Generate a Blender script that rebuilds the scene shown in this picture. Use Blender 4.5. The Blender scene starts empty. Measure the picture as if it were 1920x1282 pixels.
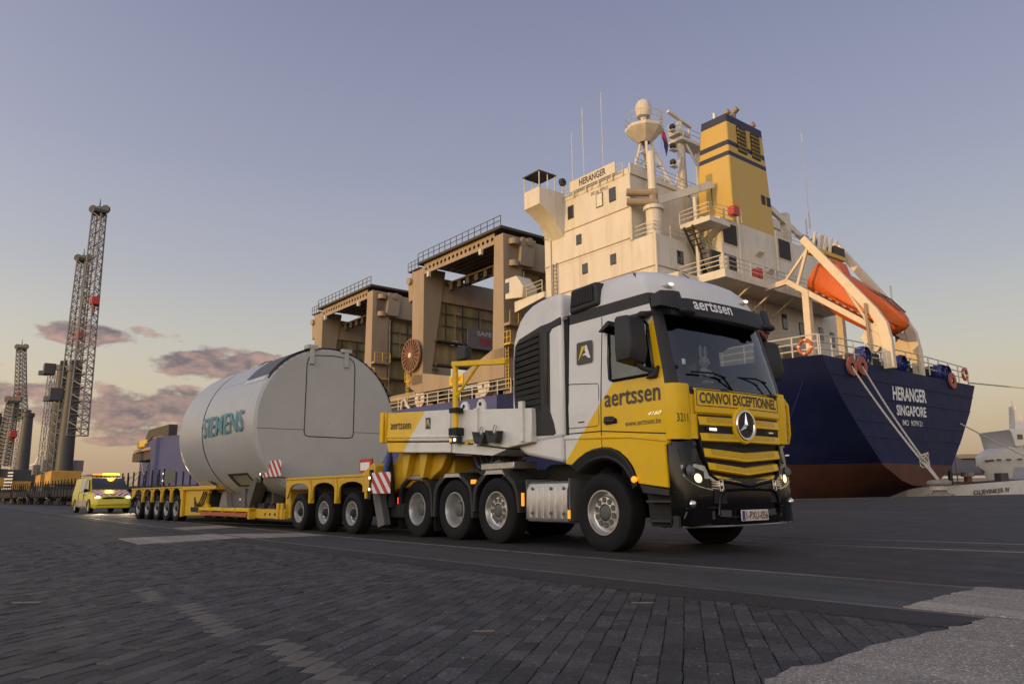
import bpy, bmesh, math, random
from mathutils import Vector, Matrix
random.seed(7)
R = math.radians
sc = bpy.context.scene
col = sc.collection

# ------------------------------------------------------------------ camera
YAW, PITCH, ROLL = R(142.8), math.atan(284 / 1400), R(0.6)
fh = Vector((math.cos(YAW), math.sin(YAW), 0)); rt = Vector((math.sin(YAW), -math.cos(YAW), 0)); up = Vector((0, 0, 1))
F = fh * math.cos(PITCH) + up * math.sin(PITCH); U = up * math.cos(PITCH) - fh * math.sin(PITCH)
RR = rt * math.cos(ROLL) - U * math.sin(ROLL); UU = U * math.cos(ROLL) + rt * math.sin(ROLL)
cd = bpy.data.cameras.new('camera'); cam = bpy.data.objects.new('camera', cd); col.objects.link(cam)
cd.sensor_width = 36; cd.lens = 1400 / 1920 * 36; cd.clip_start = 0.05; cd.clip_end = 12000
CAM = Vector((7.572, -7.263, 0.79))
cam.matrix_world = Matrix(((RR.x, UU.x, -F.x, CAM.x), (RR.y, UU.y, -F.y, CAM.y), (RR.z, UU.z, -F.z, CAM.z), (0, 0, 0, 1)))
sc.camera = cam

# ------------------------------------------------------------------ sky, sun, exposure
SUN_EL = R(3.2)
SUN = Vector((-0.08, -0.997, 0)).normalized()            # horizontal direction towards the sun
SUN3 = (SUN * math.cos(SUN_EL) + up * math.sin(SUN_EL)).normalized()
w = bpy.data.worlds.new('World'); sc.world = w; w.use_nodes = True
N = w.node_tree.nodes; L = w.node_tree.links; N.clear()
def wn(t, **k):
    n = N.new(t)
    for a, b in k.items(): setattr(n, a, b)
    return n
def wm(op, a, b=None, c=None, clamp=False):
    n = wn('ShaderNodeMath', operation=op, use_clamp=clamp)
    for i, x in enumerate((a, b, c)):
        if x is None: continue
        if isinstance(x, (int, float)): n.inputs[i].default_value = x
        else: L.new(x, n.inputs[i])
    return n.outputs[0]
def wmix(f, a, b, mode='MIX'):
    n = wn('ShaderNodeMix', data_type='RGBA', blend_type=mode)
    for i, x in ((0, f), (6, a), (7, b)):
        if isinstance(x, (int, float)): n.inputs[i].default_value = x
        elif isinstance(x, tuple): n.inputs[i].default_value = (*x, 1)
        else: L.new(x, n.inputs[i])
    return n.outputs[2]
sky = wn('ShaderNodeTexSky', sky_type='NISHITA', sun_disc=False)
sky.sun_elevation = SUN_EL; sky.sun_rotation = math.atan2(SUN.x, SUN.y)
sky.air_density = 1.0; sky.dust_density = 1.6; sky.ozone_density = 2.0
tc = wn('ShaderNodeTexCoord'); sep = wn('ShaderNodeSeparateXYZ'); L.new(tc.outputs['Generated'], sep.inputs[0])
X_, Y_, Z_ = sep.outputs
el = wm('ARCSINE', wm('MINIMUM', wm('MAXIMUM', Z_, -1), 1))
az = wm('ARCTAN2', Y_, X_)
ramp = wn('ShaderNodeValToRGB'); L.new(wm('DIVIDE', el, R(60), clamp=True), ramp.inputs[0])
cr = ramp.color_ramp; cr.interpolation = 'B_SPLINE'
stops = ((0.0, (.40, .27, .20)), (.045, (.52, .37, .25)), (.10, (.65, .53, .365)), (.17, (.60, .565, .485)), (.26, (.455, .462, .515)),
         (.40, (.345, .358, .485)), (.62, (.235, .25, .375)), (1.0, (.15, .165, .28)))
while len(cr.elements) < len(stops): cr.elements.new(.5)
for e, (p, c) in zip(cr.elements, stops): e.position = p; e.color = (*c, 1)
base = wmix(1.0, ramp.outputs[0], (.93, .93, .93), 'MULTIPLY')
# clouds: low sunset cumulus, soft lumps in azimuth and elevation broken up by noise
comb = wn('ShaderNodeCombineXYZ'); L.new(wm('MULTIPLY', az, 1.0), comb.inputs[0]); L.new(wm('MULTIPLY', el, 2.1), comb.inputs[1])
def wnoise(scale, detail, off=(0, 0, 0), rough=.55):
    mp = wn('ShaderNodeMapping'); mp.inputs[1].default_value = off; L.new(comb.outputs[0], mp.inputs[0])
    n = wn('ShaderNodeTexNoise'); n.inputs['Scale'].default_value = scale; n.inputs['Detail'].default_value = detail; n.inputs['Roughness'].default_value = rough
    L.new(mp.outputs[0], n.inputs['Vector']); return n.outputs['Fac']
n1 = wnoise(17, 7); n2 = wnoise(17, 7, (0.006, -0.016, 0)); n3 = wnoise(5, 3)
#        azimuth, elevation, half width, half height (degrees)
CLOUDS = [(172.6, 10.8, 4.6, .85), (167.4, 9.7, 1.1, .45), (163.8, 9.3, 4.4, 1.25), (170.6, 6.0, 9.5, 1.75), (177.0, 6.9, 3.6, 1.5), (167.0, 7.2, 3.2, .55),
          (171.0, 3.7, 2.1, .3), (186.0, 7.0, 8.0, 1.6), (198.0, 9.0, 7.0, 1.1), (214.0, 7.5, 10.0, 1.7), (238.0, 10.5, 9.0, 1.5)]
dens = None; hgt = None
for (a0, e0, wa, we) in CLOUDS:
    da = wm('DIVIDE', wm('WRAP', wm('SUBTRACT', az, R(a0)), math.pi, -math.pi), R(wa)); 
    de = wm('DIVIDE', wm('SUBTRACT', el, R(e0)), R(we))
    q = wm('SUBTRACT', 1.0, wm('ADD', wm('MULTIPLY', da, da), wm('MULTIPLY', de, de)))
    dens = q if dens is None else wm('MAXIMUM', dens, q)
dens = wm('MAXIMUM', dens, -1.5)
raw = wm('ADD', wm('MULTIPLY', dens, .55), wm('MULTIPLY', wm('SUBTRACT', n1, .5), 3.4))
raw2 = wm('ADD', raw, wm('MULTIPLY', wm('SUBTRACT', n3, .5), 1.0))
mask = wn('ShaderNodeMapRange', interpolation_type='SMOOTHSTEP'); L.new(raw2, mask.inputs[0])
mask.inputs[1].default_value = .0; mask.inputs[2].default_value = .42; mask.inputs[4].default_value = .96
lit = wm('MULTIPLY_ADD', wm('SUBTRACT', n1, n2), 4.2, .42, clamp=True)
ccol = wmix(lit, (.165, .125, .15), (.46, .285, .235))
base = wmix(mask.outputs[0], base, ccol)
# physical sky at a faint share; the haze-coloured ramp is the sky in view
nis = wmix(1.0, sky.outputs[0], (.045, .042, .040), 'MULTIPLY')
# broad glow added behind the camera, off the sun's bearing, to brighten the truck
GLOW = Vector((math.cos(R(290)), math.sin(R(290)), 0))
cosglow = wm('ADD', wm('MULTIPLY', X_, GLOW.x), wm('MULTIPLY', Y_, GLOW.y))
glow = wm('MULTIPLY_ADD', wm('POWER', wm('MULTIPLY_ADD', cosglow, .5, .5, clamp=True), 3.0), 4.9, 1.0)
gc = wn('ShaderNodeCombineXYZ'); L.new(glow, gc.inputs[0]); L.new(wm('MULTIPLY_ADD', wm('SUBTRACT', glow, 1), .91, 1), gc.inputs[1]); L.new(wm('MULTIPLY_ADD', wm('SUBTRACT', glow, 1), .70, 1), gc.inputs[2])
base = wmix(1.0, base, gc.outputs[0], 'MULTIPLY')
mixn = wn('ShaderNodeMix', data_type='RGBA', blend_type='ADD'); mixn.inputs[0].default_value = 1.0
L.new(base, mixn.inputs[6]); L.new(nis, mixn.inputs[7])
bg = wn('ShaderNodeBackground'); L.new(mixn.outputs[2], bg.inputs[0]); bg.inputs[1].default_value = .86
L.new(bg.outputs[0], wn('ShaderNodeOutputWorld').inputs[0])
sd = bpy.data.lights.new('sun', 'SUN'); so = bpy.data.objects.new('sun', sd); col.objects.link(so)
sd.energy = 2.0; sd.angle = R(.5); sd.color = (1, .58, .15)
so.rotation_euler = (-SUN3).to_track_quat('-Z', 'Y').to_euler()
so.location = SUN3 * 100
vs = sc.view_settings; vs.view_transform = 'Standard'; vs.look = 'None'; vs.gamma = 1; vs.use_curve_mapping = False; vs.exposure = 0.1
sc.cycles.max_bounces = 6; sc.cycles.transparent_max_bounces = 8; sc.cycles.sample_clamp_indirect = 4
# ------------------------------------------------------------------ helpers
class MB:
    """collects shapes; build() links them as ONE mesh object"""
    def __init__(s, flip=False): s.v = []; s.f = []; s.m = []; s.fl = -1 if flip else 1
    def add(s, vs, fs, m=0):
        o = len(s.v)
        for a in vs: s.v.append((a[0], a[1] * s.fl, a[2]))
        for f in fs: s.f.append(tuple(i + o for i in f)); s.m.append(m)
        return s
    def box(s, x0, x1, y0, y1, z0, z1, m=0):
        return s.add([(x0, y0, z0), (x1, y0, z0), (x1, y1, z0), (x0, y1, z0), (x0, y0, z1), (x1, y0, z1), (x1, y1, z1), (x0, y1, z1)],
                     [(0, 3, 2, 1), (4, 5, 6, 7), (0, 1, 5, 4), (1, 2, 6, 5), (2, 3, 7, 6), (3, 0, 4, 7)], m)
    def hexa(s, p, m=0):
        return s.add(p, [(0, 3, 2, 1), (4, 5, 6, 7), (0, 1, 5, 4), (1, 2, 6, 5), (2, 3, 7, 6), (3, 0, 4, 7)], m)
    def prism(s, poly, a0, a1, ax='y', m=0):
        """poly in the plane across axis ax, pushed from a0 to a1"""
        def P(p, a): return (a, p[0], p[1]) if ax == 'x' else (p[0], a, p[1]) if ax == 'y' else (p[0], p[1], a)
        n = len(poly); vs = [P(p, a0) for p in poly] + [P(p, a1) for p in poly]
        fs = [tuple(range(n)), tuple(range(2 * n - 1, n - 1, -1))] + [(i, i + n, (i + 1) % n + n, (i + 1) % n) for i in range(n)]
        return s.add(vs, fs, m)
    def beam(s, p, q, w, h, m=0, upv=(0, 0, 1)):
        p = Vector(p); q = Vector(q); d = (q - p).normalized(); u = Vector(upv)
        if abs(d.dot(u)) > .98: u = Vector((1, 0, 0))
        r = d.cross(u).normalized() * (w / 2); u = r.cross(d).normalized() * (h / 2)
        return s.hexa([p - r - u, p + r - u, p + r + u, p - r + u, q - r - u, q + r - u, q + r + u, q - r + u], m)
    def cyl(s, p, q, r, n=10, r2=None, m=0, caps=True):
        p = Vector(p); q = Vector(q); d = (q - p).normalized(); r2 = r if r2 is None else r2
        u = Vector((0, 0, 1)) if abs(d.z) < .9 else Vector((1, 0, 0)); a = d.cross(u).normalized(); b = d.cross(a)
        vs = []
        for c, rr in ((p, r), (q, r2)):
            for i in range(n):
                t = 2 * math.pi * i / n; vs.append(c + a * (rr * math.cos(t)) + b * (rr * math.sin(t)))
        fs = [(i, (i + 1) % n, (i + 1) % n + n, i + n) for i in range(n)]
        if caps: fs += [tuple(range(n - 1, -1, -1)), tuple(range(n, 2 * n))]
        return s.add(vs, fs, m)
    def tube(s, pts, r, n=6, m=0, closed=False):
        pts = [Vector(p) for p in pts]; k = len(pts); vs = []; prev = None
        for i, p in enumerate(pts):
            a = pts[i - 1] if (i > 0 or closed) else p; b = pts[(i + 1) % k] if (i < k - 1 or closed) else p
            d = (b - a).normalized()
            if prev is None:
                u = Vector((0, 0, 1)) if abs(d.z) < .9 else Vector((1, 0, 0)); e = d.cross(u).normalized()
            else: e = (prev - d * prev.dot(d)).normalized()
            prev = e; g = d.cross(e)
            for j in range(n):
                t = 2 * math.pi * j / n; vs.append(p + e * (r * math.cos(t)) + g * (r * math.sin(t)))
        fs = []
        for i in range(k if closed else k - 1):
            for j in range(n):
                a = i * n + j; b = i * n + (j + 1) % n; c = ((i + 1) % k) * n + (j + 1) % n; d2 = ((i + 1) % k) * n + j
                fs.append((a, b, c, d2))
        if not closed: fs += [tuple(range(n - 1, -1, -1)), tuple(range((k - 1) * n, k * n))]
        return s.add(vs, fs, m)
    def lathe(s, prof, c, ax='y', n=32, m=0, ms=None, a0=0, a1=2 * math.pi):
        """prof: (radius, offset along axis); ms: material index for each strip"""
        c = Vector(c); vs = []; full = abs(a1 - a0 - 2 * math.pi) < 1e-6; nn = n if full else n + 1
        for (r, h) in prof:
            for i in range(nn):
                t = a0 + (a1 - a0) * i / n; x, y = r * math.cos(t), r * math.sin(t)
                vs.append(c + Vector((h, x, y) if ax == 'x' else (x, h, y) if ax == 'y' else (x, y, h)))
        for k in range(len(prof) - 1):
            fs = [(k * nn + i, k * nn + (i + 1) % nn, (k + 1) * nn + (i + 1) % nn, (k + 1) * nn + i) for i in range(n)]
            if k == 0: o = len(s.v); s.add(vs, fs, ms[0] if ms else m)
            else:
                for f in fs: s.f.append(tuple(i + o for i in f)); s.m.append(ms[k] if ms else m)
        return s
    def loft(s, rings, m=0, closed=True, caps=False):
        n = len(rings[0]); vs = [p for r in rings for p in r]; fs = []
        for k in range(len(rings) - 1):
            for i in range(n if closed else n - 1):
                fs.append((k * n + i, k * n + (i + 1) % n, (k + 1) * n + (i + 1) % n, (k + 1) * n + i))
        if caps: fs += [tuple(range(n)), tuple(range((len(rings) - 1) * n, len(rings) * n))]
        return s.add(vs, fs, m)
    def sphere(s, c, r, n=12, k=8, m=0, z0=-1.0):
        r = (r, r, r) if isinstance(r, (int, float)) else r; rings = []
        a0 = math.asin(z0)
        for j in range(k + 1):
            a = a0 + (math.pi / 2 - a0) * j / k; q = max(math.cos(a), 1e-4)
            rings.append([(c[0] + r[0] * q * math.cos(2 * math.pi * i / n), c[1] + r[1] * q * math.sin(2 * math.pi * i / n), c[2] + r[2] * math.sin(a)) for i in range(n)])
        return s.loft(rings, m)
    def mesh(s, name, mats, smooth=35, recalc=True):
        me = bpy.data.meshes.new(name); me.from_pydata([tuple(v) for v in s.v], [], s.f)
        for mt in (mats if isinstance(mats, (list, tuple)) else [mats]): me.materials.append(mt)
        me.polygons.foreach_set('material_index', s.m)
        if recalc:
            bm = bmesh.new(); bm.from_mesh(me); bmesh.ops.recalc_face_normals(bm, faces=bm.faces); bm.to_mesh(me); bm.free()
        if smooth: me.shade_smooth(); me.set_sharp_from_angle(angle=R(smooth))
        me.update(); return me
    def build(s, name, mats, parent=None, smooth=35, bevel=0, seg=2, recalc=True):
        ob = bpy.data.objects.new(name, s.mesh(name, mats, smooth, recalc)); col.objects.link(ob)
        if parent is not None: ob.parent = parent
        if bevel:
            b = ob.modifiers.new('bevel', 'BEVEL'); b.width = bevel; b.segments = seg; b.limit_method = 'ANGLE'; b.angle_limit = R(40); b.harden_normals = False
        return ob
def tag(o, label=None, cat=None, group=None, kind=None):
    if label: o['label'] = label
    if cat: o['category'] = cat
    if group: o['group'] = group
    if kind: o['kind'] = kind
    return o
def empty(name, loc=(0, 0, 0), rz=0, label=None, cat=None, group=None):
    e = bpy.data.objects.new(name, None); col.objects.link(e); e.location = loc; e.rotation_euler = (0, 0, rz); e.empty_display_size = .2
    return tag(e, label, cat, group)
def kids(o): return [c for c in bpy.data.objects if c.parent == o]
def copy_tree(o, parent=None):
    c = o.copy(); col.objects.link(c); c.parent = parent
    for ch in list(o.children): copy_tree(ch, c)
    return c
def put(me, name, parent, loc=(0, 0, 0), rot=(0, 0, 0), scale=None):
    o = bpy.data.objects.new(name, me); col.objects.link(o); o.parent = parent; o.location = loc; o.rotation_euler = rot
    if scale: o.scale = scale
    return o
_tc = {}
def text_mesh(body, bold=.0):
    key = (body, bold)
    if key in _tc: return _tc[key]
    cu = bpy.data.curves.new('lettering', 'FONT'); cu.body = body; cu.size = 1; cu.offset = bold; cu.resolution_u = 3; cu.fill_mode = 'FRONT'
    ob = bpy.data.objects.new('lettering', cu); col.objects.link(ob)
    dg = bpy.context.evaluated_depsgraph_get(); me = bpy.data.meshes.new_from_object(ob.evaluated_get(dg))
    vs = [v.co.copy() for v in me.vertices]; fs = [tuple(p.vertices) for p in me.polygons]
    bpy.data.objects.remove(ob); bpy.data.curves.remove(cu); bpy.data.meshes.remove(me)
    x0 = min(v.x for v in vs); x1 = max(v.x for v in vs); y0 = min(v.y for v in vs); y1 = max(v.y for v in vs)
    _tc[key] = ([((v.x - x0) / (x1 - x0), (v.y - y0) / (y1 - y0)) for v in vs], fs); return _tc[key]
def lettering(body, o, ex, ey, mat, parent, bold=0, name='lettering', fn=None, flip=False, shear=0, label=None):
    """text stretched over the parallelogram o, o+ex, o+ey (vectors), or mapped by fn(u, v)"""
    pv, fs = text_mesh(body, bold); o = Vector(o); ex = Vector(ex); ey = Vector(ey)
    mb = MB(flip); mb.add([tuple(fn(a, b)) if fn else tuple(o + ex * (a + shear * b) + ey * b) for a, b in pv], fs)
    ob = mb.build(name, mat, parent, smooth=0, recalc=False)
    if label: ob['label'] = label
    return ob

# ------------------------------------------------------------------ materials
MATS = {}
def mat(name, c, rough=.5, metal=0.0, var=.12, scale=2.5, bump=0.0, bscale=30, dirt=None, damt=.35, dscale=1.2, coat=0.0, emit=None, estr=1.0, spec=.5, streak=False, alpha=1.0):
    if name in MATS: return MATS[name]
    m = bpy.data.materials.new(name); m.use_nodes = True; nt = m.node_tree; n = nt.nodes; l = nt.links; b = n['Principled BSDF']
    t = n.new('ShaderNodeTexCoord'); mp = n.new('ShaderNodeMapping'); l.new(t.outputs['Object'], mp.inputs[0])
    if streak: mp.inputs['Scale'].default_value = (1, 1, .12)
    no = n.new('ShaderNodeTexNoise'); no.inputs['Scale'].default_value = scale; no.inputs['Detail'].default_value = 6; no.inputs['Roughness'].default_value = .6
    l.new(mp.outputs[0], no.inputs['Vector'])
    mr = n.new('ShaderNodeMapRange'); mr.inputs[1].default_value = .3; mr.inputs[2].default_value = .7; mr.inputs[3].default_value = 1 - var; mr.inputs[4].default_value = 1 + var
    l.new(no.outputs['Fac'], mr.inputs[0])
    mx = n.new('ShaderNodeMix'); mx.data_type = 'RGBA'; mx.blend_type = 'MULTIPLY'; mx.inputs[0].default_value = 1; mx.inputs[6].default_value = (*c, 1)
    l.new(mr.outputs[0], mx.inputs[7]); out = mx.outputs[2]
    if dirt:
        d = n.new('ShaderNodeTexNoise'); d.inputs['Scale'].default_value = dscale; d.inputs['Detail'].default_value = 8; d.inputs['Roughness'].default_value = .7; l.new(mp.outputs[0], d.inputs['Vector'])
        dr = n.new('ShaderNodeMapRange'); dr.inputs[1].default_value = .5; dr.inputs[2].default_value = .72; dr.inputs[4].default_value = damt; l.new(d.outputs['Fac'], dr.inputs[0])
        m2 = n.new('ShaderNodeMix'); m2.data_type = 'RGBA'; l.new(dr.outputs[0], m2.inputs[0]); l.new(out, m2.inputs[6]); m2.inputs[7].default_value = (*dirt, 1); out = m2.outputs[2]
    l.new(out, b.inputs['Base Color'])
    rr = n.new('ShaderNodeMapRange'); rr.inputs[3].default_value = max(rough - .08, .02); rr.inputs[4].default_value = min(rough + .1, 1); l.new(no.outputs['Fac'], rr.inputs[0]); l.new(rr.outputs[0], b.inputs['Roughness'])
    b.inputs['Metallic'].default_value = metal; b.inputs['Coat Weight'].default_value = coat; b.inputs['Coat Roughness'].default_value = .06; b.inputs['Specular IOR Level'].default_value = spec
    if bump:
        bn = n.new('ShaderNodeTexNoise'); bn.inputs['Scale'].default_value = bscale; bn.inputs['Detail'].default_value = 5; l.new(t.outputs['Object'], bn.inputs['Vector'])
        bp = n.new('ShaderNodeBump'); bp.inputs['Strength'].default_value = bump; bp.inputs['Distance'].default_value = .02; l.new(bn.outputs['Fac'], bp.inputs['Height']); l.new(bp.outputs[0], b.inputs['Normal'])
    if emit: b.inputs['Emission Color'].default_value = (*emit, 1); b.inputs['Emission Strength'].default_value = estr
    MATS[name] = m; m['out'] = 0
    return m
def plates(m, w_, h_, dark=.9, strength=.25):
    """welded plate seams: faint lines and relief at plate size (metres)"""
    n, l, b = m.node_tree.nodes, m.node_tree.links, m.node_tree.nodes['Principled BSDF']
    t = n.new('ShaderNodeTexCoord'); s = n.new('ShaderNodeSeparateXYZ'); l.new(t.outputs['Object'], s.inputs[0])
    a = n.new('ShaderNodeMath'); a.operation = 'ADD'; l.new(s.outputs[0], a.inputs[0]); l.new(s.outputs[1], a.inputs[1])
    c = n.new('ShaderNodeCombineXYZ'); l.new(a.outputs[0], c.inputs[0]); l.new(s.outputs[2], c.inputs[1])
    br = n.new('ShaderNodeTexBrick'); l.new(c.outputs[0], br.inputs['Vector']); br.inputs['Scale'].default_value = 1; br.inputs['Brick Width'].default_value = w_; br.inputs['Row Height'].default_value = h_
    br.inputs['Mortar Size'].default_value = .012; br.inputs['Mortar Smooth'].default_value = .4; br.inputs['Color1'].default_value = (.96, .96, .96, 1); br.inputs['Color2'].default_value = (1.03, 1.03, 1.03, 1); br.inputs['Mortar'].default_value = (dark, dark, dark, 1)
    old = b.inputs['Base Color'].links[0].from_socket; mx = n.new('ShaderNodeMix'); mx.data_type = 'RGBA'; mx.blend_type = 'MULTIPLY'; mx.inputs[0].default_value = 1; l.new(old, mx.inputs[6]); l.new(br.outputs['Color'], mx.inputs[7]); l.new(mx.outputs[2], b.inputs['Base Color'])
    no = n.new('ShaderNodeTexNoise'); no.inputs['Scale'].default_value = .9; no.inputs['Detail'].default_value = 2; l.new(t.outputs['Object'], no.inputs['Vector'])
    sm = n.new('ShaderNodeMath'); sm.operation = 'MULTIPLY_ADD'; l.new(br.outputs['Fac'], sm.inputs[0]); sm.inputs[1].default_value = .25; l.new(no.outputs['Fac'], sm.inputs[2])
    bp = n.new('ShaderNodeBump'); bp.inputs['Strength'].default_value = strength; bp.inputs['Distance'].default_value = .12; l.new(sm.outputs[0], bp.inputs['Height']); l.new(bp.outputs[0], b.inputs['Normal'])
    return m
def nodes_of(m): return m.node_tree.nodes, m.node_tree.links, m.node_tree.nodes['Principled BSDF']
def recolor(m, split, a, b2):
    """two paints on one thing: split(nodes, links, xyz) -> factor socket (1 = second paint)"""
    n, l, b = nodes_of(m); t = n.new('ShaderNodeTexCoord'); s = n.new('ShaderNodeSeparateXYZ'); l.new(t.outputs['Object'], s.inputs[0])
    def mth(op, p, q=None):
        k = n.new('ShaderNodeMath'); k.operation = op
        for i, x in enumerate((p, q)):
            if x is None: continue
            if isinstance(x, (int, float)): k.inputs[i].default_value = x
            else: l.new(x, k.inputs[i])
        return k.outputs[0]
    fac = split(mth, s.outputs)
    mx = [k for k in n if k.type == 'MIX' and k.blend_type == 'MULTIPLY'][0]
    cm = n.new('ShaderNodeMix'); cm.data_type = 'RGBA'; l.new(fac, cm.inputs[0]); cm.inputs[6].default_value = (*a, 1); cm.inputs[7].default_value = (*b2, 1)
    l.new(cm.outputs[2], mx.inputs[6]); return m

YEL = (.78, .47, .003); WHT = (.69, .675, .64)
m_white = mat('white_paint', WHT, .3, var=.04, dirt=(.36, .33, .28), damt=.22, coat=.25, spec=.4)
m_yellow = mat('yellow_paint', YEL, .3, var=.07, dirt=(.30, .19, .03), damt=.18, coat=.12, spec=.22)
m_yellow_used = mat('yellow_chassis_paint', (.62, .37, .012), .45, var=.18, dirt=(.13, .085, .03), damt=.55, dscale=2.5)
m_plastic = mat('grey_plastic', (.030, .030, .031), .5, var=.15, bump=.1, bscale=200, spec=.3)
m_black = mat('black_gloss', (.004, .004, .0045), .12, var=.2, coat=.0, spec=.3)
m_dark = mat('black_underbody', (.012, .012, .012), .8, var=.3, dirt=(.04, .036, .03), damt=.5)
m_rubber = mat('tyre_rubber', (.0095, .0095, .010), .8, var=.25, scale=6, dirt=(.022, .020, .018), damt=.35, dscale=4, bump=.2, bscale=60, spec=.25)
m_steel = mat('wheel_alloy', (.62, .61, .58), .3, metal=.9, var=.1, dirt=(.18, .15, .11), damt=.4, dscale=5)
m_silver = mat('silver_wheel_paint', (.48, .48, .47), .38, metal=.55, var=.12, dirt=(.14, .12, .09), damt=.55, dscale=5)
m_hub = mat('hub_grey', (.10, .10, .10), .55, var=.25, dirt=(.05, .04, .03), damt=.5)
m_alu = mat('brushed_aluminium', (.52, .50, .47), .44, metal=.85, var=.12, scale=8, dirt=(.25, .22, .18), damt=.3)
m_chrome = mat('chrome', (.8, .8, .8), .08, metal=1, var=.02)
m_ltext = mat('dark_grey_print', (.055, .05, .04), .5, var=.05)
m_wtext = mat('white_print', (.75, .75, .74), .5, var=.05)
m_amber = mat('amber_lens', (.8, .28, .02), .2, emit=(1, .36, .03), estr=.9)
m_red = mat('red_paint', (.42, .035, .022), .45, var=.12)
m_redlens = mat('red_lens', (.6, .03, .02), .2, emit=(1, .06, .03), estr=1.5)
m_lamp = mat('warm_headlamp', (.9, .85, .7), .1, emit=(1, .70, .30), estr=1.7)
m_lampw = mat('white_lamp', (.9, .9, .85), .1, emit=(1, .95, .8), estr=1.1)
def glass(name, tint=(.6, .66, .66), rough=.0, a=.35):
    if name in MATS: return MATS[name]
    m = bpy.data.materials.new(name); m.use_nodes = True; n = m.node_tree.nodes; l = m.node_tree.links; n.clear()
    o = n.new('ShaderNodeOutputMaterial'); g = n.new('ShaderNodeBsdfGlossy'); g.inputs['Roughness'].default_value = .02
    tr = n.new('ShaderNodeBsdfTransparent'); tr.inputs[0].default_value = (*tint, 1); f = n.new('ShaderNodeFresnel'); f.inputs[0].default_value = 1.52
    mm = n.new('ShaderNodeMath'); mm.operation = 'MULTIPLY_ADD'; mm.inputs[1].default_value = 1.0; mm.inputs[2].default_value = .07; l.new(f.outputs[0], mm.inputs[0])
    x = n.new('ShaderNodeMixShader'); l.new(mm.outputs[0], x.inputs[0]); l.new(tr.outputs[0], x.inputs[1]); l.new(g.outputs[0], x.inputs[2]); l.new(x.outputs[0], o.inputs[0])
    MATS[name] = m; return m
m_glass = glass('windscreen_glass', (.55, .62, .64))
m_pane = mat('dark_window_pane', (.02, .024, .028), .08, var=.1, coat=.5)
# ------------------------------------------------------------------ ground, quay, water
def smooth(a): a = max(0, min(1, a)); return a * a * (3 - 2 * a)
def edge_y(x): return 32.9 + .0332 * (x + 16.25)
def gz(x, y): return smooth((y - 7) / 25) * (.3 + .018 * max(-12, min(16, x + 17)))
def lerp_tab(tab, x):
    for (a, p), (b, q) in zip(tab, tab[1:]):
        if x <= b: return p + (q - p) * max(0, (x - a)) / (b - a)
    return tab[-1][1]
R0 = lambda x: lerp_tab([(-400, -1.9), (-90, -2.0), (-26, -2.37), (-12, -2.45), (-5, -2.47), (0, -2.33), (3, -2.2), (5.7, -2.03), (12, -1.55), (40, .6)], x)
R1 = lambda x: R0(x) + 1.52
R2 = lambda x: lerp_tab([(-60, -.9), (-22, -.82), (-16, -.2), (-8, 1.25), (.84, 3.0), (4, 3.6), (12, 5.2), (40, 11)], x)
R3 = lambda x: R2(x) + 1.6
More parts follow.
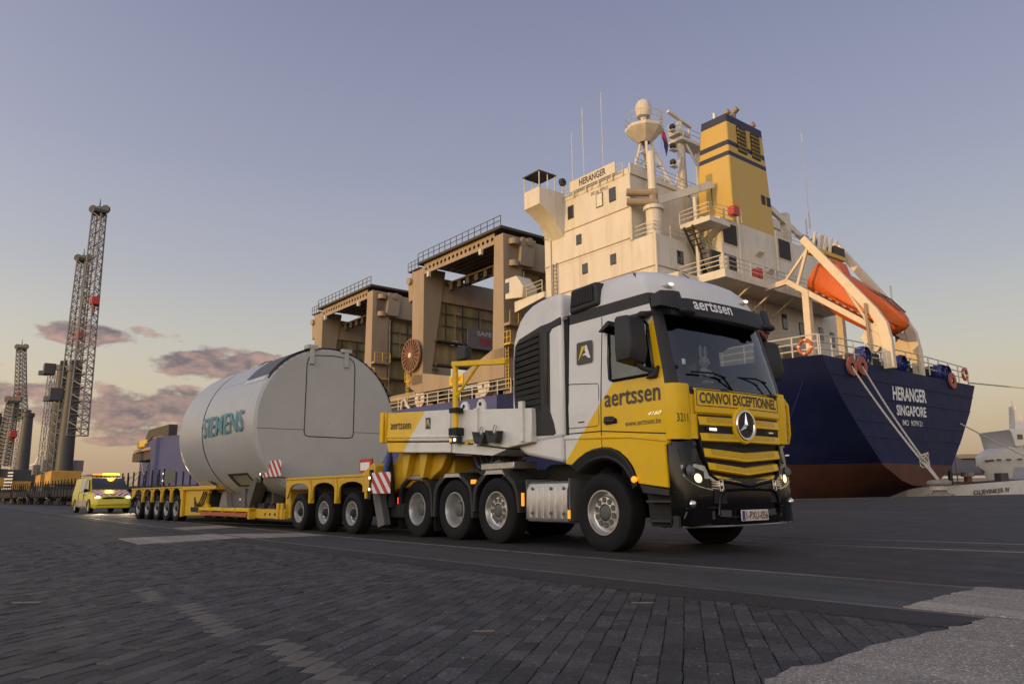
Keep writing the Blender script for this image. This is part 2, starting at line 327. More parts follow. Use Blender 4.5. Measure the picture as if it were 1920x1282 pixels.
def ground_mat(name, c1, c2, kind='asphalt', rough=.75):
    m = bpy.data.materials.new(name); m.use_nodes = True; n = m.node_tree.nodes; l = m.node_tree.links; b = n['Principled BSDF']
    g = n.new('ShaderNodeNewGeometry'); pos = g.outputs['Position']
    def noise(s, d=6, r=.6, v=None):
        k = n.new('ShaderNodeTexNoise'); k.inputs['Scale'].default_value = s; k.inputs['Detail'].default_value = d; k.inputs['Roughness'].default_value = r; l.new(v or pos, k.inputs['Vector']); return k.outputs['Fac']
    def mix(f, a, c, mode='MIX'):
        k = n.new('ShaderNodeMix'); k.data_type = 'RGBA'; k.blend_type = mode
        for i, x in ((0, f), (6, a), (7, c)):
            if isinstance(x, (int, float)): k.inputs[i].default_value = x
            elif isinstance(x, tuple): k.inputs[i].default_value = (*x, 1)
            else: l.new(x, k.inputs[i])
        return k.outputs[2]
    def rng(x, a, c, d=0, e=1):
        k = n.new('ShaderNodeMapRange'); l.new(x, k.inputs[0])
        for i, v in enumerate((a, c, d, e)): k.inputs[i + 1].default_value = v
        return k.outputs[0]
    big = noise(.35, 5); mid = noise(2.3, 6); fine = noise(95, 3, .7)
    colr = mix(rng(mid, .3, .7), c1, c2)
    colr = mix(rng(big, .42, .68, 0, .45), colr, tuple(x * .55 for x in c1))
    vor = n.new('ShaderNodeTexVoronoi'); vor.inputs['Scale'].default_value = 130; l.new(pos, vor.inputs['Vector'])
    colr = mix(.8, colr, mix(1.0, colr, rng(vor.outputs['Color'], 0, 1, .35, 1.7), 'MULTIPLY'))
    sepc = n.new('ShaderNodeSeparateColor'); l.new(vor.outputs['Color'], sepc.inputs[0]); colr = mix(rng(sepc.outputs[1], .93, .97, 0, .55), colr, tuple(min(1, x * 3 + .02) for x in c2))
    # long faint tyre marks and dust, stretched along the quay
    mp = n.new('ShaderNodeMapping'); mp.inputs['Scale'].default_value = (.06, 1.5, 1); l.new(pos, mp.inputs[0])
    colr = mix(rng(noise(1.4, 5, .65, mp.outputs[0]), .5, .72, 0, .4), colr, tuple(min(1, x * 1.9 + .01) for x in c2))
    height = fine
    if kind in ('pavers', 'paver'):
        sp = n.new('ShaderNodeSeparateXYZ'); l.new(pos, sp.inputs[0])
        k = n.new('ShaderNodeMath'); k.operation = 'MULTIPLY_ADD'; l.new(mid, k.inputs[0]); k.inputs[1].default_value = 1.3; l.new(sp.outputs[1], k.inputs[2])
        dust = rng(k.outputs[0], -5.0, -5.9)
        colr = mix(dust, colr, mix(rng(mid, .3, .75, .25, .9), colr, (.075, .066, .052)))
    if kind == 'pavers':
        mp2 = n.new('ShaderNodeMapping'); mp2.inputs['Rotation'].default_value = (0, 0, R(50)); l.new(pos, mp2.inputs[0])
        br = n.new('ShaderNodeTexBrick'); l.new(mp2.outputs[0], br.inputs['Vector']); br.inputs['Scale'].default_value = 1; br.inputs['Brick Width'].default_value = .212; br.inputs['Row Height'].default_value = .107
        br.inputs['Mortar Size'].default_value = .006; br.inputs['Color1'].default_value = (.7, .7, .7, 1); br.inputs['Color2'].default_value = (1.25, 1.25, 1.25, 1); br.inputs['Mortar'].default_value = (.45, .42, .38, 1)
        colr = mix(1.0, colr, br.outputs['Color'], 'MULTIPLY')
    if kind == 'paver':
        at = n.new('ShaderNodeAttribute'); at.attribute_name = 'tone'; oi = n.new('ShaderNodeObjectInfo')
        ad = n.new('ShaderNodeMath'); ad.operation = 'ADD'; l.new(at.outputs['Fac'], ad.inputs[0]); l.new(oi.outputs['Random'], ad.inputs[1])
        fr = n.new('ShaderNodeMath'); fr.operation = 'FRACT'; l.new(ad.outputs[0], fr.inputs[0])
        colr = mix(1.0, colr, rng(fr.outputs[0], 0, 1, .62, 1.35), 'MULTIPLY')
    l.new(colr, b.inputs['Base Color']); l.new(rng(mid, .3, .7, rough - .15, rough + .12), b.inputs['Roughness'])
    b.inputs['Specular IOR Level'].default_value = .35
    bp = n.new('ShaderNodeBump'); bp.inputs['Strength'].default_value = .6; bp.inputs['Distance'].default_value = .008
    sm = n.new('ShaderNodeMath'); sm.operation = 'MULTIPLY_ADD'; l.new(mid, sm.inputs[0]); sm.inputs[1].default_value = 2; l.new(fine, sm.inputs[2]); l.new(sm.outputs[0], bp.inputs['Height']); l.new(bp.outputs[0], b.inputs['Normal'])
    return m
g_pave = ground_mat('paving_far', (.036, .033, .029), (.052, .047, .041), 'pavers')
g_paver = ground_mat('paver_blocks', (.043, .040, .037), (.066, .061, .056), 'paver', .78)
g_joint = ground_mat('joint_sand', (.017, .0155, .014), (.026, .024, .021))
g_lane = ground_mat('lane_asphalt', (.025, .0225, .0205), (.035, .0315, .029), rough=.72)
g_strip = ground_mat('old_asphalt', (.042, .042, .038), (.058, .057, .052))
g_conc = ground_mat('worn_concrete', (.22, .19, .155), (.30, .26, .215), rough=.85)
g_apron = ground_mat('apron_concrete', (.033, .030, .028), (.046, .042, .039))
g_cope = ground_mat('coping_stone', (.075, .067, .058), (.105, .095, .085))
m_rail = mat('rail_steel', (.12, .115, .115), .5, metal=.6, var=.25, scale=5, dirt=(.03, .024, .02), damt=.8, dscale=.35)
m_groove = mat('rail_groove', (.008, .007, .006), .9)

def sheet(name, xs, ya, yb, h, m, ny=1, thick=True, parent=None, jag=0):
    mb = MB(); rows = []
    for x in xs:
        a, b = ya(x), yb(x)
        rows.append([(x, a + (b - a) * j / ny, gz(x, a + (b - a) * j / ny) + h) for j in range(ny + 1)])
    mb.loft(rows, closed=False)
    if thick:
        for side in (0, -1):
            mb.loft([[p for p in (r[side], (r[side][0], r[side][1], r[side][2] - .05))] for r in rows], closed=False)
    o = mb.build(name, m, parent, smooth=50, recalc=False)
    # upward normals
    me = o.data; bm = bmesh.new(); bm.from_mesh(me)
    for f in bm.faces:
        f.normal_update()
        if f.normal.z < -.1: f.normal_flip()
    bm.to_mesh(me); bm.free(); return o
XS = [-1800, -900, -500, -300, -200, -140, -100, -75, -60, -50, -40, -34, -28, -24, -20, -17, -14, -12, -10, -8, -6, -4, -2, 0, 2, 4, 5.5, 7, 9, 12, 16, 22, 30, 45, 70, 120, 250]
gr = sheet('ground', XS, lambda x: -1800, lambda x: -60, -.012, g_pave, 1, False)
gr2 = sheet('ground', XS, lambda x: -60, lambda x: 7, -.004, g_joint, 3, False); 
gr.data = gr.data
# far and side paving as one sheet, its blocks only in the material
pv = sheet('paving', [x for x in XS if x <= -8] , lambda x: -60, lambda x: R0(x) - .55, .010, g_pave, 2, False)
pv2 = sheet('paving', [-8, -4, 0, 5.5], lambda x: -60, lambda x: -14, .010, g_pave, 1, False)
ap = sheet('quay_apron', XS, lambda x: R2(x) - .25 if x > -22 else R1(x) + .05, lambda x: edge_y(x) - 1.3, .004, g_apron, 14, False)
cp = sheet('quay_coping', XS, lambda x: edge_y(x) - 1.28, lambda x: edge_y(x), .03, g_cope, 1, True)
ln = sheet('truck_lane', [x for x in XS if -300 <= x <= 45], lambda x: R1(x) + .06, lambda x: max(R1(x) + .3, R2(x) - .06), .012, g_lane, 4, False)
st = sheet('track_asphalt', [x for x in XS if -300 <= x <= 12], lambda x: R0(x) + .055, lambda x: R1(x) - .055, .014, g_strip, 1, False)
mg = sheet('asphalt_margin', [x for x in XS if -300 <= x <= 5.5], lambda x: R0(x) - .54, lambda x: R0(x) - .05, .021, g_lane, 1, True)
tk = sheet('track_asphalt', [x for x in XS if -16 <= x <= 45], lambda x: R2(x) + .055, lambda x: R3(x) - .055, .014, g_lane, 1, False)
wl = MB()
for a, b in zip(XS, XS[1:]):
    wl.add([(a, edge_y(a), gz(a, edge_y(a)) + .03), (b, edge_y(b), gz(b, edge_y(b)) + .03), (b, edge_y(b), -9), (a, edge_y(a), -9)], [(0, 1, 2, 3)])
qw = wl.build('quay_wall', g_cope)
for o in (gr, gr2, pv, pv2, ap, cp, ln, st, mg, tk, qw): o['kind'] = 'structure'
def rail(fn, x0, x1, parent, side):
    xs = [x for x in XS if x0 <= x <= x1]; mb = MB(); rows = []
    for x in xs:
        y = fn(x); z = gz(x, y) + .02; rows.append([(x, y - .034, z - .03), (x, y - .03, z), (x, y + .03, z), (x, y + .034, z - .03)])
    mb.loft(rows, closed=False); mb.build('rail', m_rail, parent, smooth=30)
    g = MB(); g.loft([[(x, fn(x) + side * .035, gz(x, fn(x)) + .006), (x, fn(x) + side * .085, gz(x, fn(x)) + .006)] for x in xs], closed=False)
    g.build('flangeway', m_groove, parent)
tr1 = empty('railway_track'); tag(tr1, kind='structure'); rail(R0, -300, 45, tr1, 1); rail(R1, -300, 45, tr1, -1)
tr2 = empty('railway_track'); tag(tr2, kind='structure'); rail(R2, -20, 45, tr2, 1); rail(R3, -16, 45, tr2, -1)
def slab(poly, h, m, jag=.03, rag=None):
    """thin concrete slab; rag: indices of edges (i -> i+1) with a broken outline"""
    pts = []; n = len(poly)
    for i in range(n):
        a = Vector(poly[i]); b = Vector(poly[(i + 1) % n]); pts.append(a)
        if rag and i in rag:
            k = int((b - a).length / .07)
            for q in range(1, k): pts.append(a.lerp(b, q / k) + Vector((random.gauss(0, jag) * .5, random.gauss(0, jag) * .4)))
    mb = MB(); mb.prism([(p.x, p.y) for p in pts], -.03, h, 'z'); o = mb.build('concrete_slab', m, None, smooth=0); o['kind'] = 'structure'; return o
slab([(5.53, -2.13), (5.54, -2.8), (5.5, -3.4), (5.57, -3.95), (5.54, -4.25), (5.7, -4.9), (5.8, -7), (5.9, -14), (14, -14), (14, -1.5), (9, -1.84)], .034, g_conc, .03, {0, 1, 2, 3, 4, 5})
slab([(4.95, -2.0), (4.88, -1.22), (4.86, -.5), (6, -.42), (9, -.15), (9, -1.65), (6, -1.92)], .024, g_conc, .03, {0, 1})
slab([(-8.85, -4.37), (-6.54, -4.43), (-7.15, -2.53), (-9.1, -2.53)], .027, g_conc, .01, {0, 1})
slab([(-9.0, -2.36), (-7.0, -2.36), (-6.8, -1.02), (-8.1, -1.02)], .024, g_conc, .01, {1})
slab([(-13.4, -2.33), (-11.9, -2.33), (-12.4, -1.0), (-14, -1.0)], .024, g_conc, .01, {1})
# paving blocks: the largest in view one by one, the rest joined
e1 = Vector((math.cos(R(-50)), math.sin(R(-50)))); e2 = Vector((math.cos(R(40)), math.sin(R(40))))
def view(p):
    d = p - CAM; z = d.dot(F)
    return (960 + 1400 * d.dot(RR) / z, 641 - 1400 * d.dot(UU) / z, z) if z > .3 else (9e9, 9e9, -1)
blk = []
def pedge(x): return R0(x) - .55
W_ = .1065                                       # running bond laid at 45 degrees to the rails
for i in range(-90, 90):
    for j in range(-190, 190):
        c = e1 * ((i + .5 * (j % 2)) * .212 + random.gauss(0, .003)) + e2 * (j * W_ + random.gauss(0, .0012)); rot = 0
        c = c + Vector((1.5, -6))
        if c.y > pedge(c.x) + .08 or c.x > 5.62 + .15 * max(0, (-4.2 - c.y)) or c.x < -8 or c.y < -14: continue
        x, y, z = view(Vector((c.x, c.y, 0)))
        if -160 < x < 2080 and y < 1440 and z > .3: blk.append((z, c, rot))
blk.sort(key=lambda t: t[0])
a, b_, ch = .1042, .0518, .0035
def block_verts(h=.0): return [(sx * a, sy * b_, -.02) for sx, sy in ((-1, -1), (1, -1), (1, 1), (-1, 1))] + [(sx * a, sy * b_, .008) for sx, sy in ((-1, -1), (1, -1), (1, 1), (-1, 1))] + [(sx * (a - ch), sy * (b_ - ch), .013) for sx, sy in ((-1, -1), (1, -1), (1, 1), (-1, 1))]
BF = [(8, 9, 10, 11)] + [(k, (k + 1) % 4, (k + 1) % 4 + 4, k + 4) for k in range(4)] + [(k + 4, (k + 1) % 4 + 4, (k + 1) % 4 + 8, k + 8) for k in range(4)]
bmeshes = []
for q in range(6):
    mb = MB(); mb.add([(x + random.uniform(-.002, .002), y + random.uniform(-.002, .002), z) for x, y, z in block_verts()], BF); bmeshes.append(mb.mesh('block', g_paver, 0))
m_lightpaver = mat('light_paver', (.115, .10, .08), .8, var=.2, scale=20)
lightm = MB().add(block_verts(), BF).mesh('block', m_lightpaver, 0)
pav = empty('block_paving'); tag(pav, kind='structure')
inview = [t for t in blk if -20 < view(Vector((t[1].x, t[1].y, 0)))[0] < 1940 and view(Vector((t[1].x, t[1].y, 0)))[1] < 1290]
single = set(id(t) for t in inview[:290])
rest = MB(); tones = []; lightrest = MB()
for t in blk:
    c = t[1]; hz = random.gauss(0, .0016); rz = R(-50) + t[2] * math.pi / 2 + random.gauss(0, .01); tx, ty = random.gauss(0, .012), random.gauss(0, .02)
    light = abs(c.y + 5.76) < .06 and c.x > .3 and t[2] == 0
    if id(t) in single:
        o = put(lightm if light else random.choice(bmeshes), 'block', pav, (c.x, c.y, hz), (tx, ty, rz))
    else:
        M4 = Matrix.Translation((c.x, c.y, hz)) @ Matrix.Rotation(rz, 4, 'Z') @ Matrix.Rotation(tx, 4, 'X') @ Matrix.Rotation(ty, 4, 'Y')
        (lightrest if light else rest).add([M4 @ Vector(p) for p in block_verts()], BF)
        if not light: tones += [random.random()] * len(BF)
ro = rest.build('blocks', g_paver, pav, smooth=0, recalc=False); ro['kind'] = 'stuff'
at = ro.data.attributes.new('tone', 'FLOAT', 'FACE'); at.data.foreach_set('value', tones)
lr = lightrest.build('pale_blocks', m_lightpaver, pav, smooth=0, recalc=False); lr['kind'] = 'stuff'
# water
m_water = mat('harbour_water', (.012, .018, .022), .12, var=.2, bump=.5, bscale=1.2)
wt = MB(); wt.add([(-3000, 20, -3.6), (3000, 20, -3.6), (3000, 4000, -3.6), (-3000, 4000, -3.6)], [(0, 1, 2, 3)]); tag(wt.build('water', m_water), kind='structure')
# unseen warehouses added far behind the photographer to hold the quay in evening shade
m_ware = mat('warehouse_cladding', (.22, .21, .2), .7, var=.15, scale=.3)
m_wareroof = mat('warehouse_roof', (.09, .09, .095), .8)
per = Vector((-SUN.y, SUN.x, 0))
for k, (off, wd, hh) in enumerate(((-62, 128, 21), (66, 128, 21), (194, 128, 21), (322, 128, 21))):
    c = SUN * 205 + per * off
    e = empty('warehouse', c, math.atan2(per.y, per.x), ['long grey warehouse standing behind the photographer, first in the row', 'long grey warehouse standing behind the photographer, second in the row', 'long grey warehouse standing behind the photographer, third in the row', 'long grey warehouse standing behind the photographer, last in the row'][k], 'warehouse', 'warehouses behind the quay')
    MB().box(-wd / 2, wd / 2, -15, 15, -.5, hh - 3).build('wall', m_ware, e)
    MB().prism([(-15.5, hh - 3), (15.5, hh - 3), (0, hh)], -wd / 2, wd / 2, 'x').build('roof', m_wareroof, e)
    for q in range(5): MB().box(-48 + q * 22, -42 + q * 22, -15.1, -14.9, -.4, 5.5).build('door', m_plastic, e)
# ------------------------------------------------------------------ the cargo ship (frame: t from the stern to the bow, b from the quay side outwards, z up)
SHIP_O = Vector((-16.25, 34.0, 0)); SHIP_RZ = R(181.9)
SD = Vector((-math.cos(R(1.9)), -math.sin(R(1.9)), 0)); SN = Vector((-math.sin(R(1.9)), math.cos(R(1.9)), 0))
def sw(t, b, z=0): return SHIP_O + SD * t + SN * b + up * z
ship = empty('cargo_ship', SHIP_O, SHIP_RZ, 'large blue cargo ship with white superstructure moored stern-on beside the quay', 'ship')
s_white = plates(mat('ship_white', (.62, .58, .50), .5, var=.06, scale=.6, dirt=(.36, .22, .11), damt=.42, dscale=1.3, streak=True, spec=.3), 2.6, 1.35, .93, .2)
s_grey = mat('ship_crane_paint', (.31, .24, .165), .55, var=.12, scale=.5, dirt=(.22, .10, .045), damt=.45, dscale=.8, streak=True)
s_buff = mat('funnel_buff', (.52, .35, .07), .5, var=.08, scale=.5, dirt=(.34, .29, .18), damt=.4, dscale=.5, streak=True)
s_navy = mat('funnel_navy', (.018, .022, .05), .5, var=.15, scale=.5)
s_louvre = mat('dark_louvre', (.02, .019, .018), .6, var=.1)
s_rope = mat('mooring_rope', (.42, .38, .32), .9, var=.2, scale=8)
s_orange = mat('lifeboat_orange', (.62, .115, .012), .45, var=.1, scale=.8, dirt=(.30, .07, .02), damt=.35, dscale=1.5)
s_davit = mat('davit_cream', (.66, .56, .42), .5, var=.06, dirt=(.4, .25, .12), damt=.25, dscale=1)
s_tan = mat('corrugated_tan', (.26, .205, .10), .6, var=.2, scale=.7, dirt=(.14, .09, .04), damt=.5, dscale=.8)
s_dark = mat('ship_dark_steel', (.055, .048, .042), .7, var=.2, dirt=(.12, .06, .03), damt=.4)
s_yel = mat('ship_safety_yellow', (.62, .40, .03), .5, var=.12, dirt=(.2, .1, .03), damt=.3)
s_lred = mat('faded_lettering_red', (.36, .10, .07), .6)
hullm = mat('hull_paint', (.05, .05, .2), .55, var=.2, scale=.35, dirt=(.032, .032, .05), damt=.35, dscale=.45, spec=.14)
def hull_split(mth, s): return mth('LESS_THAN', s[2], 2.45)
recolor(hullm, hull_split, (.013, .018, .066), (.105, .042, .028))
plates(hullm, 5.5, 1.9, .86, .45)
hull_fore = mat('hull_paint_fore', (.07, .08, .2), .55, var=.15, scale=.3, dirt=(.10, .09, .13), damt=.35, dscale=.4, spec=.14)
recolor(hull_fore, hull_split, (.070, .080, .20), (.20, .085, .06)); plates(hull_fore, 5.5, 1.9, .9, .3)
# hull: blended sections
TRANS = [(1.0, .01), (1.05, 1.3), (1.35, 2.8), (2.3, 5.2), (4.4, 7.7), (5.5, 8.85), (6.4, 9.8), (7.2, 10.45), (8.0, 11.05), (8.75, 11.65)]
MIDS = [(-7.5, .01), (-7.5, 6), (-7.4, 9), (-6.6, 10.9), (-4.8, 11.6), (0, 11.65), (5, 11.65), (6.6, 11.65), (8.2, 11.65), (9.6, 11.65)]
def section(t):
    f = smooth(min(1, t / 30) ** .75); top = 8.75 + .95 * min(1, t / 30) + .4 * min(1, max(0, t - 30) / 30) + 3.4 * smooth((t - 70) / 90)
    ring = []
    for k, ((z0, h0), (z1, h1)) in enumerate(zip(TRANS, MIDS)):
        z = z0 + (z1 - z0) * f; h = h0 + (h1 - h0) * min(1, f * 1.35)
        if t > 150: top_ = top + 1.9 * max(0, t - 165) / 49.0
        else: top_ = top
        if k >= 7: z = z0 + ((5 + (top_ - 5) * (k - 6) / 3) - z0) * f
        if k == 9: z = top_
        if t > 150:
            fl = max(0, min(1, (z - 6.8) / 8.6)); lim = 46 + 18.4 * fl ** 1.35
            h *= max(0, 1 - min(1, (t - 150) / lim) ** (1.25 - .1 * fl))
        ring.append((t, z, max(h, .02)))
    return ring
TS = [0, 1.5, 3.5, 6, 9, 13, 18, 24, 31.5, 31.6, 40, 60, 75, 90, 105, 120, 135, 150, 156, 165, 172, 178, 185.9, 186.1, 190, 194, 197, 200, 203, 206, 209, 211.5, 213.6, 214.2]
hb = MB(True)
rings = []
for t in TS:
    s = section(t); rings.append([(a, 11.65 - h, z) for a, z, h in reversed(s)] + [(a, 11.65 + h, z) for a, z, h in s])
hb.loft(rings, closed=False)
nr_ = len(rings[0]) - 1
hb.m = [1 if TS[q // nr_] >= 31.6 else 0 for q in range(len(hb.f))]
hb.add(rings[0], [tuple(range(len(rings[0])))])
hull = hb.build('hull', [hullm, hull_fore], ship, smooth=30)
dk = MB(True)
for p, q in zip(rings, rings[1:]):
    dk.add([p[0], q[0], q[-1], p[-1]], [(0, 1, 2, 3)])
dk.build('deck', s_dark, ship)
# plate seams on the transom and side (weld strakes standing slightly proud)
for z in (4.05, 5.0, 6.55, 7.7):
    hw = 7.35 + (z - 4.05) * .98 if z < 6.4 else 9.9 + (z - 6.4) * .78
    MB(True).box(-.03, .0, 11.65 - hw, 11.65 + hw, z, z + .05).build('weld_strake', hullm, ship, smooth=0)
MB(True).beam((1.2, -.06, 7.3), (4.6, .9, 1.6), .14, .1).build('fender_bar', hullm, ship)
lettering('HERANGER', (-.04, 8.75, 6.62), (0, 5.15, .12), (0, .06, .95), m_wtext, hull, .03, flip=True)
lettering('SINGAPORE', (-.04, 9.05, 5.62), (0, 4.55, .1), (0, .05, .72), m_wtext, hull, .03, flip=True)
lettering('IMO  9079121', (-.04, 9.75, 4.98), (0, 3.0, .06), (0, .02, .38), m_wtext, hull, .006, flip=True)
# draught-mark arrows along the lower quarter
for k in range(9):
    MB(True).box(3.2 + k * .55, 3.45 + k * .55, .9 - k * .02, .96, 2.9 - k * .22, 3.0 - k * .22).build('draught_mark', m_wtext, hull, smooth=0)

def railing(pts, parent, h=1.05, rails=3, gap=1.6, r=.035, m=None, flip=True, name='railing'):
    """a guard rail: posts and rails as one part"""
    mb = MB(flip); pts = [Vector(p) for p in pts]
    for k in range(rails):
        z = h * (k + 1) / rails; mb.tube([p + Vector((0, 0, z)) for p in pts], r, 4)
    for a, b in zip(pts, pts[1:]):
        n = max(1, int((b - a).length / gap))
        for i in range(n + 1):
            p = a.lerp(b, i / n); mb.cyl(p, p + Vector((0, 0, h)), r * 1.15, 4)
    return mb.build(name, m or s_white, parent, smooth=0)
def window(t, b, z, w_, h_, face, parent, frame=.07, m=None):
    """a framed pane: frame as part, pane as sub-part"""
    fr = MB(True); pn = MB(True)
    if face == 'side':
        fr.box(t - w_ / 2 - frame, t + w_ / 2 + frame, b - .05, b + .02, z - h_ / 2 - frame, z + h_ / 2 + frame); pn.box(t - w_ / 2, t + w_ / 2, b - .06, b - .01, z - h_ / 2, z + h_ / 2)
    else:
        fr.box(t - .05, t + .02, b - w_ / 2 - frame, b + w_ / 2 + frame, z - h_ / 2 - frame, z + h_ / 2 + frame); pn.box(t - .06, t - .01, b - w_ / 2, b + w_ / 2, z - h_ / 2, z + h_ / 2)
    f = fr.build('window', s_dark, parent, bevel=.03); pn.build('pane', m or m_pane, f, bevel=.05); return f
def louvre(t, b0, b1, z0, z1, parent, n=14):
    f = MB(True).box(t - .05, t + .02, b0 - .1, b1 + .1, z0 - .1, z1 + .1).build('louvre', s_white, parent)
    MB(True).box(t - .06, t - .03, b0, b1, z0, z1).build('backing', s_louvre, f)
    me = MB(True).hexa([(-.03, 0, -.03), (-.03, b1 - b0, -.03), (-.005, b1 - b0, .05), (-.005, 0, .05), (-.045, 0, -.025), (-.045, b1 - b0, -.025), (-.02, b1 - b0, .055), (-.02, 0, .055)]).mesh('slat', s_dark, 0)
    for i in range(n): put(me, 'slat', f, (t - .05, -b0, z0 + (z1 - z0) * (i + .5) / n))
    return f
def pipe(p, q, parent, r=.09, m=None): return MB(True).cyl(p, q, r, 8).build('pipe', m or s_white, parent)

# superstructure
low = MB(True).box(10.4, 24.8, .3, 22.9, 8.6, 16.5).build('lower_house', s_white, ship)
mid_h = MB(True).box(12.4, 24.82, .28, 22.92, 16.5, 20.0).build('accommodation_block', s_white, ship)
brg = MB(True).box(14.7, 24.84, .26, 22.94, 20.0, 25.6).build('bridge_house', s_white, ship)
for z in (17.45, 20.2, 22.8):
    MB(True).box(14.6 if z > 20 else 12.35, 24.9, .2, .3, z, z + .06).build('deck_seam', s_grey, ship)
MB(True).box(12.33, 12.42, .28, 5.9, 17.45, 17.51).build('deck_seam', s_grey, ship)
for t, b in ((12.3, .22), (14.6, .2), (12.3, 5.6)): pipe((t, b, 9 if t < 14 else 20), (t, b, 20.1 if t < 14 else 25.6), ship, .11)
pipe((24.0, .15, 12), (24.0, .15, 24.0), ship, .08); pipe((24.0, .15, 24.0), (22.4, .15, 25.0), ship, .08)
for t, z, w_, h_ in ((21.4, 24.4, .6, 1.05), (16.5, 24.4, .6, 1.05), (20.5, 21.7, .5, .75), (19.9, 19.0, .5, .75), (16.7, 19.0, .5, .75)): window(t, .26 if z > 20 else .28, z, w_, h_, 'side', ship)
window(17.95, .26, 24.4, .65, 1.1, 'side', ship, m=mat('painted_blank', (.62, .60, .52), .5))
for b, z in ((3.4, 23.2), (3.2, 18.6)): window(14.7 if z > 20 else 12.4, b, z, .62, .95, 'aft', ship)
for b, z in ((18.7, 22.6), (20.2, 22.6)): window(10.4 if z < 23 else 14.7, b, z, .8, 1.0, 'aft', ship)
# aft bulwark of the compass deck, sweeping down
MB(True).prism([(.3, 25.6), (.3, 26.5), (1.6, 26.5), (3.6, 26.1), (6.0, 25.9), (8, 25.85), (8, 25.6)], 14.55, 14.7, 'x').build('bulwark', s_white, ship)
MB(True).box(14.7, 24.8, .22, .3, 25.6, 26.1).build('bulwark', s_white, ship)
MB(True).prism([(22.9, 25.6), (22.9, 26.6), (20.4, 26.5), (17, 25.9), (17, 25.6)], 14.55, 14.7, 'x').build('bulwark', s_white, ship)
railing([(14.6, 1.0, 26.1), (14.6, 8.2, 25.8), (14.6, 14, 25.8), (14.6, 22.6, 26.2)], ship)
# name board on legs
sb = MB(True).box(15.9, 21.2, .0, .08, 26.05, 27.0).build('name_board', s_white, ship)
lettering('HERANGER', (20.0, -.02, 26.25), (-3.1, 0, 0), (0, 0, .6), m_ltext, sb, .022, flip=True)
for k in range(4): MB(True).beam((16.3 + k * 1.5, .05, 25.5), (16.3 + k * 1.5, .05, 26.1), .1, .1).build('board_leg', s_white, sb)
lettering('IMO No. 9079121', (18.9, .24, 25.05), (-1.9, 0, 0), (0, 0, .32), m_ltext, ship, flip=True)
railing([(22.3, .1, 25.6), (15.2, .1, 25.6)], ship)
# bridge wing reaching over the quay
wg = MB(True); wg.loft([[(22.3, .3, 22.4), (24.3, .3, 22.4), (24.3, .3, 26.4), (22.3, .3, 26.4)], [(22.3, -.35, 23.2), (24.3, -.35, 23.2), (24.3, -.35, 26.4), (22.3, -.35, 26.4)], [(22.3, -1.1, 24.1), (24.3, -1.1, 24.1), (24.3, -1.1, 26.4), (22.3, -1.1, 26.4)],
         [(22.3, -2.5, 24.85), (24.3, -2.5, 24.85), (24.3, -2.5, 26.4), (22.3, -2.5, 26.4)]], caps=True)
wing = wg.build('bridge_wing', s_white, ship, smooth=25)
MB(True).box(22.2, 24.4, -2.6, -.6, 27.75, 27.85).build('wing_roof', s_dark, wing)
for t in (22.3, 24.25):
    for b in (-2.5, -1.55, -.7): MB(True).beam((t, b, 26.4), (t, b, 27.76), .07, .07).build('roof_post', s_white, wing)
lb = MB(True).lathe([(.1, 0), (.34, .04), (.38, .3), (.2, .42), (.05, .44)], (22.2, .3, 27.5), 'x', 14).build('search_light', s_dark, wing); pipe((22.4, .3, 26.4), (22.4, .3, 27.2), wing, .05)
# wing balcony on the fore corner and a ladder
bal = MB(True).hexa([(24.8, .0, 17.6), (28.6, -.2, 16.9), (28.6, 2.6, 16.9), (24.8, 2.6, 17.6), (24.8, .0, 18.1), (28.6, -.2, 17.9), (28.6, 2.6, 17.9), (24.8, 2.6, 18.1)]).build('side_balcony', s_white, ship)
cabn = MB(True).prism([(27.2, 18.0), (29.6, 18.3), (29.6, 20.2), (28.0, 20.2), (27.0, 19.0)], -.5, 1.2, 'y').build('crane_cab', s_white, bal, bevel=.05)
MB(True).box(29.0, 29.64, -.56, -.48, 18.8, 19.8).build('pane', m_pane, cabn); railing([(24.9, -.1, 18.1), (27.0, -.15, 18.0)], bal)
ld = MB(True)
for s_ in (-.22, .22): ld.cyl((23.4 + s_, .12, 12), (23.4 + s_, .12, 20.3), .04, 5)
for k in range(24): ld.cyl((23.18, .12, 12.2 + k * .34), (23.62, .12, 12.2 + k * .34), .025, 4)
ld.build('ladder', s_dark, ship)
# engine casing and funnel
cas = MB(True).prism([(12.4, 16.5), (12.4, 22.6), (10.4, 22.0), (10.4, 16.5)], 5.9, 20.9, 'y').build('engine_casing', s_white, ship)
louvre(10.4, 6.1, 7.9, 19.9, 21.6, cas, 18); louvre(10.4, 14.0, 15.8, 20.2, 21.9, cas, 18); louvre(10.4, 6.0, 7.6, 17.3, 19.0, cas, 16); louvre(10.4, 14.2, 15.8, 16.6, 17.6, cas, 10)
for b in (8.2, 13.6): pipe((10.33, b, 16.6), (10.33, b, 22.5), cas, .1)
fm = [(22.0, 10.4, 14.2, 7.7, 13.7), (27.9, 10.55, 13.6, 7.95, 13.5), (28.3, 10.56, 13.55, 7.97, 13.48), (28.85, 10.58, 13.5, 8, 13.46), (29.3, 10.6, 13.45, 8.02, 13.44), (31.0, 10.65, 13.3, 8.1, 13.4), (31.7, 10.67, 13.2, 8.12, 13.38)]
fun = MB(True); mi = [0, 1, 0, 1, 0, 1]
rg = [[(t0, b0, z), (t1, b0 + .0, z), (t1, b1, z), (t0, b1, z)] for z, t0, t1, b0, b1 in fm]
for k in range(6): fun.loft([rg[k], rg[k + 1]], m=mi[k])
fun.add(rg[-1], [(0, 1, 2, 3)], 1)
funnel = fun.build('funnel', [s_buff, s_navy], ship, bevel=.12)
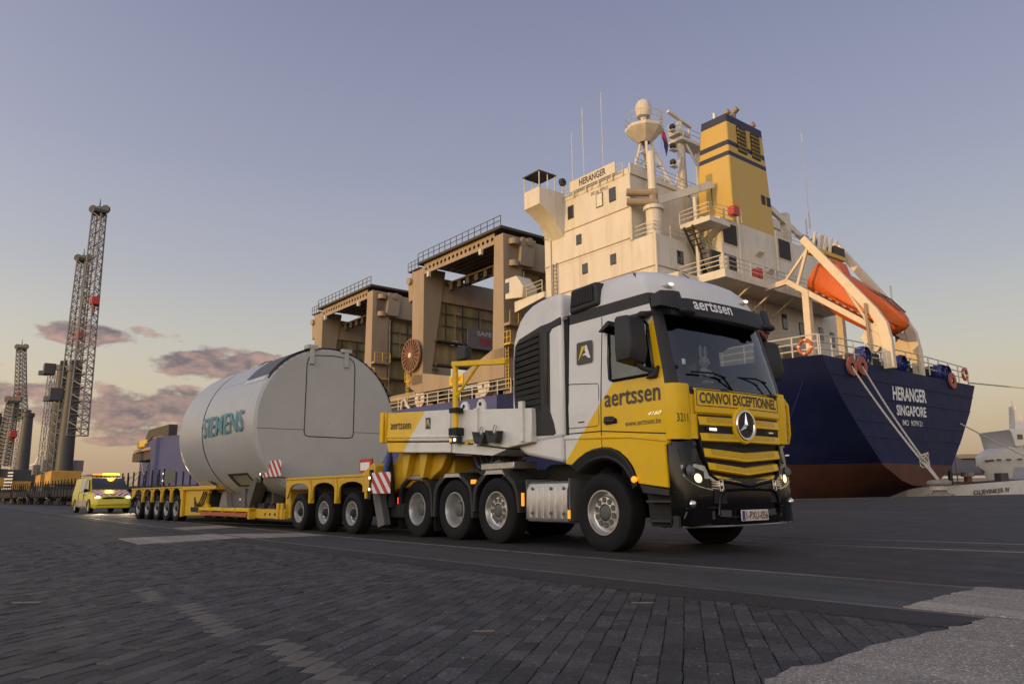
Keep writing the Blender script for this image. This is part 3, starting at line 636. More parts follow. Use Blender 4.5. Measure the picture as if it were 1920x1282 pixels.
MB(True).prism([(14.2, 22.0), (14.2, 22.6), (13.6, 24), (13.6, 22)], 8.0, 13.4, 'y').build('funnel_foot', s_buff, funnel)
for b0, b1 in ((9.4, 10.6), (11.4, 12.6)):
    lv = MB(True).box(10.5, 10.62, b0, b1, 28.6, 30.9).build('louvre', s_louvre, funnel)
    for k in range(6): MB(True).hexa([(10.5, b0, 28.75 + k * .36), (10.5, b1, 28.75 + k * .36), (10.62, b1, 28.9 + k * .36), (10.62, b0, 28.9 + k * .36), (10.42, b0, 28.83 + k * .36), (10.42, b1, 28.83 + k * .36), (10.62, b1, 29.0 + k * .36), (10.62, b0, 29.0 + k * .36)]).build('slat', s_buff, lv)
for b in (12.4, 13.2): window(10.48, b, 25.0, .45, .7, 'aft', funnel, m=s_louvre)
for t, b, h, bend in ((12.4, 9.0, .9, 0), (12.2, 10.2, 1.3, 1), (12.0, 11.2, 1.8, 1), (11.6, 13.0, .7, 1)):
    p = MB(True); p.tube([(t, b, 31.5), (t, b, 31.7 + h * .7)] + ([(t - .1, b - .0, 31.7 + h * .9), (t - .5, b, 31.75 + h)] if bend else [(t, b, 31.75 + h)]), .26 if bend else .2, 10); p.build('exhaust_pipe', m_alu if not bend else s_grey, funnel)
# platforms between house and casing with stairs
pl = MB(True).box(9.6, 12.4, 3.4, 6.0, 20.9, 21.3).build('platform', s_white, ship); railing([(12.4, 3.4, 21.3), (9.6, 3.4, 21.3), (9.6, 7.6, 21.6)], pl)
pl2 = MB(True).prism([(12.4, 20.9), (12.4, 19.7), (10.4, 20.9)], 5.0, 5.9, 'y').build('bracket', s_white, pl)
pf = MB(True).box(7.9, 12.4, 2.4, 20.6, 15.9, 16.5).build('platform', s_white, ship); railing([(12.4, 2.4, 16.5), (7.9, 2.4, 16.5), (7.9, 20.5, 16.5)], pf)
MB(True).cyl((8.6, 3.4, 16.5), (8.6, 3.4, 17.7), .35, 12).build('winch_post', s_white, pf)
for b in (6, 9, 12): MB(True).beam((10.4, b, 14.6), (8.2, b, 15.9), .12, .12).build('bracket', s_white, pf)
stl = MB(True)
for s_ in (0, .8): stl.beam((11.9, 6.2 + s_ * 0, 16.6), (11.9 - s_, 3.2, 20.9), .08, .22)
for k in range(12): stl.box(11.0, 11.95, 6.2 - k * .25 - .1, 6.2 - k * .25 + .1, 16.8 + k * .35, 16.84 + k * .35)
stl.build('stairs', s_dark, ship, smooth=0)
fx = MB(True)
for k in range(2):
    for q in range(5): fx.cyl((11.2 - q * .3, 5.8, 16.5), (12.0 - q * .15, 4.2 + q * .3, 20.6), .05, 5)
fx.build('mast_stays', s_white, ship)
MB(True).cyl((11.6, 4.4, 16.5), (11.6, 4.4, 23.6), .16, 8).build('derrick_post', s_white, ship)
MB(True).box(10.2, 10.42, 4.2, 5.4, 17.0, 18.9).build('alcove', s_louvre, ship)
for t, b, z in ((9.8, 6.9, 22.1), (8.2, 7.0, 16.6), (12.0, 7.3, 21.4)): MB(True).box(t - .3, t + .3, b - .35, b + .35, z, z + .75).build('fire_box', m_red, ship)
for b, z in ((10.3, 19.6), (11.8, 18.4)): MB(True).prism([(10.4, z), (9.9, z + .3), (9.9, z + .5), (10.4, z + .55)], b, b + .8, 'y').build('deck_light', s_white, ship)
# provision crane
ped = MB(True).cyl((13.3, 1.4, 20), (13.3, 1.4, 22.3), .62, 14).cyl((13.3, 1.4, 22.3), (13.3, 1.4, 22.6), .8, 14).build('provision_crane', s_white, ship)
MB(True).cyl((13.3, 1.4, 24.0), (13.3, 1.4, 27.2), .34, 10).build('crane_post', s_white, ped); MB(True).cyl((13.3, 1.4, 22.6), (13.3, 1.4, 24.0), .4, 10).build('turntable', s_grey, ped)
for z, l_ in ((22.9, 1.5), (23.7, 1.3)): MB(True).cyl((13.0, 1.5, z), (14.6, -.2, z + .15), .3, 10).build('hydraulic_motor', s_grey, ped)
MB(True).beam((13.3, 1.8, 23.2), (12.0, 7.4, 25.6), .35, .6).build('crane_boom', s_white, ped); MB(True).cyl((12.0, 7.3, 25.3), (12.0, 7.3, 23.8), .05, 5).build('hook_wire', s_dark, ped)
railing([(14.7, .4, 20), (12.5, .4, 20), (12.5, 6, 20)], ship)
# radar mast with dome
mst = MB(True)
for dt, db in ((-1.2, -1.0), (-1.2, 2.6), (1.4, -1.0), (1.4, 1.6)): mst.cyl((17 + dt, 5.2 + db, 25.7), (17 + dt * .2, 5.2 + db * .12, 30.9), .13, 8)
for z, k in ((27.2, .72), (28.6, .48), (29.8, .28)):
    mst.tube([(17 - 1.2 * k, 5.2 - 1.0 * k, z), (17 - 1.2 * k, 5.2 + 2.6 * k, z), (17 + 1.4 * k, 5.2 + 1.6 * k, z), (17 + 1.4 * k, 5.2 - 1.0 * k, z)], .07, 5, closed=True)
mst = mst.build('radar_mast', s_white, ship)
MB(True).lathe([(.5, 30.6), (.7, 30.7), (1.7, 31.7), (1.7, 31.95), (.3, 31.95)], (17, 5.2, 0), 'z', 8).build('mast_platform', s_white, mst, smooth=20)
MB(True).lathe([(.28, 31.9), (.28, 33.0), (.6, 33.05), (.72, 33.5), (.72, 34.0), (.55, 34.45), (.25, 34.68), (.01, 34.72)], (17, 5.2, 0), 'z', 16).build('radar_dome', s_white, mst)
rp = [(17 + 1.65 * math.cos(k * math.pi / 6), 5.2 + 1.65 * math.sin(k * math.pi / 6), 31.95) for k in range(13)]
railing(rp, mst, 1.1, 2, .9, .03)
# signal mast
sm_ = MB(True).cyl((17, 10.2, 25.6), (17, 10.2, 33.4), .42, 12, .34).cyl((17, 13.0, 25.6), (17, 13.0, 32.2), .45, 12).build('signal_mast', s_white, ship)
MB(True).box(16.2, 17.8, 9.4, 15.6, 32.0, 32.3).build('mast_platform', s_white, sm_); railing([(16.2, 9.6, 32.3), (16.2, 15.6, 32.3)], sm_, 1.0, 2, 1.1, .035); railing([(16.3, 9.4, 33.0), (17.7, 9.4, 33.0)], sm_, .9, 2, .8, .03)
MB(True).box(16.4, 17.6, 9.2, 10.9, 32.6, 33.0).build('mast_platform', s_white, sm_); MB(True).cyl((17, 10.2, 33), (17, 10.2, 34.2), .26, 8).build('radar_scanner_post', s_white, sm_)
MB(True).beam((17, 8.6, 34.75), (16.8, 11.6, 34.05), .28, .24).build('radar_scanner', s_white, sm_)
for z, b in ((31.0, 9.0), (29.4, 8.9), (32.9, 9.1)): MB(True).box(16.7, 17.2, b - .3, b + .5, z, z + .1).build('lamp_bracket', s_white, sm_); MB(True).sphere((16.9, b - .1, z + .4), .3, 8, 6).build('signal_lamp', s_dark, sm_)
for p, q in (((16.6, 10.4, 32), (14.9, 12.4, 26)), ((17, 10.2, 31), (15.2, 6.8, 26.4))): MB(True).cyl(p, q, .11, 6).build('mast_strut', s_white, sm_)
ldm = MB(True)
for s_ in (-.18, .18): ldm.cyl((16.5, 13.8 + s_, 25.6), (16.5, 13.8 + s_, 32), .035, 4)
for k in range(20): ldm.cyl((16.5, 13.62, 25.8 + k * .32), (16.5, 13.98, 25.8 + k * .32), .025, 4)
ldm.build('ladder', s_white, sm_)
MB(True).cyl((17.5, 12.2, 32.3), (17.5, 12.2, 34.6), .06, 5).build('antenna', s_white, sm_)
MB(True).cyl((17, 14.4, 32.3), (17, 14.4, 33.2), .3, 8).build('antenna_drum', s_white, sm_)
MB(True).box(14.6, 16.6, 9.6, 14.4, 25.6, 27.0).build('mast_house', s_white, ship)
for t, b, z, h in ((20.2, .8, 25.6, 8.2), (18.0, .9, 25.6, 8.8), (21.6, .8, 25.6, 6.4), (10.9, 20.6, 24.4, 9.5), (12, 22, 24.4, 1.2)):
    MB(True).cyl((t, b, z), (t, b, z + 1.6), .07, 6).cyl((t, b, z + 1.6), (t, b, z + h), .028, 5).build('whip_antenna', s_white, ship)
for t in (20.2, 18.0): MB(True).lathe([(.0, -.45), (.2, -.4), (.24, 0), (.2, .4), (0, .45)], (t + .3, .7, 26.9), 'x', 10).build('floodlight', s_white, ship)
# far side block beyond the funnel
fb = MB(True).prism([(20.9, 16.5), (20.9, 23.0), (22.2, 24.0), (22.7, 24.0), (22.9, 22.0), (22.9, 16.5)], 10.45, 12.4, 'x').build('aft_block', s_white, ship)
MB(True).beam((11, 14.2, 24.9), (10.6, 20.5, 22.2), .3, .5).build('stowed_boom', s_white, ship); MB(True).box(10.7, 11.3, 16.2, 16.9, 22, 24.9).build('boom_rest', s_white, ship)
railing([(10.5, 15.0, 22.0), (10.5, 20.8, 22.0)], ship)
# lower aft wall: windows, hoses, barrels
for b, z in ((16.6, 14.2), (19.8, 14.2), (21.7, 14.0), (14.0, 14.6)): window(10.4, b, z, .6, 1.2, 'aft', ship)
for b in (9.6, 11.0, 18.2): pipe((10.3, b, 8.7), (10.3, b, 15.9), ship, .1)
lettering('NO SMOKING  NO NAKED LIGHTS', (10.37, 11.0, 11.55), (0, 3.6, 0), (0, 0, .18), m_ltext, ship, flip=True)
lettering('SAFETY FIRST ALWAYS', (10.37, 11.2, 11.15), (0, 3.2, 0), (0, 0, .18), m_ltext, ship, flip=True)
MB(True).prism([(10.4, 12.6), (9.7, 12.6), (9.6, 13.2), (10.4, 13.2)], 8.6, 10.2, 'y').build('hose_box', m_red, ship)
bar = mat('barrel_red', (.22, .03, .022), .5, var=.15); rope_d = mat('coiled_hawser', (.10, .088, .07), .9, var=.3, scale=3)
for k in range(8): MB(True).lathe([(.0, 0), (.3, 0), (.32, .05), (.32, .5), (.33, .53), (.32, .56), (.32, .85), (.3, .9), (0, .9)], (9.6, 8.6 + k * .72, 9.9), 'z', 12).build('barrel', bar, ship)
MB(True).box(9.2, 10.0, 8.2, 14.4, 9.55, 9.9).build('barrel_rack', s_white, ship); railing([(9.2, 8.0, 9.9), (9.2, 14.4, 9.9)], ship, 1.0)
for k in range(5): MB(True).lathe([(.3, 0), (.95, 0), (1.0, .3), (.95, .62), (.3, .62)], (5.5, 3.5 + k * .68, 9.75), 'y', 18).build('hawser_drum', rope_d, ship)
# stern guard rail, chocks, lifebuoys
railing([(14, .3, 8.95), (.3, .3, 8.8)], ship, 1.3, 3, 1.7, .045); railing([(.25, .4, 8.78), (.25, 6, 8.9)], ship, 1.3, 3, 1.4, .045); railing([(.25, 6.4, 8.9), (.25, 14, 9.0), (.25, 22.8, 8.85)], ship, 1.3, 3, 1.6, .045)
s_blue = mat('fairlead_blue', (.03, .045, .2), .4, var=.1)
for b in (5.9, 11.2, 17.7, 18.6):
    MB(True).lathe([(.55, -.35), (.62, -.2), (.62, .2), (.55, .35), (.3, .3), (.3, -.3)], (.35, b, 9.35), 'x', 14).build('fairlead', s_blue, ship)
for b, z in ((3.4, 8.35), (4.75, 8.5), (18.75, 8.75)): MB(True).lathe([(.22, -.1), (.6, -.12), (.62, 0), (.22, .02)], (-.06, b, z), 'x', 18).build('hawse_plate', s_lred, ship)
for k in range(6): MB(True).box(1.0, 2.4, 6.2 + k * 2.4, 7.4 + k * 2.4, 8.9, 9.7 + .3 * (k % 2)).build('deck_winch', s_dark, ship, bevel=.1)
jm = MB(True); 
for k in range(5): jm.box(1.9 - .06 * k, 2.3 + .06 * k, 15.0 - .05, 15.6 + .05, 9 + k * 1.0, 9.9 + k * 1.0)
jm = MB(True).cyl((2, 15.2, 9), (2, 15.2, 14.1), .16, 6).cyl((2.4, 15.5, 9), (2, 15.2, 12.4), .07, 5).build('stern_light_mast', s_dark, ship); MB(True).cyl((2, 15.0, 13.9), (2, 15.0, 16), .06, 5).build('flagstaff', s_white, jm)
MB(True).box(1.6, 2.4, 14.7, 16.2, 12.2, 12.3).build('mast_platform', s_dark, jm); railing([(1.6, 14.7, 12.3), (1.6, 16.2, 12.3)], jm, 1.2, 2, .8, .03, s_dark)
# free-fall boat davit: two side frames and struts
dv = MB(True)
def davit(b, k):
    """bent side frame; the far one stands a little further forward"""
    def q(t, z): return (t + .85 * k, b, z + 1.1 * k * (z - 8.6) / 10)
    mb = MB(True); pts = [q(4.85, 19.05), q(.25, 12.6), q(-.25, 11.6), q(-.42, 10.4), q(-.42, 8.6)]
    ws = [(.34, .55), (.36, .62), (.4, .68), (.42, .7), (.42, .7)]; rings = []
    for i, p in enumerate(pts):
        a = Vector(pts[max(i - 1, 0)]); c = Vector(pts[min(i + 1, 4)]); d = (c - a).normalized(); n = Vector((d.z, 0, -d.x)); w2, h2 = ws[i]; p = Vector(p)
        rings.append([p + n * h2 / 2 + Vector((0, s * w2 / 2, 0)) for s in (-1, 1)] + [p - n * h2 / 2 + Vector((0, s * w2 / 2, 0)) for s in (1, -1)])
    mb.loft(rings, caps=True); f = mb.build('davit_frame', s_davit, ship, bevel=.03)
    def bm(n_, p, r, w2, h2): MB(True).beam(q(*p), q(*r), w2, h2).build(n_, s_davit, f, bevel=.02)
    bm('slide_rail', (6.4, 16.1), (-.3, 11.0), .32, .38); bm('davit_strut', (4.5, 18.4), (5.6, 15.6), .2, .2); bm('davit_strut', (4.45, 18.3), (6.5, 16.2), .18, .18); bm('platform_edge', (6.4, 16.1), (8.2, 15.95), .3, .4)
    MB(True).beam((4.95 + .85 * k, b, 15.1), (5.0 + .85 * k, b, 8.9), .5, .5).build('davit_post', s_davit, f, bevel=.02)
    MB(True).prism([(q(.0, 12.1)[0], q(0, 12.1)[2]), (q(-.5, 10.6)[0], 10.6), (q(.5, 9.7)[0], 9.7), (q(1.3, 10.9)[0], 11.0)], b - .1, b + .1, 'y').build('gusset', s_davit, f)
    MB(True).cyl(q(2.0, 14.6), q(.6, 11.7), .11, 8).build('hydraulic_ram', s_davit, f)
davit(8.0, 0); davit(14.4, 1)
MB(True).beam((5.6, 8, 15.4), (6.4, 14, 15.8), .3, .3).build('davit_crossbeam', s_davit, ship)
MB(True).box(4.4, 5.3, 9.0, 13.4, 18.2, 18.5).build('winch_platform', s_yel, ship)
for k in range(5): MB(True).cyl((4.8, 9.2 + k * .8, 18.4), (4.6, 9.4 + k * .8, 19.8), .12, 6).build('winch_frame', s_white, ship)
MB(True).box(4.5, 5.2, 12.0, 13.6, 18.5, 19.3).build('winch', s_dark, ship, bevel=.08)
MB(True).cyl((.6, 7.6, 8.9), (.6, 7.6, 13.2), .09, 6).build('sounding_pipe', s_grey, ship)
MB(True).box(4.2, 4.8, 17.0, 17.6, 11.6, 14.2).build('yellow_vent', s_yel, ship)
# near deck edge forward: guard rail, pipes and hatch gear
railing([(30, .4, 9.8), (60, .4, 10.1), (75, .4, 10.1)], ship, 1.3, 3, 2.0, .05)
for k in range(20): MB(True).box(31 + k * 2.2, 32.2 + k * 2.2, 1.2, 2.2, 9.7, 10.3 + .35 * random.random()).build('deck_fitting', random.choice([s_dark, s_grey, s_white, s_dark]), ship, bevel=.08)
MB(True).box(26, 185, 3.2, 20, 9.5, 11.6).build('hatch_coaming', s_dark, ship)
for k in range(7): MB(True).box(50 + k * 19, 67.5 + k * 19, 2.6, 20.6, 11.6, 12.3).build('hatch_cover', s_grey, ship)
for t in (34.5, 46.0): MB(True).lathe([(.25, -.25), (.95, -.25), (.95, -.15), (.5, -.12), (.5, .12), (.95, .15), (.95, .25), (.25, .25)], (t, .9, 10.9), 'y', 18).build('hose_reel', s_white, ship)
MB(True).tube([(49.0, .2, 9.9), (48.7, .1, 10.8), (48.1, .1, 11.0), (47.6, .2, 10.2), (47.2, .2, 9.9)], .13, 8).tube([(47.9, .1, 10.9), (48.3, .3, 10.4), (47.4, .3, 10.0)], .12, 8).build('vent_pipes', s_white, ship)
# bow gear
MB(True).box(180, 203, 8, 15, 14.0, 15.9).build('forecastle_gear', s_yel, ship, bevel=.3); MB(True).prism([(176, 14.0), (176, 18.6), (196, 18.6), (200, 15)], 9, 11, 'y').build('breakwater', s_dark, ship)
railing([(165, 2.9, 13.5), (190, 7.6, 14.4), (213.0, 11.4, 15.4)], ship, 1.1, 3, 2.5, .06, s_dark)

# lifebuoys, lifeboat, flag: things of their own
def ring_mesh():
    mb = MB(); n = 20
    for k in range(n):
        a, b_ = 2 * math.pi * k / n, 2 * math.pi * (k + 1) / n
        mb.tube([(.34 * math.cos(a), 0, .34 * math.sin(a)), (.34 * math.cos(b_), 0, .34 * math.sin(b_))], .085, 8, 1 if k % 5 == 0 else 0)
    return mb.mesh('lifebuoy', [mat('buoy_orange', (.50, .10, .03), .5), s_white], 60)
rm = ring_mesh()
for (t, b, z, lab) in ((1.1, .2, 9.4, 'orange lifebuoy hanging on the ship rail above the dark blue side of the hull'), (.1, 21.9, 9.55, 'orange lifebuoy on the far corner of the stern rail above the name')):
    o = put(rm, 'lifebuoy', None, sw(t, b, z), (0, 0, SHIP_RZ + (0 if b < 5 else R(90)))); tag(o, lab, 'lifebuoy', 'lifebuoys on the stern rail'); o.scale = (1.25, 1.25, 1.25)
boat = empty('lifeboat', sw(2.5, 11, 13.75), SHIP_RZ, 'orange enclosed free-fall lifeboat tilted nose-down in the cream davit', 'lifeboat')
bd = Vector((-.80, 0, -.60)); bu = Vector((-.60, 0, .80))
def bp(a, y, h): v = bd * a + bu * h; return (v.x, y, v.z)
bmz = MB(); rings = []
for a, wd, lo, hi in ((-4.25, 1.1, -.35, 1.5), (-4.1, 1.38, -.8, 1.78), (-2.6, 1.5, -1.15, 1.78), (-.5, 1.52, -1.3, 1.6), (1.3, 1.42, -1.25, 1.35), (2.4, 1.1, -1.0, 1.1), (3.2, .66, -.55, .8), (3.6, .14, .05, .45)):
    rings.append([bp(a, wd * sx, lo + (hi - lo) * sz) for sx, sz in ((0, 0), (.4, .04), (.88, .30), (1, .42), (1, .50), (.95, .88), (.7, .98), (0, 1), (-.7, .98), (-.95, .88), (-1, .50), (-1, .42), (-.88, .30), (-.4, .04))])
bmz.loft(rings, caps=True); bmz.build('hull', s_orange, boat, smooth=28)
for sgn in (-1, 1): bm_ = MB().tube([bp(-3.5, sgn * 1.32, .1), bp(-.5, sgn * 1.52, -.1), bp(1.4, sgn * 1.43, -.05), bp(3.3, sgn * .62, .1)], .06, 6).build('rubbing_strake', mat('strake_dark', (.2, .04, .012), .6), boat)
cn = MB(); cn.prism([(p[0], p[2]) for p in (bp(-4.1, 0, 1.4), bp(-3.9, 0, 2.3), bp(-3.0, 0, 2.3), bp(-2.2, 0, 1.7))], -.7, .7, 'y'); cb = cn.build('cockpit', s_orange, boat, bevel=.15)
for sgn in (-1, 1): MB().add([bp(-3.8, sgn * .71, 1.9), bp(-3.2, sgn * .71, 1.9), bp(-3.2, sgn * .71, 2.2), bp(-3.8, sgn * .71, 2.2)], [(0, 1, 2, 3)]).build('window', m_pane, cb)
for k in range(7):
    MB().add([bp(-3.0 + k * .62, 1.53, -.32), bp(-2.72 + k * .62, 1.53, -.32), bp(-2.72 + k * .62, 1.53, -.26), bp(-3.0 + k * .62, 1.53, -.26)], [(0, 1, 2, 3)]).build('reflector', m_wtext, boat)
    MB().add([bp(-3.0 + k * .62, -1.53, -.32), bp(-2.72 + k * .62, -1.53, -.32), bp(-2.72 + k * .62, -1.53, -.26), bp(-3.0 + k * .62, -1.53, -.26)], [(0, 1, 2, 3)]).build('reflector', m_wtext, boat)
MB().tube([bp(-1.6, .6, 1.55), bp(1.4, .6, 1.4), bp(2.8, .4, 1.05)], .05, 6).tube([bp(-1.6, -.6, 1.55), bp(1.4, -.6, 1.4), bp(2.8, -.4, 1.05)], .05, 6).build('grab_rail', s_dark, boat)
fl = MB(); rows = []
for i in range(9):
    u = i / 8; rows.append([(.14 * math.sin(u * 5 + v * 2) - .25 * v, -.35 * v * (1 - .3 * u) - .55 * u * .0, -2.3 * u * 1.0 - .9 * v + 0) for v in (0, .33, .66, 1)])
fl.loft(rows, closed=False); 
fl.m = [0 if (k // 3) < 4 else 1 for k in range(len(fl.f))]
fo = fl.build('flag', [mat('flag_red', (.45, .05, .06), .8), mat('flag_navy', (.05, .05, .13), .8)], None, 60, recalc=False); fo.location = sw(17, 7.6, 33.2); fo.rotation_euler = (0, 0, SHIP_RZ)
tag(fo, 'drooping red and dark blue flag hanging between the two ship masts', 'flag')
sk = MB().cyl((0, 0, 0), (0, -.0, 0), .01, 4)
hal = MB().cyl(sw(17, 7.6, 34.6), sw(17, 7.3, 26.2), .02, 4).build('halyard', s_rope); tag(hal, 'thin line holding the flag between the ship masts', 'rope')
def rope(pts, r, lab, grp=None, name='mooring_rope'):
    o = MB().tube(pts, r, 6).build(name, s_rope); return tag(o, lab, 'rope', grp)
def sag(p, q, s_, n=14): return [p.lerp(q, i / n) - up * (s_ * 4 * (i / n) * (1 - i / n)) for i in range(n + 1)]
# ------------------------------------------------------------------ travelling gantry cranes on the ship deck
def plate_hole_beam(t0, t1, z0a, z1a, z0b, z1b, b0, b1, n, r):
    """a girder with a row of round holes (built from quads around each hole)"""
    mb = MB(True); k = 12
    for s_ in (b0, b1):
        for i in range(n):
            ta = t0 + (t1 - t0) * i / n; tb = t0 + (t1 - t0) * (i + 1) / n; f = (i + .5) / n
            lo, hi = z0a + (z0b - z0a) * f, z1a + (z1b - z1a) * f; cz = (lo + hi) / 2; cx = (ta + tb) / 2
            inner = [(cx + r * math.cos(2 * math.pi * (q + .5) / k), s_, cz + r * math.sin(2 * math.pi * (q + .5) / k)) for q in range(k)]
            outer = []
            for q in range(k):
                a = 2 * math.pi * (q + .5) / k; c, s2 = math.cos(a), math.sin(a); sc_ = min((tb - ta) / 2 / max(abs(c), 1e-6), (hi - lo) / 2 / max(abs(s2), 1e-6)); outer.append((cx + c * sc_, s_, cz + s2 * sc_))
            mb.add(inner + outer, [(q, (q + 1) % k, (q + 1) % k + k, q + k) for q in range(k)])
            # square off the corners
            for ca, cb in ((ta, lo), (tb, lo), (tb, hi), (ta, hi)):
                near = sorted(range(k), key=lambda q: (outer[q][0] - ca) ** 2 + (outer[q][2] - cb) ** 2)[:2]
                mb.add([outer[near[0]], outer[near[1]], (ca, s_, cb)], [(0, 1, 2)])
    mb.box(t0, t1, b0, b1, min(z0a, z0b) - .12, min(z0a, z0b)); mb.box(t0, t1, b0, b1, max(z1a, z1b), max(z1a, z1b) + .1)
    return mb
def gantry(label, sign, dt=0.0):
    g = empty('gantry_crane', sw(31 + dt, .5, 9.8), SHIP_RZ, label, 'gantry crane', 'gantry cranes on the ship deck')
    Z = -9.8
    def P(mb): mb.v = [(x - 31, y + .5, z + Z) for x, y, z in mb.v]; return mb      # flip: y = -b
    def B(name, mb, m=s_grey, bevel=0, parent=None): return P(mb).build(name, m, parent or g, bevel=bevel)
    # aft leg, fore leg: sun-facing plates with deep webs
    B('leg', MB(True).hexa([(31.1, .5, 13.2), (32.9, .5, 13.2), (32.9, 2.7, 13.2), (31.1, 2.7, 13.2), (31.1, .5, 25.4), (32.5, .5, 25.4), (32.5, 2.9, 25.4), (31.1, 2.9, 25.4)]), bevel=.05)
    B('leg', MB(True).hexa([(45.2, .5, 12.4), (47.4, .5, 12.4), (47.4, 1.5, 12.4), (45.2, 1.5, 12.4), (45.2, .5, 25.4), (47.6, .5, 25.4), (47.6, 3.4, 25.4), (45.2, 3.4, 25.4)]), bevel=.05)
    for t in (31.1, 45.3): B('far_leg', MB(True).box(t, t + 1.8, 19.6, 21.8, 12, 25))
    B('sill_beam', MB(True).prism([(45.4, 13.6), (47.6, 13.6), (48.6, 13.3), (48.6, 12.7), (47.7, 12.2), (46.3, 11.5), (31.1, 11.3), (31.1, 14.2), (32.9, 14.2), (37.9, 12.5), (40.0, 12.6)], .5, 1.7, 'y'), bevel=.04)
    sy = B('load_panel', MB(True).box(37.6, 40.0, .42, .5, 11.55, 12.55), s_yel)
    lettering('SWL 70T', (39.7 - 31, .4 - .5, 11.85 + Z), (-1.8, 0, 0), (0, 0, .4), s_lred, sy, flip=True)
    B('far_sill', MB(True).box(31, 48, 20, 21.5, 11.4, 13.2), s_grey)
    for t in (32.0, 34.6, 43.6, 46.2): B('bogie', MB(True).box(t - .9, t + .9, .7, 1.6, 10.3, 11.5), s_dark, .15)
    # hatch-side girder with lightening holes, roof and walkway
    B('girder', plate_hole_beam(32.5, 45.2, 24.75, 25.65, 24.75, 25.65, .55, .8, 17, .21), s_grey)
    B('girder', MB(True).box(32.5, 45.2, 6.0, 6.3, 24.2, 25.4), s_dark)
    rf = B('roof', MB(True).box(30.9, 46.0, .1, 9.0, 25.8, 26.05), s_dark)
    for k in range(9): B('roof_rib', MB(True).box(32.6, 45.0, 1.2 + k * .85, 1.4 + k * .85, 25.55, 25.8), s_grey, parent=rf)
    mb = MB(True); mb.box(0, 0, 0, 0, 0, 0)
    r_ = railing([(45.9, .15, 26.05), (31.0, .15, 26.05)], g, 1.0, 2, 1.05, .04, s_dark); r_.data.transform(Matrix.Translation((-31, .5, Z)))
    # cross girders to the far side
    B('cross_girder', MB(True).hexa([(31.1, 1.0, 22.3), (32.7, 1.0, 22.3), (32.7, 21, 22.3), (31.1, 21, 22.3), (31.1, 1.0, 25.2), (32.7, 1.0, 25.2), (32.7, 21, 25.2), (31.1, 21, 25.2)]), bevel=.05)
    B('cross_girder', MB(True).hexa([(45.4, 1.2, 21.9), (47.2, 1.2, 21.9), (47.2, 21, 21.9), (45.4, 21, 21.9), (45.4, 1.2, 24.6), (47.2, 1.2, 24.6), (47.2, 21, 24.6), (45.4, 21, 24.6)]), bevel=.05)
    B('girder_head', MB(True).prism([(2.2, 22.4), (3.9, 22.4), (4.3, 25.2), (2.5, 25.3)], 30.6, 31.2, 'x'), s_grey, .05)
    B('hinge_pin', MB(True).cyl((30.4, 3.4, 24.9), (31.2, 3.4, 24.9), .42, 12).cyl((30.35, 3.4, 24.9), (30.42, 3.4, 24.9), .2, 10), s_grey)
    for z in (22.2, 24.4): B('hinge_boss', MB(True).cyl((31.0, 1.7, z), (31.0, 1.7, z + .55), .55, 12), s_grey)
    B('hinge_pin', MB(True).cyl((48.0, .2, 24.4), (48.0, 1.1, 24.4), .42, 12), s_grey); B('corner_bracket', MB(True).prism([(47.4, 22.2), (48.3, 22.0), (48.5, 24.0), (47.6, 25.6), (47.4, 25.6)], .5, 1.4, 'y'), s_grey, .05)
    # corrugated weather walls hung inside
    def corr(t, b0, b1, z0, z1, nm='weather_wall'):
        mb = MB(True); n = int((b1 - b0) / .28); pr = [(b0 + (b1 - b0) * i / n, .08 if (i // 2) % 2 else 0) for i in range(n + 1)]
        mb.loft([[(t + d, b, z0) for b, d in pr], [(t + d, b, z1) for b, d in pr]], closed=False); return B(nm, mb, s_tan)
    for t in (31.9, 45.6):
        e_ = 20 if t > 40 else 9; corr(t, 1.6 if t > 40 else 3.2, e_, 14.7, 17.2); corr(t + .12, 1.6 if t > 40 else 3.2, e_, 17.7, 22.2)
        for z in (17.2, 14.5): B('wall_walkway', MB(True).box(t - .9, t, 2.0 if t > 40 else 3.4, e_, z, z + .22), s_dark)
        for k in range(7 if t > 40 else 3): B('wall_post', MB(True).box(t - .12, t - .02, 3.6 + k * 2.3, 3.72 + k * 2.3, 17.4, 22.1), s_dark)
        for z in (19.2, 20.6): B('wall_batten', MB(True).box(t - .06, t, 3.2, e_, z, z + .1), s_dark)
        for k in range(3 if t > 40 else 1): B('lamp_post', MB(True).tube([(t - .7, 4.5 + k * 3.5, 17.4), (t - .7, 4.5 + k * 3.5, 20.4), (t - .9, 4.7 + k * 3.5, 20.7), (t - 1.1, 4.9 + k * 3.5, 20.5)], .05, 5), s_grey)
    sg = B('sign_panel', MB(True).box(44.55, 44.62, 6.0, 11.6, 16.9, 19.3), mat('faded_sign', (.16, .16, .17), .6, var=.2))
    lettering('SAFETY', (44.52 - 31, 7.3 - .5, 18.45 + Z), (0, 3.4, 0), (0, 0, .5), m_wtext, sg, flip=True); lettering('FIRST', (44.52 - 31, 7.6 - .5, 17.35 + Z), (0, 3.0, 0), (0, 0, .85), mat('sign_red', (.42, .04, .05), .6), sg, .02, flip=True)
    # cable reel with spokes on the fore leg
    dr = B('cable_reel', MB(True).lathe([(1.75, -.08), (1.85, -.08), (1.85, .1), (1.75, .1), (1.75, -.08)], (46.9, .05, 15.7), 'y', 28), mat('reel_rust', (.30, .165, .10), .7, var=.2), None)
    for k in range(20):
        a = 2 * math.pi * k / 20; B('spoke', MB(True).beam((46.9, .0, 15.7), (46.9 + 1.78 * math.cos(a), .0, 15.7 + 1.78 * math.sin(a)), .07, .09, upv=(0, 1, 0)), mat('reel_rust', (.3, .165, .1), .7), parent=dr)
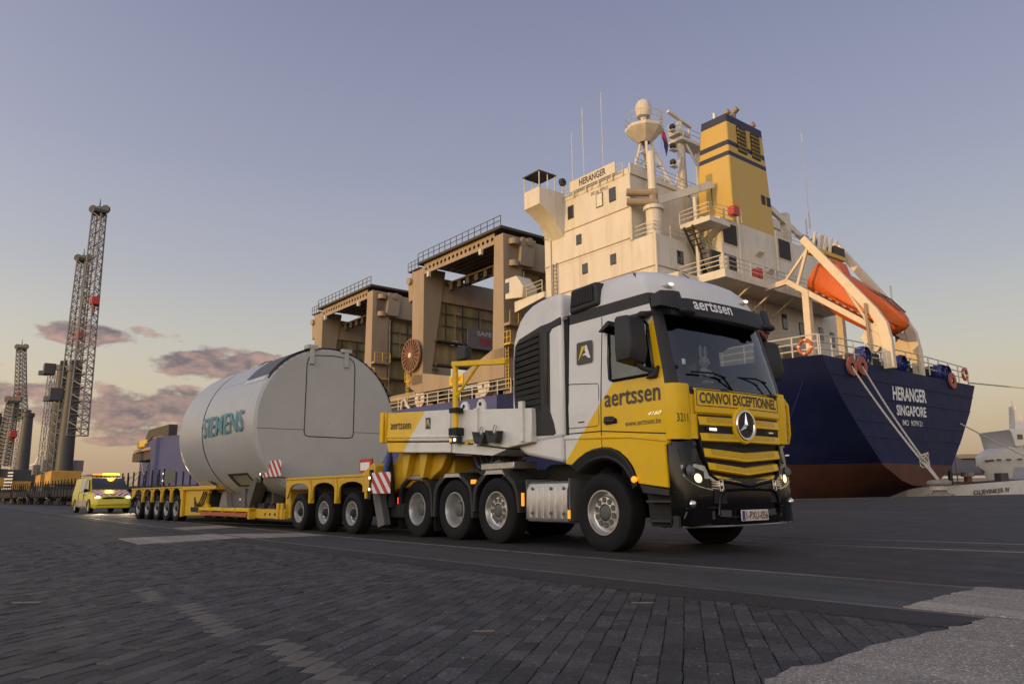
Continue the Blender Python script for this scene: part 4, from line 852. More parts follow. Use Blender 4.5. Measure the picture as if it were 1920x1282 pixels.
    B('cable_coil', MB(True).cyl((46.9, .12, 15.7), (46.9, .3, 15.7), 1.7, 28), mat('reel_cable', (.12, .06, .04), .8), parent=dr); B('reel_hub', MB(True).cyl((46.9, -.15, 15.7), (46.9, .3, 15.7), .28, 12), s_davit, parent=dr)
    # access platforms, ladders
    for t in (30.4, 48.0):
        a_ = B('access_platform', MB(True).box(t - .5, t + .5, .3, 2.3, 14.3 if t < 40 else 12.9, 14.45 if t < 40 else 13.0), s_yel)
        mb = railing([(t - .5, .3, 14.45 if t < 40 else 13.0), (t + .5, .3, 14.45 if t < 40 else 13.0)], a_, 1.1, 2, .5, .04, s_yel); mb.data.transform(Matrix.Translation((-31, .5, Z)))
        l_ = MB(True)
        for s_ in (-.2, .2): l_.cyl((t + s_, .3, 10.2), (t + s_, .3, 14), .04, 4)
        for k in range(11): l_.cyl((t - .2, .3, 10.4 + k * .33), (t + .2, .3, 10.4 + k * .33), .03, 4)
        B('ladder', l_, s_yel, parent=a_)
    B('leg_door', MB(True).box(31.04, 31.1, 1.3, 2.0, 16.6, 18.3), s_grey, .02); pb = B('leg_platform', MB(True).box(30.2, 31.1, .5, 2.6, 16.2, 16.45), s_grey); mb = railing([(30.2, .5, 16.45), (30.2, 2.6, 16.45)], pb, 1.1, 2, .7, .035, s_yel); mb.data.transform(Matrix.Translation((-31, .5, Z)))
    B('leg_pipe', MB(True).cyl((30.95, 2.9, 13), (30.95, 2.9, 21.9), .08, 6), s_grey)
    for t in (34.5, 44.0): B('flood_lamp', MB(True).box(t - .2, t + .2, .2, .55, 24.0, 24.6), s_white, .05)
    # top gear over the fore leg
    tg = MB(True)
    for k in range(6): tg.box(44.2 - k * 1.6, 44.8 - k * 1.6, 3.6, 4.0, 23.2, 23.9)
    tg.box(34, 46, 3.5, 4.1, 23.9, 24.1); B('trolley_rail', tg, s_dark)
    B('top_landing', MB(True).box(46.0, 48.4, .4, 2.4, 25.5, 25.62), s_dark); mb = railing([(48.4, .4, 25.6), (46.2, .4, 25.6)], g, 1.0, 2, .7, .035, s_dark); mb.data.transform(Matrix.Translation((-31, .5, Z)))
    return g
g1 = gantry('tan gantry crane on the ship deck standing next to the white superstructure', 1)
g2 = copy_tree(g1); g2.location = sw(31 + 25.7, .5, 9.8); g2['label'] = 'tan gantry crane on the ship deck, the farther one above the white cylinder'
# ------------------------------------------------------------------ heavy haulage tractor (x forward from the front axle, y 0 = quay-lane side, 2.5 = far side)
truck = empty('tractor_truck', (0, 0, 0), 0, 'yellow and white four axle heavy haulage tractor with its headlights on', 'truck')
m_livery = mat('cab_livery', WHT, .28, var=.035, dirt=(.36, .33, .28), damt=.18, coat=.15, spec=.26, scale=1.5)
def cab_split(mth, s):
    a = mth('GREATER_THAN', mth('ADD', mth('MULTIPLY', s[0], 1.04), 1.99), s[2])
    return mth('MULTIPLY', a, mth('LESS_THAN', s[2], 3.24))
recolor(m_livery, cab_split, WHT, YEL)
m_cabin = mat('cab_interior', (.10, .10, .105), .8, var=.2)
CT = [(1.45, .0, 1.20, 1.0, 1.44), (1.85, .0, 1.215, 1.02, 1.44), (2.02, .0, 1.21, 1.03, 1.435), (2.12, .01, 1.205, 1.04, 1.42), (2.30, .015, 1.18, 1.04, 1.39), (3.02, .05, 1.03, .92, 1.22), (3.12, .055, 1.0, .90, 1.19),
      (3.26, .06, .97, .87, 1.15), (3.34, .065, .95, .85, 1.13), (3.42, .055, .94, .83, 1.12), (3.54, .075, .88, .78, 1.06), (3.68, .115, .80, .70, 1.0), (3.80, .20, .64, .56, .87), (3.87, .33, .42, .36, .66), (3.905, .55, .12, .1, .36)]
def ctab(z):
    for p, q in zip(CT, CT[1:]):
        if z <= q[0] + 1e-6:
            f = max(0, (z - p[0]) / (q[0] - p[0])); return [p[i] + (q[i] - p[i]) * f for i in range(1, 5)]
    return list(CT[-1][1:])
def half(z, inset=0):
    yi, xc, wf, xf = ctab(z); kf = .12 + .03 * max(0, z - 2); yi += inset; xf -= inset; xc -= inset; xr = -.70 + inset + max(0, z - 3.5) * .25
    def fx(y): return xf - kf * ((1.25 - y) / 1.25) ** 2
    y8 = yi + .17; x8 = fx(y8) - .03
    return [(xr, yi + .06), (xr + .06, yi), (min(.05, xc - .04), yi), (min(.20, xc - .03), yi), (min(.62, xc - .02), yi), (min(wf, xc - .01), yi), (xc, yi + .004), (xc + (x8 - xc) * .62, yi + .05), (x8, y8), (fx(max(.36, y8 + .05)), max(.36, y8 + .05)), (fx(.8), max(.8, y8 + .1)), (xf, 1.25)]
def ring(z, inset=0):
    h = half(z, inset); return [(x, y, z) for x, y in h] + [(x, 2.5 - y, z) for x, y in reversed(h[:-1])]
ROWS = [1.45, 1.62, 1.85, 2.02, 2.12, 2.30, 2.55, 2.80, 3.02, 3.12, 3.26, 3.34, 3.42, 3.54, 3.68, 3.80, 3.87, 3.905]
RGS = [ring(z) for z in ROWS]; NC = len(RGS[0])
def sidecol(i): return i if i <= 11 else 21 - i      # segment i joins column i and i+1; mirrored segments share the half index
body = MB(); ws = MB(); sw_ = {0: MB(), 1: MB()}; inner = MB()
for k in range(len(ROWS) - 1):
    z0, z1 = ROWS[k], ROWS[k + 1]
    r0, r1 = RGS[k], RGS[k + 1]; q0, q1 = ring(z0, .035), ring(z1, .035)
    for i in range(NC - 1):
        s = i if i < 11 else 21 - i
        f = [r0[i], r0[i + 1], r1[i + 1], r1[i]]; g = [q0[i], q1[i], q1[i + 1], q0[i + 1]]
        front = s >= 8
        if front and 2.12 <= z0 < 3.12: ws.add(f, [(0, 1, 2, 3)]); continue
        if s in (3, 4) and 2.30 <= z0 < 3.02: sw_[0 if i < 11 else 1].add(f, [(0, 1, 2, 3)]); continue
        mi = 0
        if s in (6, 7) and 2.02 <= z0 < 3.26: mi = 1
        if 3.26 <= z0 < 3.42 and s < 8: mi = 1
        if front and 2.02 <= z0 < 2.12: mi = 1
        if front and 3.12 <= z0 < 3.34: mi = 1
        body.add(f, [(0, 1, 2, 3)], mi)
        if 1.8 < z0 < 3.6: inner.add(g, [(0, 1, 2, 3)])
    body.add([r0[-1], r0[0], r1[0], r1[-1]], [(0, 1, 2, 3)])
body.add(RGS[-1], [tuple(range(NC))]); body.add(RGS[0], [tuple(range(NC))], 1)
bm = bmesh.new()
def welded(mb, name, mats, parent, smooth=40):
    ob = mb.build(name, mats, parent, smooth=0); b = bmesh.new(); b.from_mesh(ob.data); bmesh.ops.remove_doubles(b, verts=b.verts, dist=1e-4); bmesh.ops.recalc_face_normals(b, faces=b.faces); b.to_mesh(ob.data); b.free()
    ob.data.shade_smooth(); ob.data.set_sharp_from_angle(angle=R(smooth)); return ob
cab = welded(body, 'cab', [m_livery, m_plastic], truck, 38)
lining = welded(inner, 'lining', m_cabin, cab, 40)
wsc = welded(ws, 'windscreen', m_glass, cab, 60)
for k in (0, 1): welded(sw_[k], 'side_window', m_glass, cab, 60)
# dark window surrounds
for sgn in (0, 1):
    Y = lambda y: y if sgn == 0 else 2.5 - y
    pts = [(.205, Y(.012), 2.30), (1.035, Y(.012), 2.30), (.925, Y(.047), 3.02), (.205, Y(.047), 3.02)]
    MB().tube([(.22, Y(.010), 2.33), (.20, Y(.02), 2.6), (.20, Y(.045), 2.98), (.25, Y(.047), 3.03), (.88, Y(.047), 3.03), (.93, Y(.044), 2.98), (1.03, Y(.012), 2.36), (1.0, Y(.01), 2.30), (.28, Y(.01), 2.30)], .022, 6, closed=True).build('window_seal', m_black, cab)
def mirrored(fn):
    for sgn in (0, 1): fn((lambda y: y) if sgn == 0 else (lambda y: 2.5 - y), sgn)
# lower side panels with the wheel arch
ARCH = [(.69, .90), (.66, 1.0), (.60, 1.12), (.50, 1.235), (.36, 1.33), (.20, 1.385), (.05, 1.40), (-.12, 1.385), (-.28, 1.345), (-.44, 1.27), (-.58, 1.18)]
def low_panel(Y, sgn):
    poly = [(-.73, 1.62), (1.21, 1.51), (1.225, 1.40), (1.17, 1.36), (1.19, .84)] + ARCH + [(-.73, 1.20)]
    MB().prism(poly, Y(-.004), Y(.07), 'y').build('side_panel', m_livery, cab, bevel=.012)
    MB().prism([(-.73, 1.60), (1.215, 1.49), (1.225, 1.41), (.55, 1.50), (-.73, 1.555)], Y(-.022), Y(0), 'y').build('panel_crease', m_livery, cab, bevel=.008)
    # wheel arch lip
    mb = MB(); n = len(ARCH)
    for (r0, r1, ya, yb) in ((1.0, .87, -.03, .30), (.87, .80, .0, .36)):
        o = [(p[0] * r0 + .0, .52 + (p[1] - .52) * r0) for p in ARCH]; q = [(p[0] * r1, .52 + (p[1] - .52) * r1) for p in ARCH]
        mb.loft([[(a[0], Y(ya), a[1]) for a in o], [(a[0], Y(ya - .012), a[1] - .02) for a in o], [(a[0], Y(ya + .03), a[1]) for a in q], [(a[0], Y(yb), a[1]) for a in q]], closed=False)
    mb.build('wheel_arch', m_plastic, cab, smooth=50)
    lm = MB().sphere((.645, Y(-.03), .955), (.05, .035, .045), 10, 6).build('side_indicator', m_amber, cab)
    MB().prism([(.70, .89), (1.19, .82), (1.19, .74), (.76, .78)], Y(.0), Y(.1), 'y').build('sill', m_plastic, cab, bevel=.01)
    MB().prism([(.70, .86), (.74, .42), (.76, .36), (1.21, .36), (1.21, .80), (.74, .82)], Y(.14), Y(.5), 'y').build('step_well', m_dark, cab)
    for z in (.42, .66): MB().box(.78, 1.22, Y(.03), Y(.2), z, z + .03).build('step', m_plastic, cab)
mirrored(low_panel)
# shut lines and the locker hatch
m_gap = mat('shut_line', (.02, .018, .016), .8)
def gaps(Y, sgn):
    def ln(pts, r=.008): MB().tube([(x, Y(y), z) for x, y, z in pts], r, 4).build('shut_line', m_gap, cab)
    ln([(.04, -.002, 1.40), (.03, -.002, 1.62), (.045, -.002, 2.1), (.045, .012, 2.3), (.06, .05, 3.02), (.06, .058, 3.25)])
    ln([(1.21, -.002, 1.50), (1.222, .0, 1.85), (1.212, .006, 2.12)]); ln([(-.70, -.003, 1.635), (.04, -.003, 1.625), (1.21, -.003, 1.515)])
    ln([(-.66, -.002, 1.74), (-.66, .008, 2.33), (-.62, .012, 2.36), (-.03, .012, 2.30), (-.005, .01, 2.26), (-.01, -.002, 1.74), (-.05, -.002, 1.70), (-.63, -.002, 1.71), (-.66, -.002, 1.74)], .005)
    MB().prism([(.08, 1.74), (.10, 1.82), (.26, 1.815), (.345, 1.77), (.35, 1.71), (.13, 1.70)], Y(-.012), Y(.01), 'y').build('door_handle', m_plastic, cab, bevel=.01)
    MB().beam((.12, Y(-.03), 1.755), (.33, Y(-.03), 1.75), .03, .045).build('grip', m_black, cab, bevel=.008)
    MB().box(-.43, -.31, Y(-.01), Y(0), 1.775, 1.79).build('hatch_latch', m_black, cab)
mirrored(gaps)
# side graphics (near side)
lettering('aertssen', (.12, -.010, 1.945), (1.02, 0, 0), (0, .004, .205), m_ltext, cab, .012)
lettering('www.aertssen.be', (.50, -.010, 1.655), (.63, 0, 0), (0, 0, .075), m_ltext, cab, .0)
lettering('4160', (.90, -.012, 1.765), (.22, 0, 0), (0, 0, .045), m_chrome, cab, .01, shear=.2)
def logo(o, ex, ey, w_, h_, parent, flip=False):
    """dark tile with the split letter A"""
    o = Vector(o); ex = Vector(ex).normalized(); ey = Vector(ey).normalized(); n = ex.cross(ey).normalized() * (1 if not flip else 1)
    def q(u, v, d): p = o + ex * (u * w_) + ey * (v * h_) + n * d; return tuple(p)
    r = .06; rim = [(r, 0), (1 - r, 0), (1, r), (1, 1 - r), (1 - r, 1), (r, 1), (0, 1 - r), (0, r)]
    MBf = lambda: MB(flip)
    t = MBf().add([q(u, v, .004) for u, v in rim], [tuple(range(8))]).build('logo_tile', m_ltext, parent, smooth=0, recalc=False)
    MBf().add([q(u, v, .007) for u, v in ((.10, .15), (.33, .80), (.58, .80))], [(0, 1, 2)]).build('logo_stroke', m_yellow, t, smooth=0, recalc=False)
    MBf().add([q(u, v, .008) for u, v in ((.10, .15), (.30, .36), (.52, .56), (.58, .80), (.60, .45))], [(0, 1, 2)]).build('logo_stroke', m_yellow, t, smooth=0, recalc=False)
    MBf().add([q(u, v, .009) for u, v in ((.58, .82), (.66, .82), (.90, .22), (.78, .22), (.56, .38), (.36, .36), (.48, .45), (.60, .47), (.53, .62))], [(0, 1, 7, 8), (1, 2, 3, 7), (3, 4, 6, 7), (4, 5, 6)]).build('logo_stroke', m_wtext, t, smooth=0, recalc=False)
logo((-.455, .018, 2.62), (1, 0, 0), (0, .03, 1), .335, .33, cab)
# front corner deflectors with fleet number
def corner(Y, sgn):
    rows = []
    for z in (1.44, 1.6, 1.85, 2.04, 2.15):
        yi, xc, wf, xf = ctab(z); rows.append([(xc + .005, Y(-.012), z), (xc + .10, Y(.02), z), (xc + .155, Y(.11), z), (xc + .17, Y(.22), z), (xc + .15, Y(.30), z), (xc + .10, Y(.31), z)])
    MB().loft(rows, closed=False).build('corner_deflector', m_yellow, cab, smooth=50)
    if sgn:
        ap_ = MB().prism([(1.10, 1.45), (1.26, 1.45), (1.30, 1.60), (1.30, 2.02), (1.24, 2.12), (1.10, 2.12)], Y(-.10), Y(-.075), 'y').build('air_flap', m_yellow, cab, bevel=.01)
        for k in range(5): MB().box(1.12, 1.27, Y(-.09), Y(.0), 1.53 + k * .12, 1.545 + k * .12).build('flap_rib', m_yellow, ap_)
mirrored(corner)
def c3211(u, v):
    y = .055 + .165 * u; x = 1.211 + (.10 + .055 * (y - .02) / .09 if y < .11 else .155 + .015 * (y - .11) / .11)
    return Vector((x + .006, y - .004, 1.66 + .105 * v))
lettering('3211', (0, 0, 0), (1, 0, 0), (0, 1, 0), m_ltext, cab, .0, fn=c3211)
# bumper, black corners
BO = [(.72, .03), (1.0, .02), (1.2, .025), (1.31, .08), (1.385, .20), (1.425, .42), (1.465, .85), (1.48, 1.25)]
def bx(y):
    y = y if y <= 1.25 else 2.5 - y
    for (xa, ya), (xb, yb) in zip(BO[2:], BO[3:]):
        if y <= yb: return xa + (xb - xa) * (y - ya) / (yb - ya)
    return 1.48
bump = MB(); rows = []
for z, d in ((.36, -.05), (.39, .0), (.62, .01), (.78, .015), (.95, .0), (1.15, -.02), (1.36, -.05), (1.47, -.075)):
    h = [(x + (d if x > 1.1 else 0), y, z) for x, y in BO[(0 if z < .5 else 2):]] if False else [(x + (d if x > 1.1 else 0), y, z) for x, y in BO[2:]]
    h = [(1.19, .03, z)] + h
    rows.append(h + [(x, 2.5 - y, zz) for x, y, zz in reversed(h[:-1])])
for k in range(len(rows) - 1):
    for i in range(len(rows[0]) - 1):
        q = [rows[k][i], rows[k][i + 1], rows[k + 1][i + 1], rows[k + 1][i]]
        cy = sum(p[1] for p in q) / 4; cz = sum(p[2] for p in q) / 4
        if .42 < cy < 2.08 and cz > .96: continue
        bump.add(q, [(0, 1, 2, 3)])
bmp = welded(bump, 'bumper', m_black, truck, 45)
MB().box(1.30, 1.47, .55, 1.95, .64, .86).build('bumper_recess', m_dark, bmp)
def surf(y, z, d=.0):
    dz = [(.36, -.05), (.39, .0), (.62, .01), (.78, .015), (.95, .0), (1.15, -.02), (1.36, -.05), (1.47, -.075), (1.9, -.06)]
    for (a, p), (b_, q) in zip(dz, dz[1:]):
        if z <= b_: return bx(y) + p + (q - p) * (z - a) / (b_ - a) + d
    return bx(y)
def patch(poly, d, name, m, parent, thick=.02, ny=6):
    """a plate following the bumper: poly of (y, z)"""
    mb = MB(); mb.add([(surf(y, z, d), y, z) for y, z in poly] + [(surf(y, z, d - thick), y, z) for y, z in poly], [tuple(range(len(poly)))] + [(i, (i + 1) % len(poly), (i + 1) % len(poly) + len(poly), i + len(poly)) for i in range(len(poly))])
    return mb.build(name, m, parent, smooth=30)
def yz(pts, sgn): return [(y, z) for y, z in pts] if sgn == 0 else [(2.5 - y, z) for y, z in reversed(pts)]
m_lens = mat('lamp_reflector', (.35, .34, .32), .15, metal=.9, var=.3, scale=20)
def lamps(Y, sgn):
    hl = patch(yz([(.10, 1.12), (.12, .98), (.20, .90), (.32, .845), (.50, .81), (.70, .79), (.72, .93), (.58, .94), (.50, 1.02), (.44, 1.11), (.30, 1.13)], sgn), .008, 'headlight', m_lens, bmp, .05)
    MB().lathe([(.0, .06), (.035, .055), (.055, .045), (.085, .03), (.10, .0), (.09, -.02)], (surf(.33, .95) - .045, Y(.34), .945), 'x', 20, ms=[0, 0, 0, 1, 1]).build('lamp', [m_lamp, m_chrome], hl, recalc=False)
    MB().lathe([(.0, .05), (.04, .045), (.06, .02), (.075, .0)], (surf(.2, 1.05), Y(.21), 1.05), 'x', 18).build('lamp', m_hub, hl)
    for k in range(4): MB().beam((surf(.55, .9, .02), Y(.50), .835 + k * .03), (surf(.62, .9, .02), Y(.62), .822 + k * .03), .02, .012).build('reflector_rib', m_chrome, hl)
    for (a, b_) in (((.645, .80), (.645, .93)), ((.71, .795), (.71, .93)), ((.645, .80), (.71, .795)), ((.645, .93), (.71, .93))): MB().beam((surf(a[0], a[1], .015), Y(a[0]), a[1]), (surf(b_[0], b_[1], .015), Y(b_[0]), b_[1]), .014, .014).build('daylight_strip', m_chrome, hl)
    MB().lathe([(0, .03), (.04, .02), (.055, .0)], (surf(.20, .64, .0), Y(.20), .64), 'x', 16).build('fog_lamp', m_chrome, bmp)
    patch(yz([(.10, .47), (.55, .45), (.55, .55), (.13, .55)], sgn), .006, 'lower_lamp', m_lens, bmp); patch(yz([(.65, .48), (.85, .475), (.85, .555), (.66, .56)], sgn), .006, 'lower_lamp', m_lens, bmp)
    patch(yz([(.13, .60), (.60, .60), (.62, .585), (.12, .585)], sgn), .02, 'fog_frame', m_plastic, bmp)
    patch(yz([(.12, 1.17), (.30, 1.16), (.36, 1.26), (.34, 1.33), (.10, 1.33)], sgn), .008, 'corner_grille', m_plastic, bmp)
    patch(yz([(.06, 1.36), (.36, 1.36), (.36, 1.42), (.06, 1.42)], sgn), .012, 'trim_bar', m_plastic, bmp); patch(yz([(.03, .80), (.3, .775), (.5, .75), (.30, .735), (.05, .775)], sgn), .012, 'bumper_edge', m_plastic, bmp)
    MB().box(1.18, 1.30, Y(.03), Y(.08), .36, .50).build('step_end', m_plastic, bmp)
mirrored(lamps)
MB().tube([(surf(.72, .5, .012), .72, .475), (surf(1.25, .5, .014), 1.25, .46), (surf(.72, .5, .012), 1.78, .475)], .008, 4).build('trim_line', m_plastic, bmp)
MB().tube([(surf(.1, .37, .01), .1, .365), (surf(.6, .37, .03), .6, .36), (surf(1.25, .37, .04), 1.25, .36), (surf(.6, .37, .03), 1.9, .36), (surf(.1, .37, .01), 2.4, .365)], .012, 5).build('bumper_lip', m_alu, bmp)
MB().tube([(surf(.6, .8, .02), .60, .50), (surf(.63, .7, .02), .64, .72), (surf(.7, .8, .02), .72, .80), (surf(1.25, .8, .02), 1.25, .82), (surf(.7, .8, .02), 1.78, .80), (surf(.63, .7, .02), 1.86, .72), (surf(.6, .8, .02), 1.90, .50)], .02, 6).build('intake_frame', m_black, bmp)
# number plate
npl = MB().box(surf(1.25, .48, .028), surf(1.25, .48, .045), .985, 1.56, .415, .555).build('number_plate', mat('plate_white', (.62, .56, .48), .5, var=.05), bmp, bevel=.006)
MB().box(surf(1.25, .48, .045), surf(1.25, .48, .048), .995, 1.05, .425, .545).build('plate_band', mat('plate_blue', (.03, .05, .25), .5), npl)
lettering('1-PXU-056', (surf(1.25, .48, .050), 1.075, .435), (0, .465, 0), (0, 0, .10), mat('plate_ink', (.09, .02, .015), .5), npl, .01)
# grille: yellow bars over black slots
def xb(y): return 1.452 - .12 * ((1.25 - y) / 1.25) ** 2
gb = MB(); rows = []
for i in range(13):
    y = .385 + 1.73 * i / 12; e_ = abs(y - 1.25) / .865; rows.append([(xb(y) + .004, y, 1.76), (xb(y) + .004, y, 1.42), (xb(y) - .04, y, 1.36), (xb(y) - .05, y, .88 + .16 * e_ ** 3)])
gb.loft(rows, closed=False); grl = gb.build('grille', m_dark, truck)
m_grille = mat('grille_yellow', YEL, .34, var=.05, coat=.1, spec=.25, dirt=(.3, .19, .03), damt=.2)
n_, l_, b_ = nodes_of(m_grille)           # fine perforation pressed into the bars
tcg = n_.new('ShaderNodeTexCoord'); vmap = n_.new('ShaderNodeMapping'); vmap.inputs['Scale'].default_value = (0, 70, 70); l_.new(tcg.outputs['Object'], vmap.inputs[0])
vr = n_.new('ShaderNodeTexVoronoi'); vr.inputs['Scale'].default_value = 1; vr.inputs['Randomness'].default_value = 0; l_.new(vmap.outputs[0], vr.inputs['Vector'])
hole = n_.new('ShaderNodeMath'); hole.operation = 'LESS_THAN'; hole.inputs[1].default_value = .30; l_.new(vr.outputs['Distance'], hole.inputs[0])
old = b_.inputs['Base Color'].links[0].from_socket; hm = n_.new('ShaderNodeMix'); hm.data_type = 'RGBA'; l_.new(hole.outputs[0], hm.inputs[0]); l_.new(old, hm.inputs[6]); hm.inputs[7].default_value = (.012, .009, .003, 1); l_.new(hm.outputs[2], b_.inputs['Base Color'])
def bar(y0, y1, zt, zb, drop, d=.0, perf=True):
    mb = MB(); n = 16; rows = []
    for i in range(n + 1):
        y = y0 + (y1 - y0) * i / n; f = 1 - abs(y - 1.25) / ((y1 - y0) / 2); dz = -drop * f; x = xb(y) + d
        rows.append([(x - .05, y, zt + dz), (x + .012, y, zt + dz - .012), (x + .03, y, zb + dz + .035), (x + .03, y, zb + dz + .012), (x + .005, y, zb + dz), (x - .05, y, zb + dz)])
    mb.loft(rows, closed=False, caps=False); o = mb.build('grille_bar', m_yellow, grl, smooth=30)
    if perf:
        mb = MB(); rows = []
        for i in range(n + 1):
            y = y0 + .14 + (y1 - y0 - .28) * i / n; f = 1 - abs(y - 1.25) / ((y1 - y0) / 2); dz = -drop * f; x = xb(y) + d
            a = Vector((x + .012, y, zt + dz - .012)); b2 = Vector((x + .03, y, zb + dz + .035)); nn = Vector((.004, 0, .003))
            rows.append([tuple(a.lerp(b2, .08) + nn), tuple(a.lerp(b2, .92) + nn)])
        mb.loft(rows, closed=False); mb.build('perforated_insert', m_grille, o, smooth=0)
bar(.38, 2.12, 1.745, 1.615, .0); bar(.40, 2.10, 1.535, 1.415, .0)
bar(.43, 2.07, 1.345, 1.215, .055); bar(.50, 2.00, 1.165, 1.055, .07); bar(.56, 1.94, 1.01, .915, .085)
for y in (.62, 1.9): MB().box(xb(y) - .01, xb(y) + .015, y - .12, y + .12, 1.555, 1.6).build('slot_lamp', m_black, grl)
MB().box(xb(.63), xb(.63) + .02, .56, .70, 1.558, 1.592).build('strobe_lamp', m_lampw, grl); MB().box(xb(1.9), xb(1.9) + .02, 1.84, 1.94, 1.565, 1.585).build('strobe_lamp', m_chrome, grl)
for k in range(7):
    for z in (1.38, 1.19, 1.03): MB().box(xb(.62 + k * .2) - .05, xb(.62 + k * .2) - .03, .62 + k * .2, .63 + k * .2, z - .03, z + .03).build('grille_rib', m_plastic, grl)
# star emblem
em = MB().lathe([(.0, 0), (.16, 0), (.165, .0), (.18, .012), (.195, .012), (.205, 0), (.205, -.03)], (1.496, 1.25, 1.65), 'x', 36, ms=[0, 0, 1, 1, 1, 1]).build('emblem', [m_black, m_chrome], grl, recalc=True)
# black V-shaped trim framing the grille
MB().tube([(xb(.40) + .0, .40, 1.42), (xb(.43) + .01, .43, 1.2), (xb(.5) + .01, .52, 1.0), (xb(.62) + .02, .64, .93), (xb(1.25) + .03, 1.25, .855), (xb(.62) + .02, 1.86, .93), (xb(.5) + .01, 1.98, 1.0), (xb(.43) + .01, 2.07, 1.2), (xb(.4), 2.10, 1.42)], .03, 8).build('grille_trim', m_black, grl)
MB().lathe([(.205, -.06), (.205, .0), (.235, .0), (.25, -.02), (.25, -.06)], (1.492, 1.25, 1.65), 'x', 36).build('emblem_surround', m_yellow, em)
star = MB()
for k in range(3):
    a = math.pi / 2 + k * 2 * math.pi / 3; tip = (1.503, 1.25 + .172 * math.cos(a), 1.65 + .172 * math.sin(a)); l1 = (1.503, 1.25 + .036 * math.cos(a + math.pi / 3), 1.65 + .036 * math.sin(a + math.pi / 3)); l2 = (1.503, 1.25 + .036 * math.cos(a - math.pi / 3), 1.65 + .036 * math.sin(a - math.pi / 3)); c = (1.53, 1.25, 1.65)
    star.add([tip, l1, c, l2], [(0, 1, 2), (0, 2, 3)])
star.build('star', m_chrome, em, smooth=0)
# upper front panel with the warning sign
mb = MB(); rows = []
for i in range(13):
    y = .335 + (2.165 - .335) * i / 12; x = 1.44 - .12 * ((1.25 - y) / 1.25) ** 2
    rows.append([(x + .012, y, 1.77), (x + .03, y, 1.79), (x + .03, y, 2.07), (x + .008, y, 2.10)])
fp = mb.loft(rows, closed=False).build('front_panel', m_yellow, truck, smooth=40)
def fpx(y): return 1.44 - .12 * ((1.25 - y) / 1.25) ** 2 + .034
lettering('CONVOI EXCEPTIONNEL', (0, 0, 0), (1, 0, 0), (0, 1, 0), m_ltext, fp, .03, fn=lambda u, v: Vector((fpx(.42 + 1.66 * u), .42 + 1.66 * u, 1.905 + .145 * v)))
fr = [(.37, 1.885), (.37, 2.07), (.385, 2.082), (2.115, 2.082), (2.13, 2.07), (2.13, 1.885), (2.115, 1.873), (.385, 1.873)]
out = []
for (y0, z0), (y1, z1) in zip(fr, fr[1:] + fr[:1]):
    for q in range(8): f = q / 8; out.append((fpx(y0 + (y1 - y0) * f) - .001, y0 + (y1 - y0) * f, z0 + (z1 - z0) * f))
MB().tube(out, .006, 4, closed=True).build('sign_border', m_ltext, fp)
lettering('Actros', (fpx(1.9), 1.74, 1.80), (-.03, .34, 0), (0, 0, .06), m_chrome, fp, .01, shear=.1)
# cowl, wipers
for y0, y1, p in ((.42, 1.22, .2), (1.36, 2.12, .15)):
    wp = MB().tube([(1.415, y1 - .03, 2.05), (1.43, y1 - .25, 2.23), (1.425, y1 - .36, 2.30)], .014, 6).build('wiper', m_black, cab)
    MB().tube([(1.375, y0 - .08, 2.31), (1.425, (y0 + y1) / 2 - .1, 2.315), (1.43, y1 - .25, 2.275)], .013, 6).build('wiper_blade', m_black, wp)
for y in (.95, 2.0): MB().sphere((1.43, y, 2.10), (.02, .14, .025), 10, 6).build('grab_handle', m_plastic, cab)
# sun visor with name
mb = MB(); rows = []
for i in range(17):
    y = .16 + 2.18 * i / 16; x = 1.40 - .15 * ((1.25 - y) / 1.25) ** 2; k = .0 if 1 < i < 15 else .05
    rows.append([(x - .10 - k, y, 3.335), (x - .04 - k, y, 3.32), (x - k, y, 3.20), (x + .02 - k, y, 3.075), (x + .0 - k, y, 3.06), (x - .03 - k, y, 3.10), (x - .08 - k, y, 3.31)])
vis = mb.loft(rows, closed=False).build('sun_visor', m_plastic, cab, smooth=45)
lettering('aertssen', (0, 0, 0), (1, 0, 0), (0, 1, 0), m_wtext, vis, .02, fn=lambda u, v: Vector((1.40 - .15 * ((1.25 - (.50 + .75 * u)) / 1.25) ** 2 + .010 - .036 * v + .008, .50 + .75 * u, 3.165 + .14 * v)))
def visend(Y, sgn):
    MB().loft([[(1.02, Y(.04), 3.20), (1.02, Y(.04), 3.36), (1.02, Y(.12), 3.38), (1.02, Y(.12), 3.18)], [(1.18, Y(.05), 3.20), (1.18, Y(.05), 3.40), (1.16, Y(.2), 3.42), (1.18, Y(.2), 3.16)], [(1.33, Y(.22), 3.14), (1.26, Y(.22), 3.40), (1.24, Y(.36), 3.41), (1.34, Y(.36), 3.10)]], caps=True).build('visor_end', m_plastic, vis, smooth=50)
    MB().sphere((1.36, Y(.36), 3.12), (.07, .15, .055), 12, 8).build('visor_horn', m_plastic, vis)
    MB().sphere((.98, Y(.42), 3.56), (.09, .09, .04), 12, 6).build('roof_marker', m_white, cab); MB().sphere((1.04, Y(.42), 3.565), (.05, .05, .025), 10, 6).build('marker_lens', m_lampw, cab)
mirrored(visend)
MB().prism([(.62, 3.76), (.74, 3.69), (.70, 3.82)], 1.5, 1.56, 'y').cyl((.66, 1.53, 3.8), (.42, 1.44, 4.05), .008, 5).build('roof_antenna', m_black, cab)
